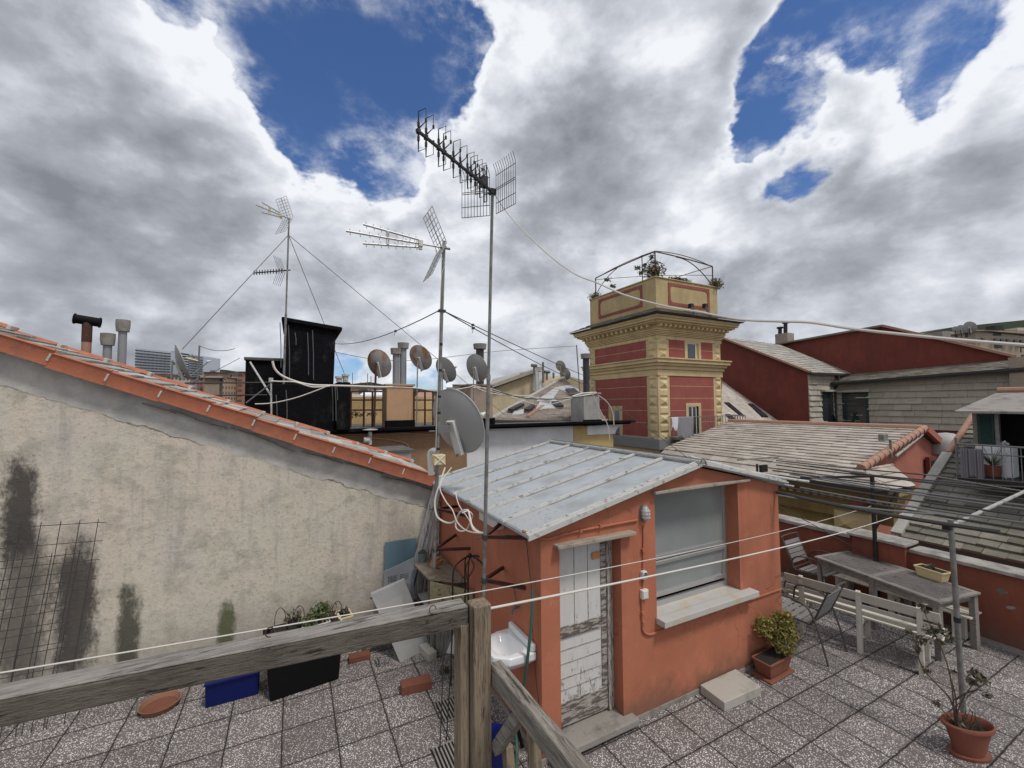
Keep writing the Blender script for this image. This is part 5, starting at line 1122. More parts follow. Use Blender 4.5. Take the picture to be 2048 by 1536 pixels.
def band(z0,z1,o,name='cornice_band',mat='cornice',par=tw,bev=.01):
    return MB().box((TX-o,TY-o,z0),(TX2+o,TY2+o,z1)).build(name,mat,par,bevel=bev)
zb0,zb1=zbelt; hb=zb1-zb0
for i,(o,f0,f1) in enumerate(((.06,-.55,-.02),(.12,0,.30),(.22,.32,.55),(.34,.57,.85),(.40,.87,1.0))): band(zb0+hb*f0,zb0+hb*f1,o,'string_course')
hc=zc1-zc0
for i,(o,f0,f1) in enumerate(((.05,-.22,-.03),(.09,.0,.07),(.13,.085,.15),(.17,.165,.24),(.21,.255,.34),(.44,.575,.62),(.54,.625,.72),(.66,.725,.84),(.70,.845,.99))): band(zc0+hc*f0,zc0+hc*f1,o,'main_cornice',bev=.02)
MB().box((TX-.20,TY-.20,zc0+hc*.342),(TX2+.20,TY2+.20,zc0+hc*.573)).build('cornice_core','toweryel',tw)
nb=15
for i in range(nb+1):
    x=TX-.20+(W1+.40-.16)*i/nb; MB().box((x,TY-.42,zc0+hc*.42),(x+.16,TY-.202,zc0+hc*.572)).build('modillion','cornice',tw,bevel=.02)
for i in range(1,nb+1):
    yy=TY-.20+(W2+.40-.16)*i/nb; MB().box((TX-.42,yy,zc0+hc*.42),(TX-.202,yy+.16,zc0+hc*.572)).build('modillion','cornice',tw,bevel=.02)
ev=MB(); ev.box((TX-.85,TY-.85,zc1),(TX2+.85,TY2+.85,zc1+.05))
n_=26
ev.build('eave','underdark',tw); m=MB()
for s_,(a,b_,c_,d_) in enumerate((((TX-.9,TY-.9),(TX2+.9,TY-.9),(TX2,TY),(TX,TY)),((TX-.9,TY2+.9),(TX-.9,TY-.9),(TX,TY),(TX,TY2)))):
    P4=[V((*a,zc1+.06)),V((*b_,zc1+.06)),V((*c_,zc1+.45)),V((*d_,zc1+.45))]; shingles(m,P4,P4[1]-P4[0],.28,.35,.03)
m.build('eave_slates','slateD',tw)
MB().prism([(TX-.8,TY-.8,zc1+.055),(TX2+.8,TY-.8,zc1+.055),(TX2+.8,TY2+.8,zc1+.055),(TX-.8,TY2+.8,zc1+.055)],(0,0,.002)).build('eave_board','underdark',tw)
MB().box((TX+.05,TY+.05,zc1+.05),(TX2-.05,TY2-.05,zp-.06)).build('parapet','toweryel',tw,bevel=.01)
MB().box((TX-.0,TY-.0,zp-.06),(TX2+.0,TY2+.0,zp)).build('parapet_cap','toweryel',tw,bevel=.01)
m=MB()
def frameY(x0,x1,z0,z1,t_,d_): 
    c_=.12; o=[(x0,z0),(x1,z0),(x1,z1),(x0,z1)]; i_=[(x0+t_+c_,z0+t_),(x1-t_-c_,z0+t_),(x1-t_,z0+t_+c_),(x1-t_,z1-t_-c_),(x1-t_-c_,z1-t_),(x0+t_+c_,z1-t_),(x0+t_,z1-t_-c_),(x0+t_,z0+t_+c_)]
    return o,i_
def addframe(m,conv,x0,x1,z0,z1):
    o,i_=frameY(x0,x1,z0,z1,.16,0); vs=[conv(a,0,b_) for a,b_ in o+i_]+[conv(a,.02,b_) for a,b_ in o+i_]
    fs=[(0,1,5,4),(1,6,5),(1,2,7,6),(2,8,7),(2,3,9,8),(3,10,9),(3,0,11,10),(0,4,11)]
    m.add(vs,[tuple(q+12 for q in f_) for f_ in fs]+fs)
H_=zp-zc1
addframe(m,lambda u_,d_,z_:V((u_,TY+.048-d_,z_)),fx(.19),fx(.85),zc1+H_*.34,zc1+H_*.90)
addframe(m,lambda u_,d_,z_:V((TX+.048-d_,u_,z_)),fy(.18),fy(.84),zc1+H_*.34,zc1+H_*.90); m.build('red_painted_frame','towerred',tw)
MB().box((TX-.12,TY-.12,zb-.25),(TX2+.1,TY2,zb+.28)).build('lead_skirt','plumb',tw,bevel=.02)
for x in (1385,1413):
    m=MB(); A=py(x-3,612,TY-.25); B=py(x+8,632,TY-.85); m.bar(A,B,.12,.05); m.cbox(A,(.2,.2,.22)); m.build('spotlight','black',tw)
# pergola hoops and plants on the tower
pg=thing('iron_pergola','rusty iron pergola of curved hoops on the tower terrace','pergola',(TX+.3,TY+.3,zp))
c4=[V((TX+.15,TY2-.5,zp)),V((TX+.15,TY+.15,zp)),V((TX2-.25,TY+.15,zp)),V((TX2-.25,TY2-.5,zp))]
hts=[px(1192,556,TX).z-zp,px(1303,506,TX).z-zp,py(1411,530,TY).z-zp,1.1]
tops=[V((c4[0].x,c4[0].y,px(1192,556,c4[0].x).z)),V((c4[1].x,c4[1].y,px(1303,506,c4[1].x).z)),V((c4[2].x,c4[2].y,py(1411,530,c4[2].y).z)),V((c4[3].x,c4[3].y,py(1411,530,c4[2].y).z))]
for c_,t_ in zip(c4,tops): MB().tube([c_,t_],.035,6).build('upright','rust',pg)
def arch(a,b_,r_,s_=.35,p_=None): 
    m=MB(); a,b_=V(a),V(b_); m.tube([a.lerp(b_,i/12)+V((0,0,4*s_*(i/12)*(1-i/12))) for i in range(13)],r_,6); m.build('hoop','rust',pg,smooth=True)
arch(tops[0],tops[1],.03,.05); arch(tops[1],tops[2],.03,.04); arch(tops[2],tops[3],.02,.05); arch(tops[0]-V((0,0,.03)),tops[1]+V((0,0,.02)),.02,.12); arch(tops[1]+V((0,0,.02)),tops[2]-V((0,0,.03)),.02,.18); arch(tops[1].lerp(tops[2],.35),c4[2]+V((-.1,0,.1)),.025,.32); arch(tops[0].lerp(tops[1],.4),c4[0]+V((0,.1,.1)),.02,.2); arch(tops[0]-V((0,0,.1)),tops[2]-V((0,0,.5)),.015,.1)
m=MB().tube([c4[1]+V((0,.9,0)),tops[1]+V((0,.9,.1))],.025,6); m.build('upright','rust',pg)
for i,(c_,rad,n_,mt,lab) in enumerate((((TX+.35,TY+.45,zp+.40),(.65,.7,.48),900,'grassdry','bushy dry plant on the near corner of the tower terrace'),((TX+.2,TY2-.35,zp+.12),(.4,.5,.28),300,'grassdry','dry grassy plant on the left edge of the tower terrace'),((TX2-.1,TY+.1,zp+.15),(.5,.4,.38),420,'grassdry','brownish plant on the right corner of the tower terrace'),((TX+1.9,TY+.15,zp+.08),(.9,.15,.13),300,'leafg','low green creeper along the parapet of the tower terrace'))):
    c_=V(c_); t=thing('terrace_plant',lab,'plant',c_-V((0,0,rad[2])),'plants on the tower terrace'); m=MB(); leaves(m,c_,rad,n_,.07,shell=.2)
    for j_ in range(40): a=random.uniform(0,6.3); m.add([c_-V((0,0,.2)),c_-V((.03,0,.2)),c_+V((rad[0]*1.3*math.cos(a),rad[1]*1.3*math.sin(a),rad[2]*random.uniform(.5,1.6)))],[(0,1,2)])
    m.build('foliage',mt,t); MB().tube([c_-V((0,0,rad[2])),c_],.03,5).build('stem','bark',t)
m=MB(); 
for (x,y_,s) in ((1275,535,.22),(1283,545,.2),(1290,530,.16),(1303,515,.2),(1310,525,.25),(1215,560,.25),(1225,572,.2)): leaves(m,px(x,y_,TX+.2),(s,s,s*.7),70,.07,shell=.1)
t=thing('climbing_vine','sparse dark vine hanging on the pergola of the tower','plant',tops[1]); m.build('foliage','leafg',t); MB().tube(smoothpath([tops[1],px(1290,530,TX+.2),px(1268,540,TX+.2)]),.015,5).build('stem','bark',t)
# balcony
bc=thing('tower_balcony','small iron balcony in front of the tower door','balcony',(dx0,TY,dz0-.1))
bx0=py(1345,870,TY-.0).x-.2; bx1=py(1446,870,TY).x+.3; by=TY-1.1; bz=dz0+.0
MB().box((bx0,by,bz-.15),(bx1,TY-.02,bz)).build('slab','concrete',bc,bevel=.02); m=MB(); zr=bz+1.0
m.tube([(bx0,TY-.02,zr),(bx0,by,zr),(bx1,by,zr),(bx1,TY-.02,zr)],.02,6); m.tube([(bx0,TY-.02,bz+.08),(bx0,by,bz+.08),(bx1,by,bz+.08),(bx1,TY-.02,bz+.08)],.015,6); m.build('handrail','greywire',bc)
m=MB(); nn=22
for i in range(nn+1): x=bx0+(bx1-bx0)*i/nn; m.tube([(x,by,bz),(x,by,zr)],.015,5)
for i in range(7): yy=by+1.05*i/7; m.tube([(bx0,yy,bz),(bx0,yy,zr)],.015,5).tube([(bx1,yy,bz),(bx1,yy,zr)],.015,5)
m.build('balusters','greywire',bc)
def cloth(name,mat,x0,x1,z0,z1,y_,lab,amp=.05):
    m=MB(); nx,nz=16,12; vs=[]
    for j_ in range(nz+1):
        for i in range(nx+1):
            u_=i/nx; v_=j_/nz; sh=.10*v_*math.sin(u_*3.1); wv=amp*math.sin(u_*17+v_*2)*(.3+v_)+amp*.6*math.sin(u_*7+2)*v_
            lower=z0+(.12*math.sin(u_*5)+.1*math.sin(u_*11)) if True else z0
            vs.append((x0+(x1-x0)*u_+.04*math.sin(v_*5+u_),y_-.03-abs(wv)-sh,z1+(lower-z1)*v_))
    fs=[(j_*(nx+1)+i,j_*(nx+1)+i+1,(j_+1)*(nx+1)+i+1,(j_+1)*(nx+1)+i) for j_ in range(nz) for i in range(nx)]
    o=m.add(vs,fs).build(name,mat,smooth=True); s_=o.modifiers.new('thick','SOLIDIFY'); s_.thickness=.012; return tag(o,lab,'laundry')
cl0,cl1=py(1350,840,by).x,py(1384,840,by).x
cloth('hanging_garment','fabric',cl0+.05,cl1,py(1365,880,by).z,zr+.02,by,'grey garment hung over the tower balcony railing'); cloth('hanging_garment','fabricw',py(1340,840,by).x,cl0+.1,py(1345,862,by).z,zr+.01,by-.02,'pale garment hung at the left end of the tower balcony',.03)
MB().box((bx1-.9,by-.15,bz+.02),(bx1-.2,by+.05,bz+.25))
t=thing('balcony_planter','pink rectangular planter on the right end of the tower balcony','planter',(bx1-.9,by-.1,bz)); MB().box((bx1-1.0,by-.22,bz-.05),(bx1-.25,by-.03,bz+.22)).build('tub','pink',t,bevel=.02); MB().box((bx1-.97,by-.2,bz+.2),(bx1-.28,by-.05,bz+.225)).build('soil','soil',t)
# ---------------------------------------------------------------- big red house with slate clad court (right, behind)
rh=thing('red_slate_house','long dark red house with slate clad walls round a court and grey slate roofs','house',(30,12,-20))
AX=30.0; cn_=px(1615,746,AX); AY=cn_.y; far=px(1440,676,AX)
g0=px(1615,858,AX).z-3
MB().prism([(AX,AY,g0-15),(AX,far.y+2,g0-15),(AX,far.y+2,far.z),(AX,far.y,far.z),(AX,AY,cn_.z)],(.3,0,0)).build('side_wall','darkred',rh)
e2=py(1667,748,AY); BX=e2.x
m=MB(); zev=cn_.z-.05; MB().box((AX+.3,AY,g0-15),(BX,AY+.3,zev)).build('court_wall','cream',rh)
m=MB(); P4=[V((AX,AY-.004,px(1615,856,AX).z)),V((BX,AY-.004,px(1615,856,AX).z)),V((BX,AY-.004,zev)),V((AX,AY-.004,zev))]; shingles(m,P4,(1,0,0),.36,.6,.07,0,nrm=(0,-1,0)); m.build('slate_cladding','slateW',rh)
# slope above it
rp=[V((AX-.25,AY-.3,cn_.z)),py(1705,748,AY-.3),px(1560,690,33.5),V((AX-.25,far.y,far.z+.1))]
m=MB(); m.prism(rp,(0,0,-.12)); r_=m.build('roof','underdark',rh); m=MB(); shingles(m,[rp[0],rp[1],rp[2]],(1,0,0),.3,.4,.03); shingles(m,[rp[0],rp[2],rp[3]],(1,0,0),.3,.4,.03); m.build('slates','slateG',r_)
m=MB(); m.bar(rp[0]+V((0,0,.05)),rp[3]+V((0,0,.05)),.25,.12); m.build('verge','terra2',r_)
def skylight(par,pts,lab=None):
    m=MB(); m.prism([V(p) for p in pts],(0,0,.10)); f_=m.build('skylight','black',par); c_=sum((V(p) for p in pts),V((0,0,0)))/4; m=MB(); m.prism([c_+(V(p)-c_)*.82+V((0,0,.102)) for p in pts],(0,0,.01)); m.build('pane','darkglass',f_)
def onplane(x,y_,p0,p1,p2,lift=.03):
    n_=(p1-p0).cross(p2-p0).normalized(); d=ray(x,y_); t_=n_.dot(p0-CP)/n_.dot(d); q=CP+d*t_; return q+(n_ if n_.z>0 else -n_)*lift
skylight(r_,[onplane(x,y_,rp[0],rp[1],rp[3]) for x,y_ in ((1500,690),(1525,698),(1533,694),(1508,686))])
# long clad wall, X = BX
lw0=px(1667,768,BX); lw1=px(2075,733,BX); zc_=lw0.z; L0=AY; L1=lw1.y
zbot=px(1667,852,BX).z
MB().prism([(BX,L0,g0-15),(BX,L1-2,g0-15),(BX,L1-2,lw1.z),(BX,L1,lw1.z),(BX,L0,lw0.z)],(.3,0,0)).build('court_long_wall','darkred',rh)
m=MB(); P4=[V((BX-.004,L0,zbot)),V((BX-.004,L1-2,zbot)),V((BX-.004,L1-2,lw1.z)),V((BX-.004,L0,lw0.z))]; shingles(m,P4,(0,1,0),.38,.7,.08,0,nrm=(-1,0,0)); m.build('slate_cladding','slateW',rh)
a0,a1=px(1640,768,BX-.7),px(2075,733,BX-.7); b0_,b1_=px(1700,748,BX+1.5),px(2060,722,BX+1.5)
a0=V((BX-.6,L0+.3,lw0.z)); a1=V((BX-.6,L1-2,lw1.z)); b0_=V((BX+1.6,L0+.3,lw0.z+.65)); b1_=V((BX+1.6,L1-2,lw1.z+.65))
m=MB(); m.prism([a0,a1,b1_,b0_],(0,0,-.15)); r2=m.build('roof','underdark',rh); m=MB(); shingles(m,[a0,a1,b1_,b0_],(0,1,0),.3,.4,.03); m.build('slates','slateD',r2); MB().bar(a0,a1,.10,.12).build('gutter','wire',r2)
GX=BX+1.7
gp_=[px(1540,693,GX),px(1768,653,GX),px(2030,714,GX),px(2030,760,GX),px(1540,770,GX)]
MB().prism(gp_,(.3,0,0)).build('gable_wall','darkred',rh); m=MB(); m.bar(gp_[0]+V((-.05,0,.05)),gp_[1]+V((-.05,0,.05)),.5,.12); m.build('gable_coping','slateD',rh); m=MB(); m.bar(gp_[1]+V((-.05,0,.05)),gp_[2]+V((-.05,0,.05)),.5,.14); m.build('gable_coping','terra2',rh)
m=MB(); q=px(2032,715,BX-.2); m.box((BX-.5,q.y-3,zbot-10),(BX-.1,q.y+.2,q.z)); m.build('end_pier','chimneyplaster',rh)
# windows of the court
def cwin(face,xa,xb,ya,yb):
    if face=='Y': p0=py(xa,yb,AY-.05); p1=py(xb,ya,AY-.05); bxx=lambda d0,d1,g_: ((p0.x+g_,AY-d1,p0.z+g_),(p1.x-g_,AY-d0,p1.z-g_))
    else: p0=px(xa,yb,BX-.05); p1=px(xb,ya,BX-.05); bxx=lambda d0,d1,g_: ((BX-d1,min(p0.y,p1.y)+g_,p0.z+g_),(BX-d0,max(p0.y,p1.y)-g_,p1.z-g_))
    w=MB().box(*bxx(.04,.10,0)).build('window','shutter',rh); MB().box(*bxx(.101,.11,.12)).build('pane','darkglass',w)
    a,b_=bxx(.04,.2,0); MB().box((a[0]-.15,a[1]-.15,b_[2]+.01),(b_[0],b_[1]+.15,b_[2]+.14)).build('lintel','slateW',w)
    return w,p0,p1
w,p0,p1=cwin('Y',1646,1664,784,846); w2,q0_,q1_=cwin('X',1687,1736,784,847)
m=MB(); m.bar(px(1705,845,BX-.5),px(1710,826,BX-.15),.05,.3); m.bar(px(1672,845,BX-.6),px(1660,822,BX-.3),.05,.3); m.build('open_shutter','shutter',w2)
tag(MB().bar(px(1816,802,BX-.05),px(1832,798,BX-.05),.05,.12).build('loose_slate','slab',rh),None)
# chimneys of the red house
ch=thing('roof_chimney','low rendered chimney with two dark flues on the red house roof','chimney',px(1570,688,GX)); q=px(1558,688,GX+.5); q3=px(1582,666,GX+.5)
MB().box((GX,q3.y,q.z-.6),(GX+.9,q.y,q3.z)).build('stack','chimneyplaster',ch)
for x,t_ in ((1560,657),(1571,647)): a=px(x,670,GX+.4); b_=px(x,t_,GX+.4); m=MB(); m.tube([a,b_],.14,10); m.tube([b_,b_+V((0,0,.12))],.24,10); m.build('flue','black',ch)
# lower slate roof between tower and red wall
lr=thing('lower_house','house with pale slate roof and skylights between the tower and the red house','house',(24,16,-20))
rp2=[px(1446,860,22),px(1446,765,29.0),px(1572,852,29.6),px(1600,868,27)]
p_0=px(1440,866,21.5);p_1=px(1444,762,29.6);p_2=px(1575,856,29.6)
pl3=[p_0,p_2,p_1]
m=MB(); m.prism(pl3,(0,0,-.2)); r3=m.build('roof','underdark',lr); m=MB(); shingles(m,pl3,(0,1,0) ,.33,.5,.04); m.build('slates','slateL',r3)
for pts in (((1448,808),(1478,832),(1488,834),(1458,808)),((1496,810),(1524,836),(1536,836),(1506,811)),((1450,832),(1466,846),(1476,846),(1460,832))): skylight(r3,[onplane(x,y_,*pl3) for x,y_ in pts])
# ---------------------------------------------------------------- pink house with long slate roof (middle right)
ph=thing('pink_gable_house','pink gabled house with a long pale slate roof and terracotta ridge tiles','house',(17,7,-20))
GY=6.6; RX=19.5
rg0=py(1848,858,GY); RX=rg0.x; rgz=rg0.z; rg1=px(1449,848,RX); 
ve=py(1722,938,GY); ec=pz(1811,976,.75+.25)
ex=ve.x; ez=ve.z
# main slope: ridge -> (ex,ez); skirt: (ex,ez)->(ec)
yF=TY-1.3
S0=[V((RX,GY,rgz)),V((ex,GY,ez)),V((ex,yF,ez)),V((RX,yF,rgz))]
n1_=(ec.x,ec.z); ecx,ecz=ec.x,ec.z; ecy=ec.y
ecz=ez-.45; ec=pz(1811,976,ecz)
S1=[V((ex,GY,ez)),V((ec.x-.6,ec.y,ecz)),V((ec.x-.6,yF,ecz)),V((ex,yF,ez))]
m=MB(); m.prism(S0,(0,0,-.12)); rr_=m.build('roof','underdark',ph); m=MB(); shingles(m,S0,(0,1,0),.30,.42,.035); m.build('slates','slateL',rr_)
sk0=[V((ex,GY,ez)),V((ex,yF,ez)),V((ec.x-1.0,yF,ecz)),V((ec.x-1.0,ec.y,ecz))]
m=MB(); m.prism(sk0,(0,0,-.1)); r4=m.build('roof','underdark',ph); m=MB(); shingles(m,sk0,(0,1,0),.30,.42,.035)
sk1=[V((ex,GY,ez)),V((ec.x-1.0,ec.y,ecz)),V((ec.x+.6,ec.y,ecz)),V((ex+1.9,GY-.0,ez))]
shingles(m,sk1,(1,0,0),.30,.42,.035); m.build('slates','slateL',r4); m=MB(); m.prism(sk1,(0,0,-.1)); m.build('under','underdark',r4)
m=MB(); m.tube([S0[3]+V((0,0,.03)),S0[0]+V((0,0,.03))],.11,8); m.build('ridge_tiles','terra2',rr_)
dv=(S0[1]-S0[0]); nt_=14
for i in range(nt_):
    a=S0[0]+dv*(i/nt_)+V((0,-.02,.05)); b_=S0[0]+dv*((i+1.08)/nt_)+V((0,-.02,.03)); MB().tube([a,b_],[.10,.13],10).build('verge_tile','terra2',rr_,smooth=True)
rgt=py(1912,915,GY); MB().bar(S0[0]+V((0,-.05,.02)),rgt,.16,.22).build('barge_board','pink',ph); 
gw=[V((RX,GY+.15,rgz-.1)),V((ex+.3,GY+.15,ez-.15)),V((ex-.3,GY+.15,-20)),V((RX+4,GY+.15,-20)),V((rgt.x+1,GY+.15,rgt.z-.3)),V((rgt.x,GY+.15,rgt.z-.1))]
MB().prism(gw,(0,.3,0)).build('gable_wall','pink',ph)
S2=[S0[0],rgt,V((rgt.x,yF,rgt.z)),S0[3]]; m=MB(); m.prism(S2,(0,0,-.12)); m.build('roof','underdark',ph)
MB().bar(py(1846,868,GY-.05),py(1792,912,GY-.05),.05,.05).build('white_pipe','rib',ph)
a=py(1867,953,GY); b_=py(1877,912,GY); w=MB().box((a.x-.3,GY-.02,a.z-.2),(a.x+.25,GY+.1,b_.z)).build('window','darkred',ph); MB().box((a.x-.2,GY-.03,a.z-.1),(a.x+.15,GY-.021,b_.z-.12)).build('pane','void',w)
# facade below the eave: yellow dentil cornice
FX=ec.x-.2
MB().box((FX+.9,GY+.6,-20),(FX+1.2,yF,ecz-.1)).build('facade','oldyellow',ph)
for i,(o,z0,z1) in enumerate(((.0,-.22,-.12),(.2,-.42,-.235),(.45,-.62,-.44),(.62,-.85,-.64),(.7,-1.25,-.87))): MB().box((FX+o-.2,ec.y+o*.6,ecz+z0),(FX+.9,yF,ecz+z1)).build('eave_moulding','oldyellow',ph,bevel=.01)
m=MB(); 
for i in range(34): yy=ec.y+.3+i*.25; m.box((FX+.14,yy,ecz-.62),(FX+.249,yy+.12,ecz-.50))
m.build('dentils','cornice',ph)
q=px(1702,1045,FX-.3); c_=V((FX-.3,q.y,q.z)); MB().add([c_+V((0,-.45,-.3)),c_+V((0,.45,-.3)),c_+V((0,.45,.3)),c_+V((0,-.45,.3)),c_+V((-.4,0,0)),c_+V((.5,-.45,-.3)),c_+V((.5,.45,-.3)),c_+V((.5,.45,.3)),c_+V((.5,-.45,.3))],[(0,1,4),(1,2,4),(2,3,4),(3,0,4),(5,6,7,8),(0,1,6,5),(1,2,7,6),(2,3,8,7),(3,0,5,8)]).build('diamond_block','cornice',ph)
t=thing('floodlight','grey floodlight on a short bent pole at the terracotta verge','lamp',py(1783,915,GY-.1)); a=py(1783,915,GY-.1); b_=py(1780,880,GY-.1); c_=py(1768,878,GY-.1)
MB().tube([a,b_,c_],.035,8).build('pole','steel',t,smooth=True); MB().cbox(c_+V((-.05,0,.05)),(.3,.15,.2)).build('head','steel',t,bevel=.02)
t=thing('white_dome','pale grey dome behind the pink gable','dome',px(1893,885,20)); MB().lathe([(.6,-.3),(.58,.1),(.42,.32),(.2,.42),(0,.45)],px(1893,890,21),20).build('shell','dish',t,smooth=True)
# ---------------------------------------------------------------- right lower roof with dormer and balcony
dh=thing('dormer_house','house with a dark mossy slate roof, green shuttered dormer and iron balcony on the right','house',(11,2,-20))
VY=3.75
v0=py(1797,1074,VY); v1=py(1950,832,VY)
e0=V((v0.x-.1,VY,v0.z)); 
R4=[V((v0.x,VY,v0.z)),V((v0.x,-3,v0.z)),V((v1.x,-3,v1.z)),V((v1.x,VY,v1.z))]
m=MB(); m.prism(R4,(0,0,-.2)); r5=m.build('roof','underdark',dh); m=MB(); shingles(m,R4,(0,1,0),.19,.30,.035); m.build('slates','slateD',r5)
mid=R4[0].lerp(R4[3],.62)
m=MB(); m.bar(R4[0]+V((0,.03,.05)),mid+V((0,.03,.05)),.16,.07); m.build('verge_mortar','slateG',r5)
for i in range(11):
    a=mid.lerp(R4[3],i/11)+V((0,.02,.06)); b_=mid.lerp(R4[3],(i+1.1)/11)+V((0,.02,.04)); MB().tube([a,b_],[.05,.065],10).build('verge_tile','terra2',r5,smooth=True)
MB().prism([V((v0.x,VY-.1,v0.z-.2)),V((v1.x,VY-.1,v1.z-.2)),V((v1.x,VY-.1,-20)),V((v0.x,VY-.1,-20))],(0,-.2,0)).build('gable_wall','pink',dh)
MB().box((8.9,-3,-20),(v0.x+.1,VY-.3,v0.z-.22)).build('front_wall','pink',dh)
# shallow valley strip between parapet and roof
DX=11.35; dl=px(1948,826,DX); dzt=px(1990,822,DX).z; dzb=px(1990,955,DX).z; dyl=px(1948,900,DX).y
MB().box((DX+.5,-2,dzb-.2),(DX+.6,dyl-.065,dzt)).build('dormer_back','void',dh)
dm=MB().prism([(DX,dyl-.06,dzb-.1),(DX,dyl-.06,dzt),(DX+2.2,dyl-.06,dzt),(DX+2.2,dyl-.06,dzt-.1)],(0,.06,0)).build('dormer_cheek','slateD',dh)
sx0=px(1990,880,DX).y; m=MB(); m.box((DX-.02,sx0,dzb+.25),(DX+.02,dyl-.07,dzt-.03)); s_=m.build('shutter','shutter',dh); m=MB()
for i in range(22): z_=dzb+.32+i*(dzt-dzb-.42)/22; m.obox((DX-.035,sx0+.03,z_),(0,dyl-.13-sx0,0),(.014,0,.02),(0,0,.012))
m.build('louvres','shutter',s_)
MB().box((DX+.0,sx0-.06,dzb),(DX+.08,sx0-.005,dzt)).build('post','steel',dh)
MB().box((DX+.02,-2,dzb),(DX+.06,sx0-.5,dzb+.95)).build('door_leaf','shutter',dh)
m=MB(); o1=px(1945,816,DX-.35); m.prism([V((DX-.4,dyl+.12,dzt+.0)),V((DX-.4,-2,dzt+.0)),V((DX+1.6,-2,dzt+.36)),V((DX+1.6,dyl+.05,dzt+.36))],(0,0,-.04)); dr_=m.build('dormer_roof','concrete',dh); m=MB(); m.tube([V((DX+1.6,dyl+.05,dzt+.40)),V((DX+1.6,-2,dzt+.40))],.06,8); m.build('ridge_tiles','terra2',dr_)
BXx=10.72; bl=px(1913,900,BXx); zr=px(1913,893,BXx).z; zf=px(1913,950,BXx).z
MB().box((BXx-.03,-2,zf-.08),(DX,bl.y,zf)).build('balcony_slab','black',dh)
m=MB(); m.tube([(DX,bl.y,zr+.05),(BXx,bl.y,zr+.05),(BXx,-2,zr+.05)],.018,6); m.tube([(BXx,bl.y,zr-.1),(BXx,-2,zr-.1)],.012,6); m.tube([(BXx,bl.y,zf),(BXx,bl.y,zr+.16)],.02,6); rb_=m.build('balcony_rail','greywire',dh)
m=MB(); 
for i in range(40): yy=bl.y-.11*i; m.tube([(BXx,yy,zf),(BXx,yy,zr+.05)],.007,5)
m.build('balusters','greywire',rb_)
cy0=px(1960,920,BXx).y; 
m=MB(); nx=22; vs=[]
for j_ in range(8):
    for i in range(nx+1): u_=i/nx; vs.append((BXx-.03-.03*abs(math.sin(u_*26)),bl.y-.05+(cy0-bl.y)*u_,zr-.02-(zr-zf+.02)*j_/7*(.93+.07*math.sin(u_*9))))
m.add(vs,[(j_*(nx+1)+i,j_*(nx+1)+i+1,(j_+1)*(nx+1)+i+1,(j_+1)*(nx+1)+i) for j_ in range(7) for i in range(nx)]); o=m.build('balcony_curtain','fabric',smooth=True); tag(o,'grey cloth screen tied to the right hand balcony railing','cloth')
q=px(1985,945,BXx+.25); t=thing('balcony_plant','spiky green plant in a red pot on the right hand balcony','potted plant',(q.x,q.y,zf)); MB().lathe([(0,0),(.10,0),(.13,.2),(.11,.2),(0,.18)],(q.x,q.y,zf+.01),16).build('pot','clay',t,smooth=True); m=MB()
for i in range(60): a=random.uniform(0,6.3); r_=random.uniform(.15,.3); b0=V((q.x,q.y,zf+.2)); e_=b0+V((r_*math.cos(a),r_*math.sin(a),random.uniform(.1,.45))); m.add([b0,b0+V((.015,.015,0)),e_],[(0,1,2)])
m.build('foliage','leafg',t)
q=px(2008,890,BXx+.2); t=thing('mop','pale cotton mop standing on the right hand balcony','mop',(q.x,q.y,zf)); MB().tube([(q.x,q.y,zf),(q.x,q.y,q.z)],.012,6).build('handle','rib',t); leaves(MB(),(q.x,q.y,q.z+.02),(.06,.06,.04),60,.03,shell=.2).build('head','fabricw',t)
q=px(1950,900,BXx+.3); t=thing('white_cabinet','white box shaped cabinet behind the cloth on the right hand balcony','cabinet',(q.x,q.y-.3,zf)); MB().box((q.x,q.y-.45,zf),(q.x+.3,q.y,zr+.02)).build('body','whitewall',t,bevel=.02)

m=MB(); m.tube([V((BX-.12,AY-.35,zev)),V((BX-.12,AY-.35,zev-.6)),V((BX-.12,AY-.12,zev-.9)),V((BX-.12,AY-.12,zbot))],.07,8); m.build('downpipe','wire',rh)
m=MB(); m.bar(V((AX-.25,AY-.35,zev+.0)),V((BX-.2,AY-.35,zev+.0)),.12,.12); m.build('gutter','wire',rh)
m=MB(); q=px(1632,640+170,AX); m.prism([px(1625,800,AX-.01)+V((0,-.05,0)),px(1640,800,AX)+V((0,-.05,0)),px(1640,812,AX)+V((0,-.05,0)),px(1625,812,AX)+V((0,-.05,0))],(.02,0,0))
# ---------------------------------------------------------------- long building behind the hut
BY=12.0
eL=py(560,846,BY); eR=py(1268,858,BY); ez_=py(900,851,BY).z
bb_=thing('flat_roofed_house','flat roofed house behind the hut with brown, white and yellow wall sections','house',(2,BY,-20))
xs=[py(640,900,BY).x-4,py(940,900,BY).x,py(1157,900,BY).x,py(1236,900,BY).x]
for a,b_,mt,nm in ((xs[0],xs[1],'brownwall','brown_wall'),(xs[1],xs[2],'whitewall','white_wall'),(xs[2],xs[3],'yellowwall','yellow_wall')):
    off={'brown_wall':0,'white_wall':.03,'yellow_wall':.0}[nm]
    MB().box((a,BY+.25+off,-20),(b_-.002,BY+8,ez_-.15)).build(nm,mt,bb_)
MB().box((xs[0],BY+.0,ez_-.145),(py(1262,880,BY).x,BY+.5,ez_-.06)).box((xs[0],BY-.12,ez_-.09),(py(1268,880,BY).x,BY+.02,ez_+.0)).build('eave','bitumen',bb_,bevel=.02)
MB().box((xs[0],BY+.5,ez_-.145),(xs[3],BY+8,ez_-.03)).build('roof','flatroof',bb_)
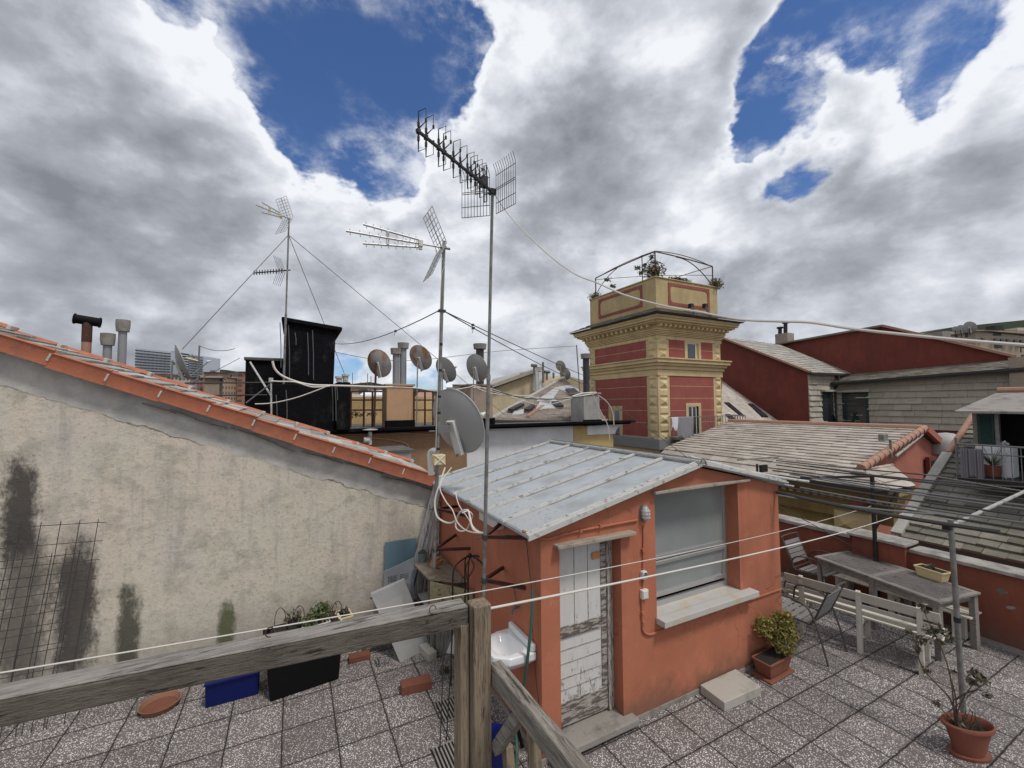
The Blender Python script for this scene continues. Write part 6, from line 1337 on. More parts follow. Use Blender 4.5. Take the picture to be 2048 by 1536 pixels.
MB().prism([(xs[3]-1.2,BY+.2,ez_-.15),(xs[3]+.4,BY+.2,ez_-.15),(xs[3]+.3,BY+.2,ez_-.22),(xs[3]+.15,BY+.2,ez_-.32),(xs[3]+.05,BY+.2,ez_-.5),(xs[3]-1.2,BY+.2,ez_-.5)],(0,1.5,0)).build('eave_moulding','whitewall',bb_,bevel=.01)
m=MB(); 
m.tube(smoothpath([py(x,y_,BY+.22) for x,y_ in ((640,868),(760,869),(800,866),(850,869),(872,868))],3),.018,6)
m.tube(smoothpath([py(x,y_,BY+.22) for x,y_ in ((740,876),(770,878),(800,883),(815,890),(820,905))],4),.025,6); m.build('wall_cable','peach',bb_)
m=MB(); q=py(740,880,BY-.1); m.tube([q+V((0,0,-.12)),q+V((0,0,.22))],.05,10); m.lathe([(0,.26),(.20,.27),(.2,.29),(0,.31)],q,14); m.tube([q+V((-.16,0,0)),q+V((-.02,0,0))],.09,10); m.build('wall_vent','rib',bb_,smooth=True)
sh=thing('small_white_roof_shed','small white rendered shed with grey flat cover below the brown wall','shed',py(790,920,BY-2)); a=py(762,930,BY-2);b_=py(822,930,BY-2); zt_=py(800,905,BY-2).z; MB().box((a.x-.6,BY-2,-20),(b_.x,BY-1,zt_)).build('wall','whitewall',sh); MB().box((a.x-.7,BY-2.1,zt_+.002),(b_.x+.06,BY-.9,zt_+.06)).build('cover','flatroof',sh)
# black bitumen coated stair tower
bt=thing('black_stair_tower','tall black bitumen coated roof structure with flared top and a lower wing','roof structure',(py(620,840,BY+.3).x,BY+.3,ez_))
Y0=BY+.35
def q3(x,y_,Y=Y0): return py(x,y_,Y)
zB=ez_-.03; zT=q3(570,640).z; zT2=q3(678,655).z
xl,xr=q3(565,800).x,q3(664,800).x; xtl,xtr=q3(570,650).x,q3(672,660).x
m=MB(); m.hexa([(xl,Y0,zB),(xr,Y0,zB),(xr,Y0+2.2,zB),(xl,Y0+2.2,zB),(xtl,Y0,zT),(xtr,Y0,zT2-.0),(xtr,Y0+2.2,zT2),(xtl,Y0+2.2,zT)]); m.build('body','bitumen',bt,bevel=.03)
m=MB(); m.prism([(xtl-.08,Y0-.10,zT-.05),(xtr+.14,Y0-.10,zT2-.12),(xtr+.16,Y0-.10,zT2+.0),(xtl-.08,Y0-.10,zT+.07)],(0,2.4,0)); m.build('roof','bitumen',bt,bevel=.03)
m=MB(); m.box((q3(485,800).x,Y0+.5,zB),(xl-.002,Y0+2.3,q3(520,722,Y0+.5).z)); m.build('wing','bitumen',bt,bevel=.03); m=MB(); z_=q3(520,718,Y0+.45).z; m.box((q3(482,800).x,Y0+.42,z_-.04),(xl-.003,Y0+2.35,z_+.04)); m.build('wing_roof','flatroof',bt,bevel=.02)
m=MB(); m.box((q3(536,800).x,Y0-.45,zB),(q3(668,800).x,Y0-.002,q3(600,768,Y0-.45).z)); m.build('lower_block','bitumen',bt,bevel=.03)
m=MB(); m.box((q3(669,800).x,Y0-.6,zB),(q3(696,800).x,Y0+.6,q3(680,764,Y0-.6).z)); m.build('side_stack','bitumen',bt,bevel=.03); m=MB()
for f_,t_ in ((678,.10),(691,.16)): q=q3(f_,764,Y0-.2); m.tube([q,q+V((0,0,t_))],.07,8); m.tube([q+V((0,0,t_)),q+V((0,0,t_+.05))],.10,8)
m.build('pipe_end','rib',bt); m=MB()
for x0_,y0_,y1_ in ((664,770,842),(670,770,842),(673,772,800),(541,780,842),(572,780,840),(560,645,735),(577,650,760),(590,665,690),(615,665,750),(625,660,760),(552,790,840)):
    q=q3(x0_,y0_,Y0-(.615 if x0_>668 else .46 if y0_>764 else .02)); q2=q3(x0_+2,y1_,Y0-(.615 if x0_>668 else .46 if y0_>764 else .02)); m.tube([q,q.lerp(q2,.5)+V((.01,0,0)),q2],.010,4)
m.build('tar_drips','greywire',bt)
# cream laths of the side: thin struts and posts
cord('roof_strut',[q3(500,724,Y0-.1),q3(541,790,Y0-.6)],.022,'rib','pale straight strut leaning across the low black wing','strut','struts')
cord('roof_strut',[q3(492,806,Y0-.7),q3(541,768,Y0-.7)],.018,'greywire','grey strut crossing behind the thin white post','strut','struts')
m=MB(); m.tube([q3(543,845,Y0-.75),q3(542,765,Y0-.75)],.022,6); m.cbox(q3(542,760,Y0-.75),(.09,.09,.10)); tag(m.build('roof_post','rib'),'thin pale post with a square cap in front of the black structure','post')
for i,yy in enumerate((765,790)): cord('roof_rail',[py(370,yy+1,Y0+.3),q3(541,yy+(0 if i==0 else 0),Y0+.3)],.02,'wire',('upper dark horizontal pipe rail left of the black structure','lower dark horizontal pipe rail left of the black structure')[i],'rail','dark pipe rails')
# mast C
mc=thing('antenna_mast','thin guyed mast standing behind the black structure with two small antennas','antenna mast',q3(566,800,Y0+.2)); b0=q3(565,720,Y0-.05); t0=q3(578,438,Y0-.05)
b0=V((q3(567,720,Y0-.05).x,Y0-.05,zB)); t0=pd(578,436,(b0-CP).dot(_f)+.0)
MB().tube([b0,b0.lerp(t0,.55)],.028,8).tube([b0.lerp(t0,.55),t0],.02,8).build('pole','steel',mc,smooth=True)
o=t0+V((0,0,-.02)); e_=pz(512,410,o.z); d=(e_-o); d=d.normalized(); sd=d.cross(V((0,0,1))).normalized()
ya=thing('yagi_antenna','small yellowish triple boom antenna on top of the guyed mast','antenna',t0); yagi3(ya,o,d,min((e_-o).length,1.5),sd,(0,0,1),'alu',1.05); 
o=b0.lerp(t0,.58+.0); o=V((o.x,o.y,pd(572,563,11.8).z)); yb_=thing('comb_antenna','small dark single boom antenna halfway up the guyed mast','antenna',o); e_=pz(508,546,o.z); d=(e_-o); L=min(d.length,1.4); d.normalize(); sd=d.cross(V((0,0,1))).normalized()
m=MB(); m.tube([o-d*.1,o+d*L],.016,6); [m.tube([o+d*L*(.15+.85*i/10)-V((0,0,.06)),o+d*L*(.15+.85*i/10)+V((0,0,.06))],.012,5) for i in range(11)]; m.build('boom','wire',yb_)
for s_ in (1,-1):
    m=MB(); ax=(V((0,0,s_))+d*.4).normalized()
    for i in range(-2,3): m.tube([o+d*.15+sd*.06*i,o+d*.15+sd*.06*i+ax*.4],.005,4)
    m.build('reflector_grid','greywire',yb_)
g0_=pd(577,470,(b0-CP).dot(_f))
for i,(x,y_,Y,lab) in enumerate(((365,698,9.5,'thin guy wire falling left from the guyed mast'),(697,768,BY+1,'thin guy wire falling steeply behind the black structure'),(1010,830,13.5,'thin guy wire falling right behind the dishes'))):
    cord('guy_wire',[g0_,py(x,y_,Y)],.008,'greywire',lab,'wire','guy wires of the masts')
tieA=mA(622)
for i,(x,y_,Y,lab,sg) in enumerate(((668,687,Y0,'guy wire from the dish mast to the black structure',.15),(1196,778,11.3,'guy wire from the dish mast to the grey chimney',.1),(1560,1000,9.0,'long guy wire from the dish mast towards the clothes lines',.0),(1190,760,11.3,'upper guy wire from the dish mast to the grey chimney',.03))):
    B=py(x,y_,Y); 
    if i==2: continue
    cord('guy_wire',sag(tieA+V((.03 if i else -.04,0,0)),B,sg,12),.007,'wire',lab,'wire','guy wires of the masts')
for Y_,x,y_,sg,ii,lab in ((Y0,668,687,.15,3,'wire tensioner on the guy wire left of the dish mast'),(11.3,1196,778,.1,2,'lower wire tensioner right of the dish mast'),(11.3,1190,760,.03,2,'wire tensioner just right of the dish mast')):
    q=sag(tieA+V((.03 if x>700 else -.04,0,0)),py(x,y_,Y_),sg,12)[ii] if x<700 else sag(tieA+V((.03,0,0)),py(x,y_,Y_),sg,24)[ii]
    m=MB(); m.cbox(q,(.035,.035,.03)); m.tube([q,q+V((-.02,0,-.07))],.004,4); tag(m.build('wire_tensioner','wire'),lab,'tensioner','wire tensioners')
cord('guy_wire',sag(py(400,692,30),py(470,697,30),.2),.02,'greywire','thin distant wire from a small mast near the tower blocks','wire','guy wires of the masts')
# chimneys on the flat roof
def stack(x0_,x1_,yt,yb_,Y,dep,mat,name,lab,flues,capm='chimneyplaster',base=True):
    a=py(x0_,yb_,Y); b_=py(x1_,yb_,Y); zt_=py((x0_+x1_)/2,yt,Y).z; zb__=min(a.z,ez_-.04); t=thing(name,lab,'chimney',((a.x+b_.x)/2,Y,zb__),None)
    MB().box((a.x,Y,zb__),(b_.x,Y+dep,zt_-.06)).build('stack',mat,t,bevel=.015); MB().box((a.x-.05,Y-.05,zt_-.058),(b_.x+.05,Y+dep+.05,zt_)).build('cap',capm,t,bevel=.012)
    if base: MB().box((a.x-.05,Y-.06,zb__),(b_.x+.05,Y-.002,zb__+.22)).build('upstand','bitumen',t,bevel=.015)
    for (fx_,ft,r_,mt) in flues:
        q=py(fx_,yt,Y+dep*.5); zz=py(fx_,ft,Y+dep*.5).z; f_=MB().tube([V((q.x,q.y,zt_)),V((q.x,q.y,zz-.16))],r_,12).build('flue','plumb' if mt==0 else mt,t,smooth=True); MB().lathe([(0,-.17),(r_*1.55,-.17),(r_*1.7,0),(0,.0)],(q.x,q.y,zz),14).build('cowl','concrete',f_,smooth=True)
    return t
stack(773,826,768,840,BY+.3,.7,'peach','chimney','peach rendered chimney with two capped grey flues',((792,697,.10,0),(806,686,.10,0)),'peach')
t_=stack(940,986,768,838,BY+.3,.9,'chimneyplaster','chimney','worn plaster chimney behind the thin mast with one dark flue',((960,688,.13,'wire'),))
stack(1168,1200,785,852,BY+.2,.8,'greyplaster','chimney','rough grey chimney at the right end of the flat roof with cables on top',((1173,708,.12,'wire'),))
# thin pole beside
cord('thin_pole',[py(1160,790,12.6),py(1153,690,12.6)],.02,'greywire','thin bare pole between the far slate roof and the painted tower','pole')
# dishes
dl=[((755,729),.40,'dishrust','satellite dish with a rust rim on a dark post left of the two flues',(750,835),12.6,R(42),R(22)),((838,718),.38,'dishrust','satellite dish with large orange rust stains right of the two flues',(828,835),12.2,R(48),R(30)),((888,742),.38,'dish','plain grey satellite dish partly behind the dish mast',(882,830),12.0,R(60),R(28)),((950,738),.42,'dish','pale satellite dish beside the dark flue behind the thin mast',(947,775),12.2,R(60),R(22)),((354,727),.36,'dish','satellite dish seen nearly edge on behind the tiled verge on the left',(350,800),11.0,R(75),R(20))]
for (c_,r_,mt,lab,ft,Y,az,el) in dl:
    c3=py(*c_,Y); f3=py(*ft,Y-.0); f3.x=c3.x+(.0); dish('satellite_dish',c3,r_,az if c_[0]!=354 else R(76),el,lab,mast_to=V((c3.x-.1,c3.y-.12,min(f3.z,ez_))),mat=mt,mastr=.03 if c_[0]==755 else .018,group='satellite dishes on the roofs behind')
for x,y_,Y,r_,az,lab in ((1120,733,24,.38,R(60),'small far dish, upper of the pair right of the far roof peak'),(1129,749,24,.42,R(60),'small far dish, lower of the pair right of the far roof peak'),(926,742,15,.2,R(60),None)):
    if lab: c3=py(x,y_,Y); dish('satellite_dish',c3,r_,az,R(25),lab,mast_to=V((c3.x,c3.y-.1,c3.z-.9)),group='satellite dishes on the roofs behind')
# white cables across roofs
def cb(pl,Y,r_,lab,mat='cable'): 
    pts=[py(x,y_,Y if not isinstance(Y,tuple) else Y[0]+(Y[1]-Y[0])*i/(len(pl)-1)) for i,(x,y_) in enumerate(pl)]
    cord('roof_cable',smoothpath(pts,5),r_,mat,lab,'cable','cables strung over the roofs behind')
cb([(545,722),(550,738),(565,752),(595,764),(625,770),(660,771),(700,772),(760,774),(785,774)],11.3,.028,'thick pale cable hanging from the black wing to the peach chimney')
cb([(542,762),(560,763),(590,764),(625,774),(660,772)],11.2,.018,'pale cable from the white capped post along the black structure')
cb([(510,808),(545,806),(590,796),(630,782),(655,772)],11.2,.015,'thin pale cable rising along the foot of the black structure')
cb([(785,774),(830,776),(870,782),(900,781),(940,774),(950,772),(985,782),(1030,795),(1060,798),(1090,795)],11.7,.016,'pale cable from the peach chimney past the worn chimney')
cb([(945,772),(975,785),(1010,790),(1050,792),(1095,798),(1140,795),(1190,786)],11.8,.018,'pale cable bundle between the worn chimney and the grey chimney')
cb([(945,775),(985,778),(1040,800),(1090,810),(1150,795),(1192,787)],11.6,.012,'lower pale cable between the worn chimney and the grey chimney')
cb([(985,780),(1040,795),(1085,798),(1130,797),(1185,790)],11.4,.018,'dark cable between the worn chimney and the grey chimney','wire')
cb([(1186,790),(1195,810),(1205,830),(1215,850),(1220,880)],11.3,.015,'white cable falling from the grey chimney to the eave')
cb([(1196,790),(1215,805),(1225,825),(1228,850)],11.3,.014,'white cable arching right of the grey chimney')
cb([(1192,785),(1165,787),(1145,793)],11.2,.03,'short bundle of white cable tied on top of the grey chimney')
cb([(650,700),(800,722),(1000,702),(1151,692)],(30,30.01),.02,'faint thin wire spanning behind the dishes','greywire') 
# railing and reed fence
rr_=thing('roof_railing','rusty iron railing along the back roof terrace left and right of the peach chimney','railing',(py(730,820,BY+1.2).x,BY+1.2,ez_))
YR=BY+1.2; zr0=ez_-.05
m=MB()
for x in (702,728,745,770,828,850,866,905): q=py(x,790,YR); m.tube([V((q.x,YR,zr0)),V((q.x,YR,py(x,783,YR).z))],.03,6)
m.build('posts','rust',rr_); m=MB()
for yy in (800,820,783): m.tube([V((py(690,yy,YR).x,YR,py(690,yy,YR).z)),V((py(935,yy,YR).x,YR,py(935,yy,YR).z))],.025,6)
m.build('rails','rust',rr_)
rf_=thing('reed_fence','yellow reed screen fence on the roof terrace behind the rusty railing','fence',(py(740,820,BY+3).x,BY+3,ez_)); a=py(690,795,BY+3.5);b_=py(930,795,BY+3.5); zt_=py(740,794,BY+3.5).z
MB().box((a.x,BY+3.5,ez_-.1),(b_.x,BY+3.56,zt_)).build('screen','fence',rf_); MB().box((a.x,BY+3.561,zt_-.12),(b_.x,BY+3.62,zt_-.02)).build('rail','greywoodz',rf_)
MB().box((a.x,BY+2.5,ez_-.03),(b_.x,BY+2.9,ez_+.02))
t=thing('roof_weeds','low dry weeds in front of the reed fence','plant',py(715,830,BY+1.6),None); m=MB(); 
for x in (703,712,722,738,748): leaves(m,py(x,829,BY+1.8),(.15,.1,.12),50,.04,shell=.1)
m.build('foliage','grassdry',t); MB().tube([py(712,836,BY+1.8),py(712,826,BY+1.8)],.01,4).build('stem','bark',t)
# flues rising behind the tiled verge
def flue(x,yt,yb_,r_,mat,lab,cap='cyl',Y=9.5):
    q=py(x,yb_,Y); zt_=py(x,yt,Y).z; t=thing('flue_pipe',lab,'flue',(q.x,Y,q.z-.5),'flues behind the tiled verge'); MB().tube([(q.x,Y,q.z-.6),(q.x,Y,zt_-.12)],r_,14).build('pipe',mat,t,smooth=True)
    if cap=='cyl': MB().lathe([(0,-.20),(r_*1.5,-.20),(r_*1.7,-.1),(r_*1.7,0),(0,.0)],(q.x,Y,zt_),16).build('cowl','concrete',t,smooth=True)
    else:
        m=MB(); ax=V((1,.15,-.12)).normalized(); L=.165; c_=V((q.x,Y,zt_-.06)); prof=[(.085,-L),(.09,-L*.9),(.075,-L*.8),(.075,L*.8),(.09,L*.9),(.085,L),(.065,L),(.065,-L),(.085,-L)]; m.lathe(prof,c_,18,ax); m.build('cowl','darkplastic',t,smooth=True); m=MB(); m.tube([c_,c_-V((0,0,.36))],r_*1.06,14); m.build('rust_sleeve','rust',t,smooth=True)
flue(172,634,712,.062,'terra2','rust stained flue with a horizontal double ended cowl','tee'); flue(214,667,722,.058,'plumb','short grey flue between the two taller ones'); flue(243,640,735,.058,'plumb','tall grey flue right of the short one')
# ---------------------------------------------------------------- far slate roof and cream house
fs=thing('far_slate_house','house with patched slate hip roof and skylights behind the flat roof','house',(6,16,-20))
Ye=13.2; Yr=24.0
A=py(984,840,Ye);B=py(1215,842,Ye); Pk=py(1128,757,Yr); Lf=py(1098,771,Yr-1); Rt=py(1190,775,Yr-1)
polys=[[A,B,Pk]]
m=MB(); m.prism([A,B,Rt,Pk,Lf],(0,0,-.3)); 
m=MB(); m.prism([A,B,Pk],(0,0,-.3)); r6=m.build('roof','underdark',fs); m=MB(); shingles(m,[A,B,Pk],(1,0,0),.36,.5,.08); m.build('slates','slateL',r6)
def onp(x,y_,l=.05): return onplane(x,y_,A,B,Pk,l)
for pts in (((1072,806),(1110,778),(1119,782),(1098,812)),((1110,778),(1145,772),(1178,800),(1168,803)),((1080,806),(1106,800),(1130,818),(1070,824)),((1028,828),(1050,822),(1046,832),(1024,834))):
    m=MB(); m.prism([onp(*p,.06) for p in pts],(0,0,.04)); m.build('pale_patch','patch',r6)
for pts in (((1015,828),(1040,815),(1048,817),(1025,829)),((1047,828),(1062,818),(1070,820),(1058,829)),((1102,811),(1118,811),(1127,820),(1111,820)),((1130,784),(1148,783),(1160,794),(1140,795))): 
    m=MB(); m.prism([onp(*p,.12) for p in pts],(0,0,.08)); f_=m.build('skylight','black',r6); 
m=MB(); m.bar(onp(1055,838,.1),onp(1086,815,.1),.10,.06); m.bar(onp(1140,838,.1),onp(1152,828,.1),.10,.06); m.build('terracotta_valley','terra2',r6)
MB().box((A.x,Ye+.3,-20),(B.x,Yr,A.z-.3)).build('wall','cream',fs)
MB().prism([py(1100,772,Yr+.5),py(1130,750,Yr+.5),py(1200,770,Yr+.5),py(1200,860,Yr+.5),py(1000,860,Yr+.5)],(0,3,0)).build('rear_wall','cream',fs)
m=MB(); m.bar(A+V((0,0,.06)),Pk+V((0,0,.1)),.22,.06); m.build('ridge','slateG',r6)
MB().box((py(1058,815,18).x,17,py(1058,812,18).z),(py(1076,815,18).x,17.5,py(1058,801,18).z)).build('air_conditioner','white',r6)
ch=thing('cream_gable_house','cream gable wall under a grey slate roof behind the worn chimney','house',(8,26,-20)); Yg=26
g_=[py(985,778,Yg),py(1082,742,Yg),py(1092,748,Yg),py(1092,840,Yg),py(985,840,Yg)]
MB().prism(g_,(0,1,0)).build('gable_wall','cream',ch); MB().prism([py(978,778,Yg-.4),py(1085,740,Yg-.4),py(1060,745,Yg+8),py(985,764,Yg+8)],(0,0,.25)).build('roof','slateG',ch)
MB().box((py(1073,745,Yg-.6).x,Yg-.6,py(1073,772,Yg).z-.4),(py(1087,745,Yg-.6).x,Yg-.02,py(1080,744,Yg-.6).z)).build('side_stack','whitewall',ch)
for x0_,x1_,yt in ((1049,1061,746),(1063,1074,743),(1078,1084,735)): t=thing('far_chimney',{1049:'small white chimney, left one on the cream house roof',1063:'small white chimney, middle one on the cream house roof',1078:'narrow pale chimney on the peak of the cream house'}[x0_],'chimney',py(x0_,755,Yg+1),'chimneys on the cream house'); MB().box((py(x0_,750,Yg+1).x,Yg+1,py(x0_,765,Yg+1).z),(py(x1_,750,Yg+1).x,Yg+1.6,py(x0_,yt,Yg+1).z)).build('stack','whitewall',t); MB().box((py(x0_-1,750,Yg+1).x,Yg+.9,py(x0_,yt,Yg+1).z+.002),(py(x1_+1,750,Yg+1).x,Yg+1.7,py(x0_,yt-1.2,Yg+1).z)).build('cap','chimneyplaster',t)
for x,yt,yb_,lab in ((1068,728,748,'thin far vent with a crossed cowl left of the peak'),(1086,724,766,'straight thin far pipe right of the cream peak'),(1094,741,760,'short far pipe with crossed cowl right of the peak'),(1107,745,757,'shortest far pipe near the far dishes')):
    a=py(x,yb_,Yg-1); b_=py(x,yt,Yg-1); m=MB(); m.tube([a,b_],.07,6); 
    if x in (1068,1094): m.tube([b_-V((.2,0,.1)),b_+V((.2,0,-.1))],.12,6)
    tag(m.build('vent_pipe','greywire'),lab,'vent pipe','thin far pipes')
MB()
# ---------------------------------------------------------------- city in the distance
def win_mat(name,wall,win,sx_,sz_,fw=.5,fh=.45):
    m,nt,b=newmat(name); k=NT(nt); s=k.n('ShaderNodeSeparateXYZ'); k.l(k.co(),s.inputs[0])
    def cell(o,p,f_): fr=k.math('FRACT',k.math('DIVIDE',k.math('ADD',o,500.0),p)); return k.math('MULTIPLY',k.math('GREATER_THAN',fr,(1-f_)/2),k.math('LESS_THAN',fr,(1+f_)/2))
    u=k.math('ADD',s.outputs[0],k.math('MULTIPLY',s.outputs[1],.9)); w=k.math('MULTIPLY',cell(u,sx_,fw),cell(s.outputs[2],sz_,fh))
    col=k.mix(w,k.mix(k.noise(.2,3),tuple(x*.85 for x in wall),wall),win); k.l(col,b.inputs['Base Color']); b.inputs['Roughness'].default_value=.6; M[name]=m
win_mat('ochre_block',(.42,.30,.20),(.12,.10,.09),3.2,3.1); win_mat('red_block',(.36,.17,.12),(.10,.08,.08),3.0,3.0); win_mat('pale_block',(.5,.45,.38),(.14,.13,.12),3.4,3.0); win_mat('rose_block',(.46,.30,.25),(.15,.11,.10),2.8,3.1); win_mat('apartment_ochre',(.36,.29,.21),(.05,.05,.055),3.0,3.0,.32,.5)
hs=thing('hospital_tower','tall pale high-rise complex with horizontal window bands on the left horizon','high-rise',pd(335,760,420)); D_=420
def far_box(x0_,x1_,yt,yb_,d0,dp=20,ytr=None): a=pd(x0_,yb_,d0); b_=pd(x1_,yb_,d0); za=pd(x0_,yt,d0).z; zb_=pd(x1_,ytr if ytr else yt,d0).z; v=V((_f.x,_f.y,0)).normalized()*dp; return [V((a.x,a.y,a.z)),V((b_.x,b_.y,b_.z)),V((b_.x,b_.y,b_.z))+v,V((a.x,a.y,a.z))+v,V((a.x,a.y,za)),V((b_.x,b_.y,zb_)),V((b_.x,b_.y,zb_))+v,V((a.x,a.y,za))+v]
for nm,(x0_,x1_,yt,ytr,dd) in (('main_block',(268,340,695,703,420)),('glass_link',(340,378,702,708,430)),('side_block',(376,405,707,712,415))):
    w=MB().hexa(far_box(x0_,x1_,yt,790,dd,24,ytr)).build(nm,'towerblue' if nm!='glass_link' else 'darkglass',hs)
    rows=12; m=MB(); fb=far_box(x0_,x1_,yt,770,dd-.6,.5,ytr)
    for i in range(rows):
        f0=.05+.93*i/rows; f1=f0+.38/rows*1.1
        a0=fb[4].lerp(fb[0],f0);a1=fb[5].lerp(fb[1],f0);b0_=fb[4].lerp(fb[0],f1);b1_=fb[5].lerp(fb[1],f1); dx_=a1-a0
        n_=1 if nm=='glass_link' else 9
        for j_ in range(n_): m.prism([a0+dx_*((j_+.06)/n_),a0+dx_*((j_+.94)/n_),b0_+(b1_-b0_)*((j_+.94)/n_),b0_+(b1_-b0_)*((j_+.06)/n_)],V((_f.x,_f.y,0))*-.3)
    m.build('window_bands','darkglass' if nm!='glass_link' else 'towerblue',w)
hl=MB(); vs=[]
for i,(x,y_) in enumerate(((-200,800),(200,775),(270,765),(400,745),(430,738),(455,740),(480,748),(560,755),(640,772),(700,768),(740,764),(800,775),(900,782),(1000,790),(1400,795),(1700,700),(1900,655),(2048,640),(2300,640))): vs.append(pd(x,y_,700 if x<1500 else 260))
n=len(vs); hl.add(vs+[V((v.x,v.y,-22)) for v in vs]+[v+V((60,160,0)) for v in vs]+[V((v.x,v.y,-22))+V((60,160,0)) for v in vs],[(i,i+1,n+i+1,n+i) for i in range(n-1)]+[(i,i+1,2*n+i+1,2*n+i) for i in range(n-1)]+[(2*n+i,2*n+i+1,3*n+i+1,3*n+i) for i in range(n-1)])
struct(hl,'hills','hill')
blk=[(395,415,752,'pale_block',300,'flat topped pale far block right of the high-rise'),(405,432,745,'red_block',260,'reddish far block beside the high-rise'),(430,446,755,'ochre_block',240,'low ochre far block in the gap'),(446,462,748,'ochre_block',280,'slim ochre far tower left of the black wing'),(463,473,756,'rose_block',300,'rose coloured far block left of the reddish tall one'),(474,490,744,'red_block',250,'reddish tall far block touching the black wing'),(285,330,748,'rose_block',300,'rose far block in front of the high-rise foot'),(310,345,752,'pale_block',230,'pale far block in front of the high-rise foot'),(345,392,755,'rose_block',260,'long rose far block below the glass link'),
(700,760,790,'pale_block',90,'low cream far house behind the rusty railing'),(838,868,788,'pale_block',60,'cream far house right of the peach chimney'),(893,940,776,'rose_block',70,'far rose house between the dishes'),(700,735,775,'ochre_block',120,'ochre far house beside the black stack'),(905,935,770,'pale_block',60,'flat far roof structure left of the worn chimney')]
for i,(x0_,x1_,yt,mt,dd,lab) in enumerate(blk):
    t=thing('far_building',lab,'building',pd((x0_+x1_)/2,810,dd),'distant buildings'); MB().hexa(far_box(x0_,x1_,yt,815,dd,12)).build('wall',mt,t); m=MB().hexa(far_box(x0_-1,x1_+1,yt-1.2,yt-.15,dd-.3,12.5)); m.build('roof','flatroof' if i%3 else 'terra2',t)
def far_roof(pts,dd,mat,lab):
    t=thing('far_roof_house',lab,'building',pd(pts[0][0],830,dd),'distant buildings'); m=MB(); P4=[pd(x,y_,dd+o_) for x,y_,o_ in pts]; m.prism(P4,(0,0,-.3)); m.build('roof',mat,t); a=pd(pts[0][0],pts[0][1],dd);b_=pd(pts[1][0],pts[1][1],dd); v=V((_f.x,_f.y,0))*5; MB().hexa([V((a.x,a.y,-20)),V((b_.x,b_.y,-20)),V((b_.x,b_.y,-20))+v,V((a.x,a.y,-20))+v,a-V((0,0,.31)),b_-V((0,0,.31)),b_-V((0,0,.31))+v,a-V((0,0,.31))+v]).build('wall','pale_block',t)
far_roof([(826,800,0),(872,803,0),(862,783,6),(838,783,6)],40,'terra2','far house with a red tiled roof right of the peach chimney'); far_roof([(696,800,0),(762,806,0),(720,789,4),(700,787,4)],34,'slateG','far low roof with pale gable behind the railing')
far_roof([(715,792,0),(775,790,0),(770,780,6),(730,782,6)],60,'whitewall','far pale roof behind the railing'); 
cn=thing('small_chimney','worn far chimney between the tower blocks and the black wing','chimney',py(421,790,14)); a=py(408,800,14);b_=py(438,800,14); MB().box((a.x,14,a.z-1.5),(b_.x,14.6,py(420,756,14).z)).build('stack','chimneyplaster',cn); MB().box((a.x-.08,13.9,py(420,756,14).z+.002),(b_.x+.08,14.7,py(420,752,14).z)).build('cap','slateG',cn)
cn=thing('small_mast','small far mast with an orange tipped antenna behind the tiled verge','antenna mast',py(395,790,20)); MB().tube([py(394,790,20),py(399,691,20)],.03,6).build('pole','greywire',cn); m=MB(); m.tube([py(372,716,20),py(396,722,20)],.04,5); m.build('boom','offwhite',cn); m=MB()
for i in range(4): m.tube([py(384+i*2,708+3*i,20),py(390+i*2,728-i,20)],.012,4)
m.build('reflector_grid','steel',cn)
for x,yt,lab in ((735,747,'far'),(705,745,'far'),(742,752,'far')):
    cord('far_aerial',[pd(x,785,60),pd(x,yt,60)],.05,'greywire','thin aerial pole on the roofs between the black structure and the peach chimney','aerial','far aerials')
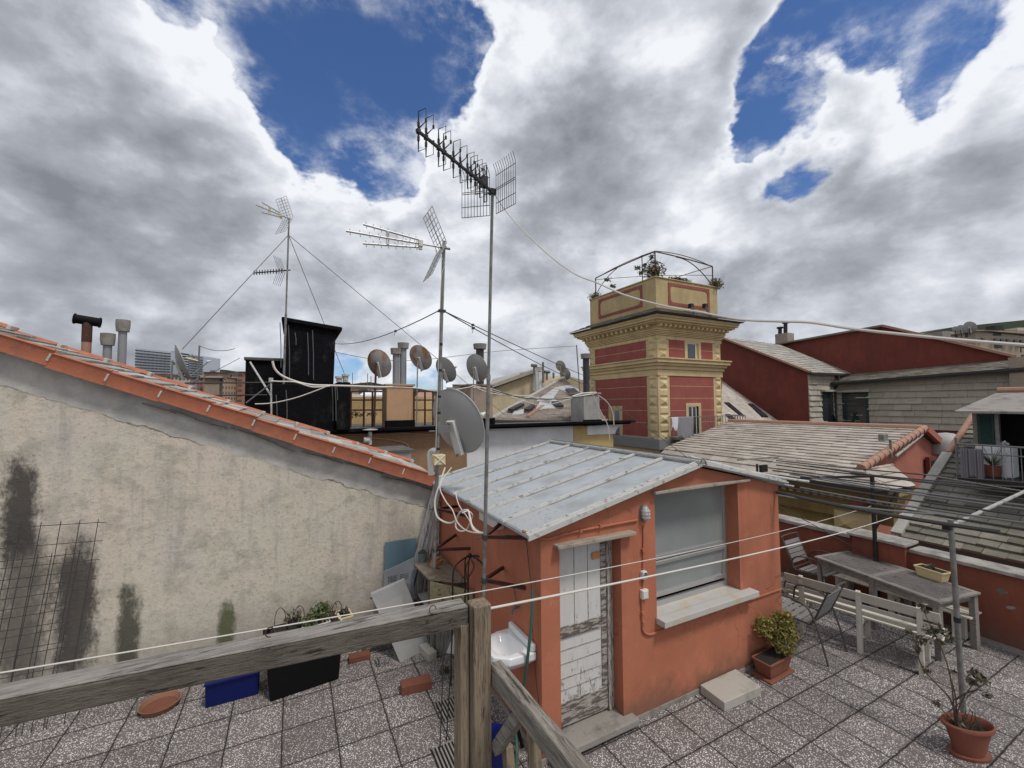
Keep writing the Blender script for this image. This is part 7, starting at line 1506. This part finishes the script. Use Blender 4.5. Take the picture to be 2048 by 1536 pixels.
# apartments on the hill, top right
ap=thing('hill_apartments','ochre apartment block on the hill above the red gable','apartment block',pd(1960,720,110)); MB().hexa(far_box(1890,1955,664,720,112,14,660)).build('left_wall','apartment_ochre',ap); w=MB().hexa(far_box(1955,2070,662,740,100,14,672)).build('wall','apartment_ochre',ap); MB().hexa(far_box(1953,2072,659.5,661.8,99.5,15,669.5)).build('roof','chimneyplaster',ap)
m=MB()
for x in (1965,1990,2003,2015,2030,2042): m.hexa(far_box(x,x+5,675+(x-1955)*.05,684+(x-1955)*.05,99.6,.3))
m.build('windows','darkglass',ap)
MB().hexa(far_box(1885,1902,662,675,100,4)).build('stair_head','concrete',ap); MB().hexa(far_box(2036,2060,655,680,104,8)).build('upper_storey','pale_block',ap)
for x,y_,r_,lab in ((1911,660,.8,'leftmost small dish on the hill apartments'),(1922,659,1.0,'middle small dish on the hill apartments'),(1939,655,1.3,'largest and rightmost dish on the hill apartments')): c3=pd(x,y_,100); dish('satellite_dish',c3,r_,R(100),R(25),lab,mast_to=c3-V((0,0,2)),group='dishes on the hill apartments',mastr=.08)
t=thing('water_tank','black roof tank on the hill apartments','tank',pd(2000,665,100)); MB().hexa(far_box(1990,2007,651,659,101,2)).build('tank','black',t); m=MB(); [m.tube([pd(x,664,102),pd(x,658,102)],.2,5) for x in (1991,1998,2006)]; m.build('legs','black',t)
# trees on the far hill
def tree(x,yb_,yt,dd,lab): 
    b_=pd(x,yb_,dd); h_=pd(x,yt,dd).z-b_.z; t=thing('hill_tree',lab,'tree',b_,'trees on the far hill'); MB().tube([b_,b_+V((0,0,h_*.6))],[h_*.05,h_*.03],6).build('trunk','bark',t); m=MB(); c_=b_+V((0,0,h_*.65)); leaves(m,c_,(h_*.5,h_*.5,h_*.33),350,h_*.06,shell=.3); m.build('crown','leafg',t)
for i,(x,yb_,yt,dd,l_) in enumerate(((2042,705,682,98,'dark tree at the right edge below the hill apartments'),(425,752,739,420,'umbrella pine on the hill skyline left of the black wing'),(415,755,745,400,'round tree right of the high-rise'),(722,772,764,350,'round tree on the skyline right of the black stack'),(445,750,740,430,'dark tree between two far blocks'))): tree(x,yb_,yt,dd,l_)
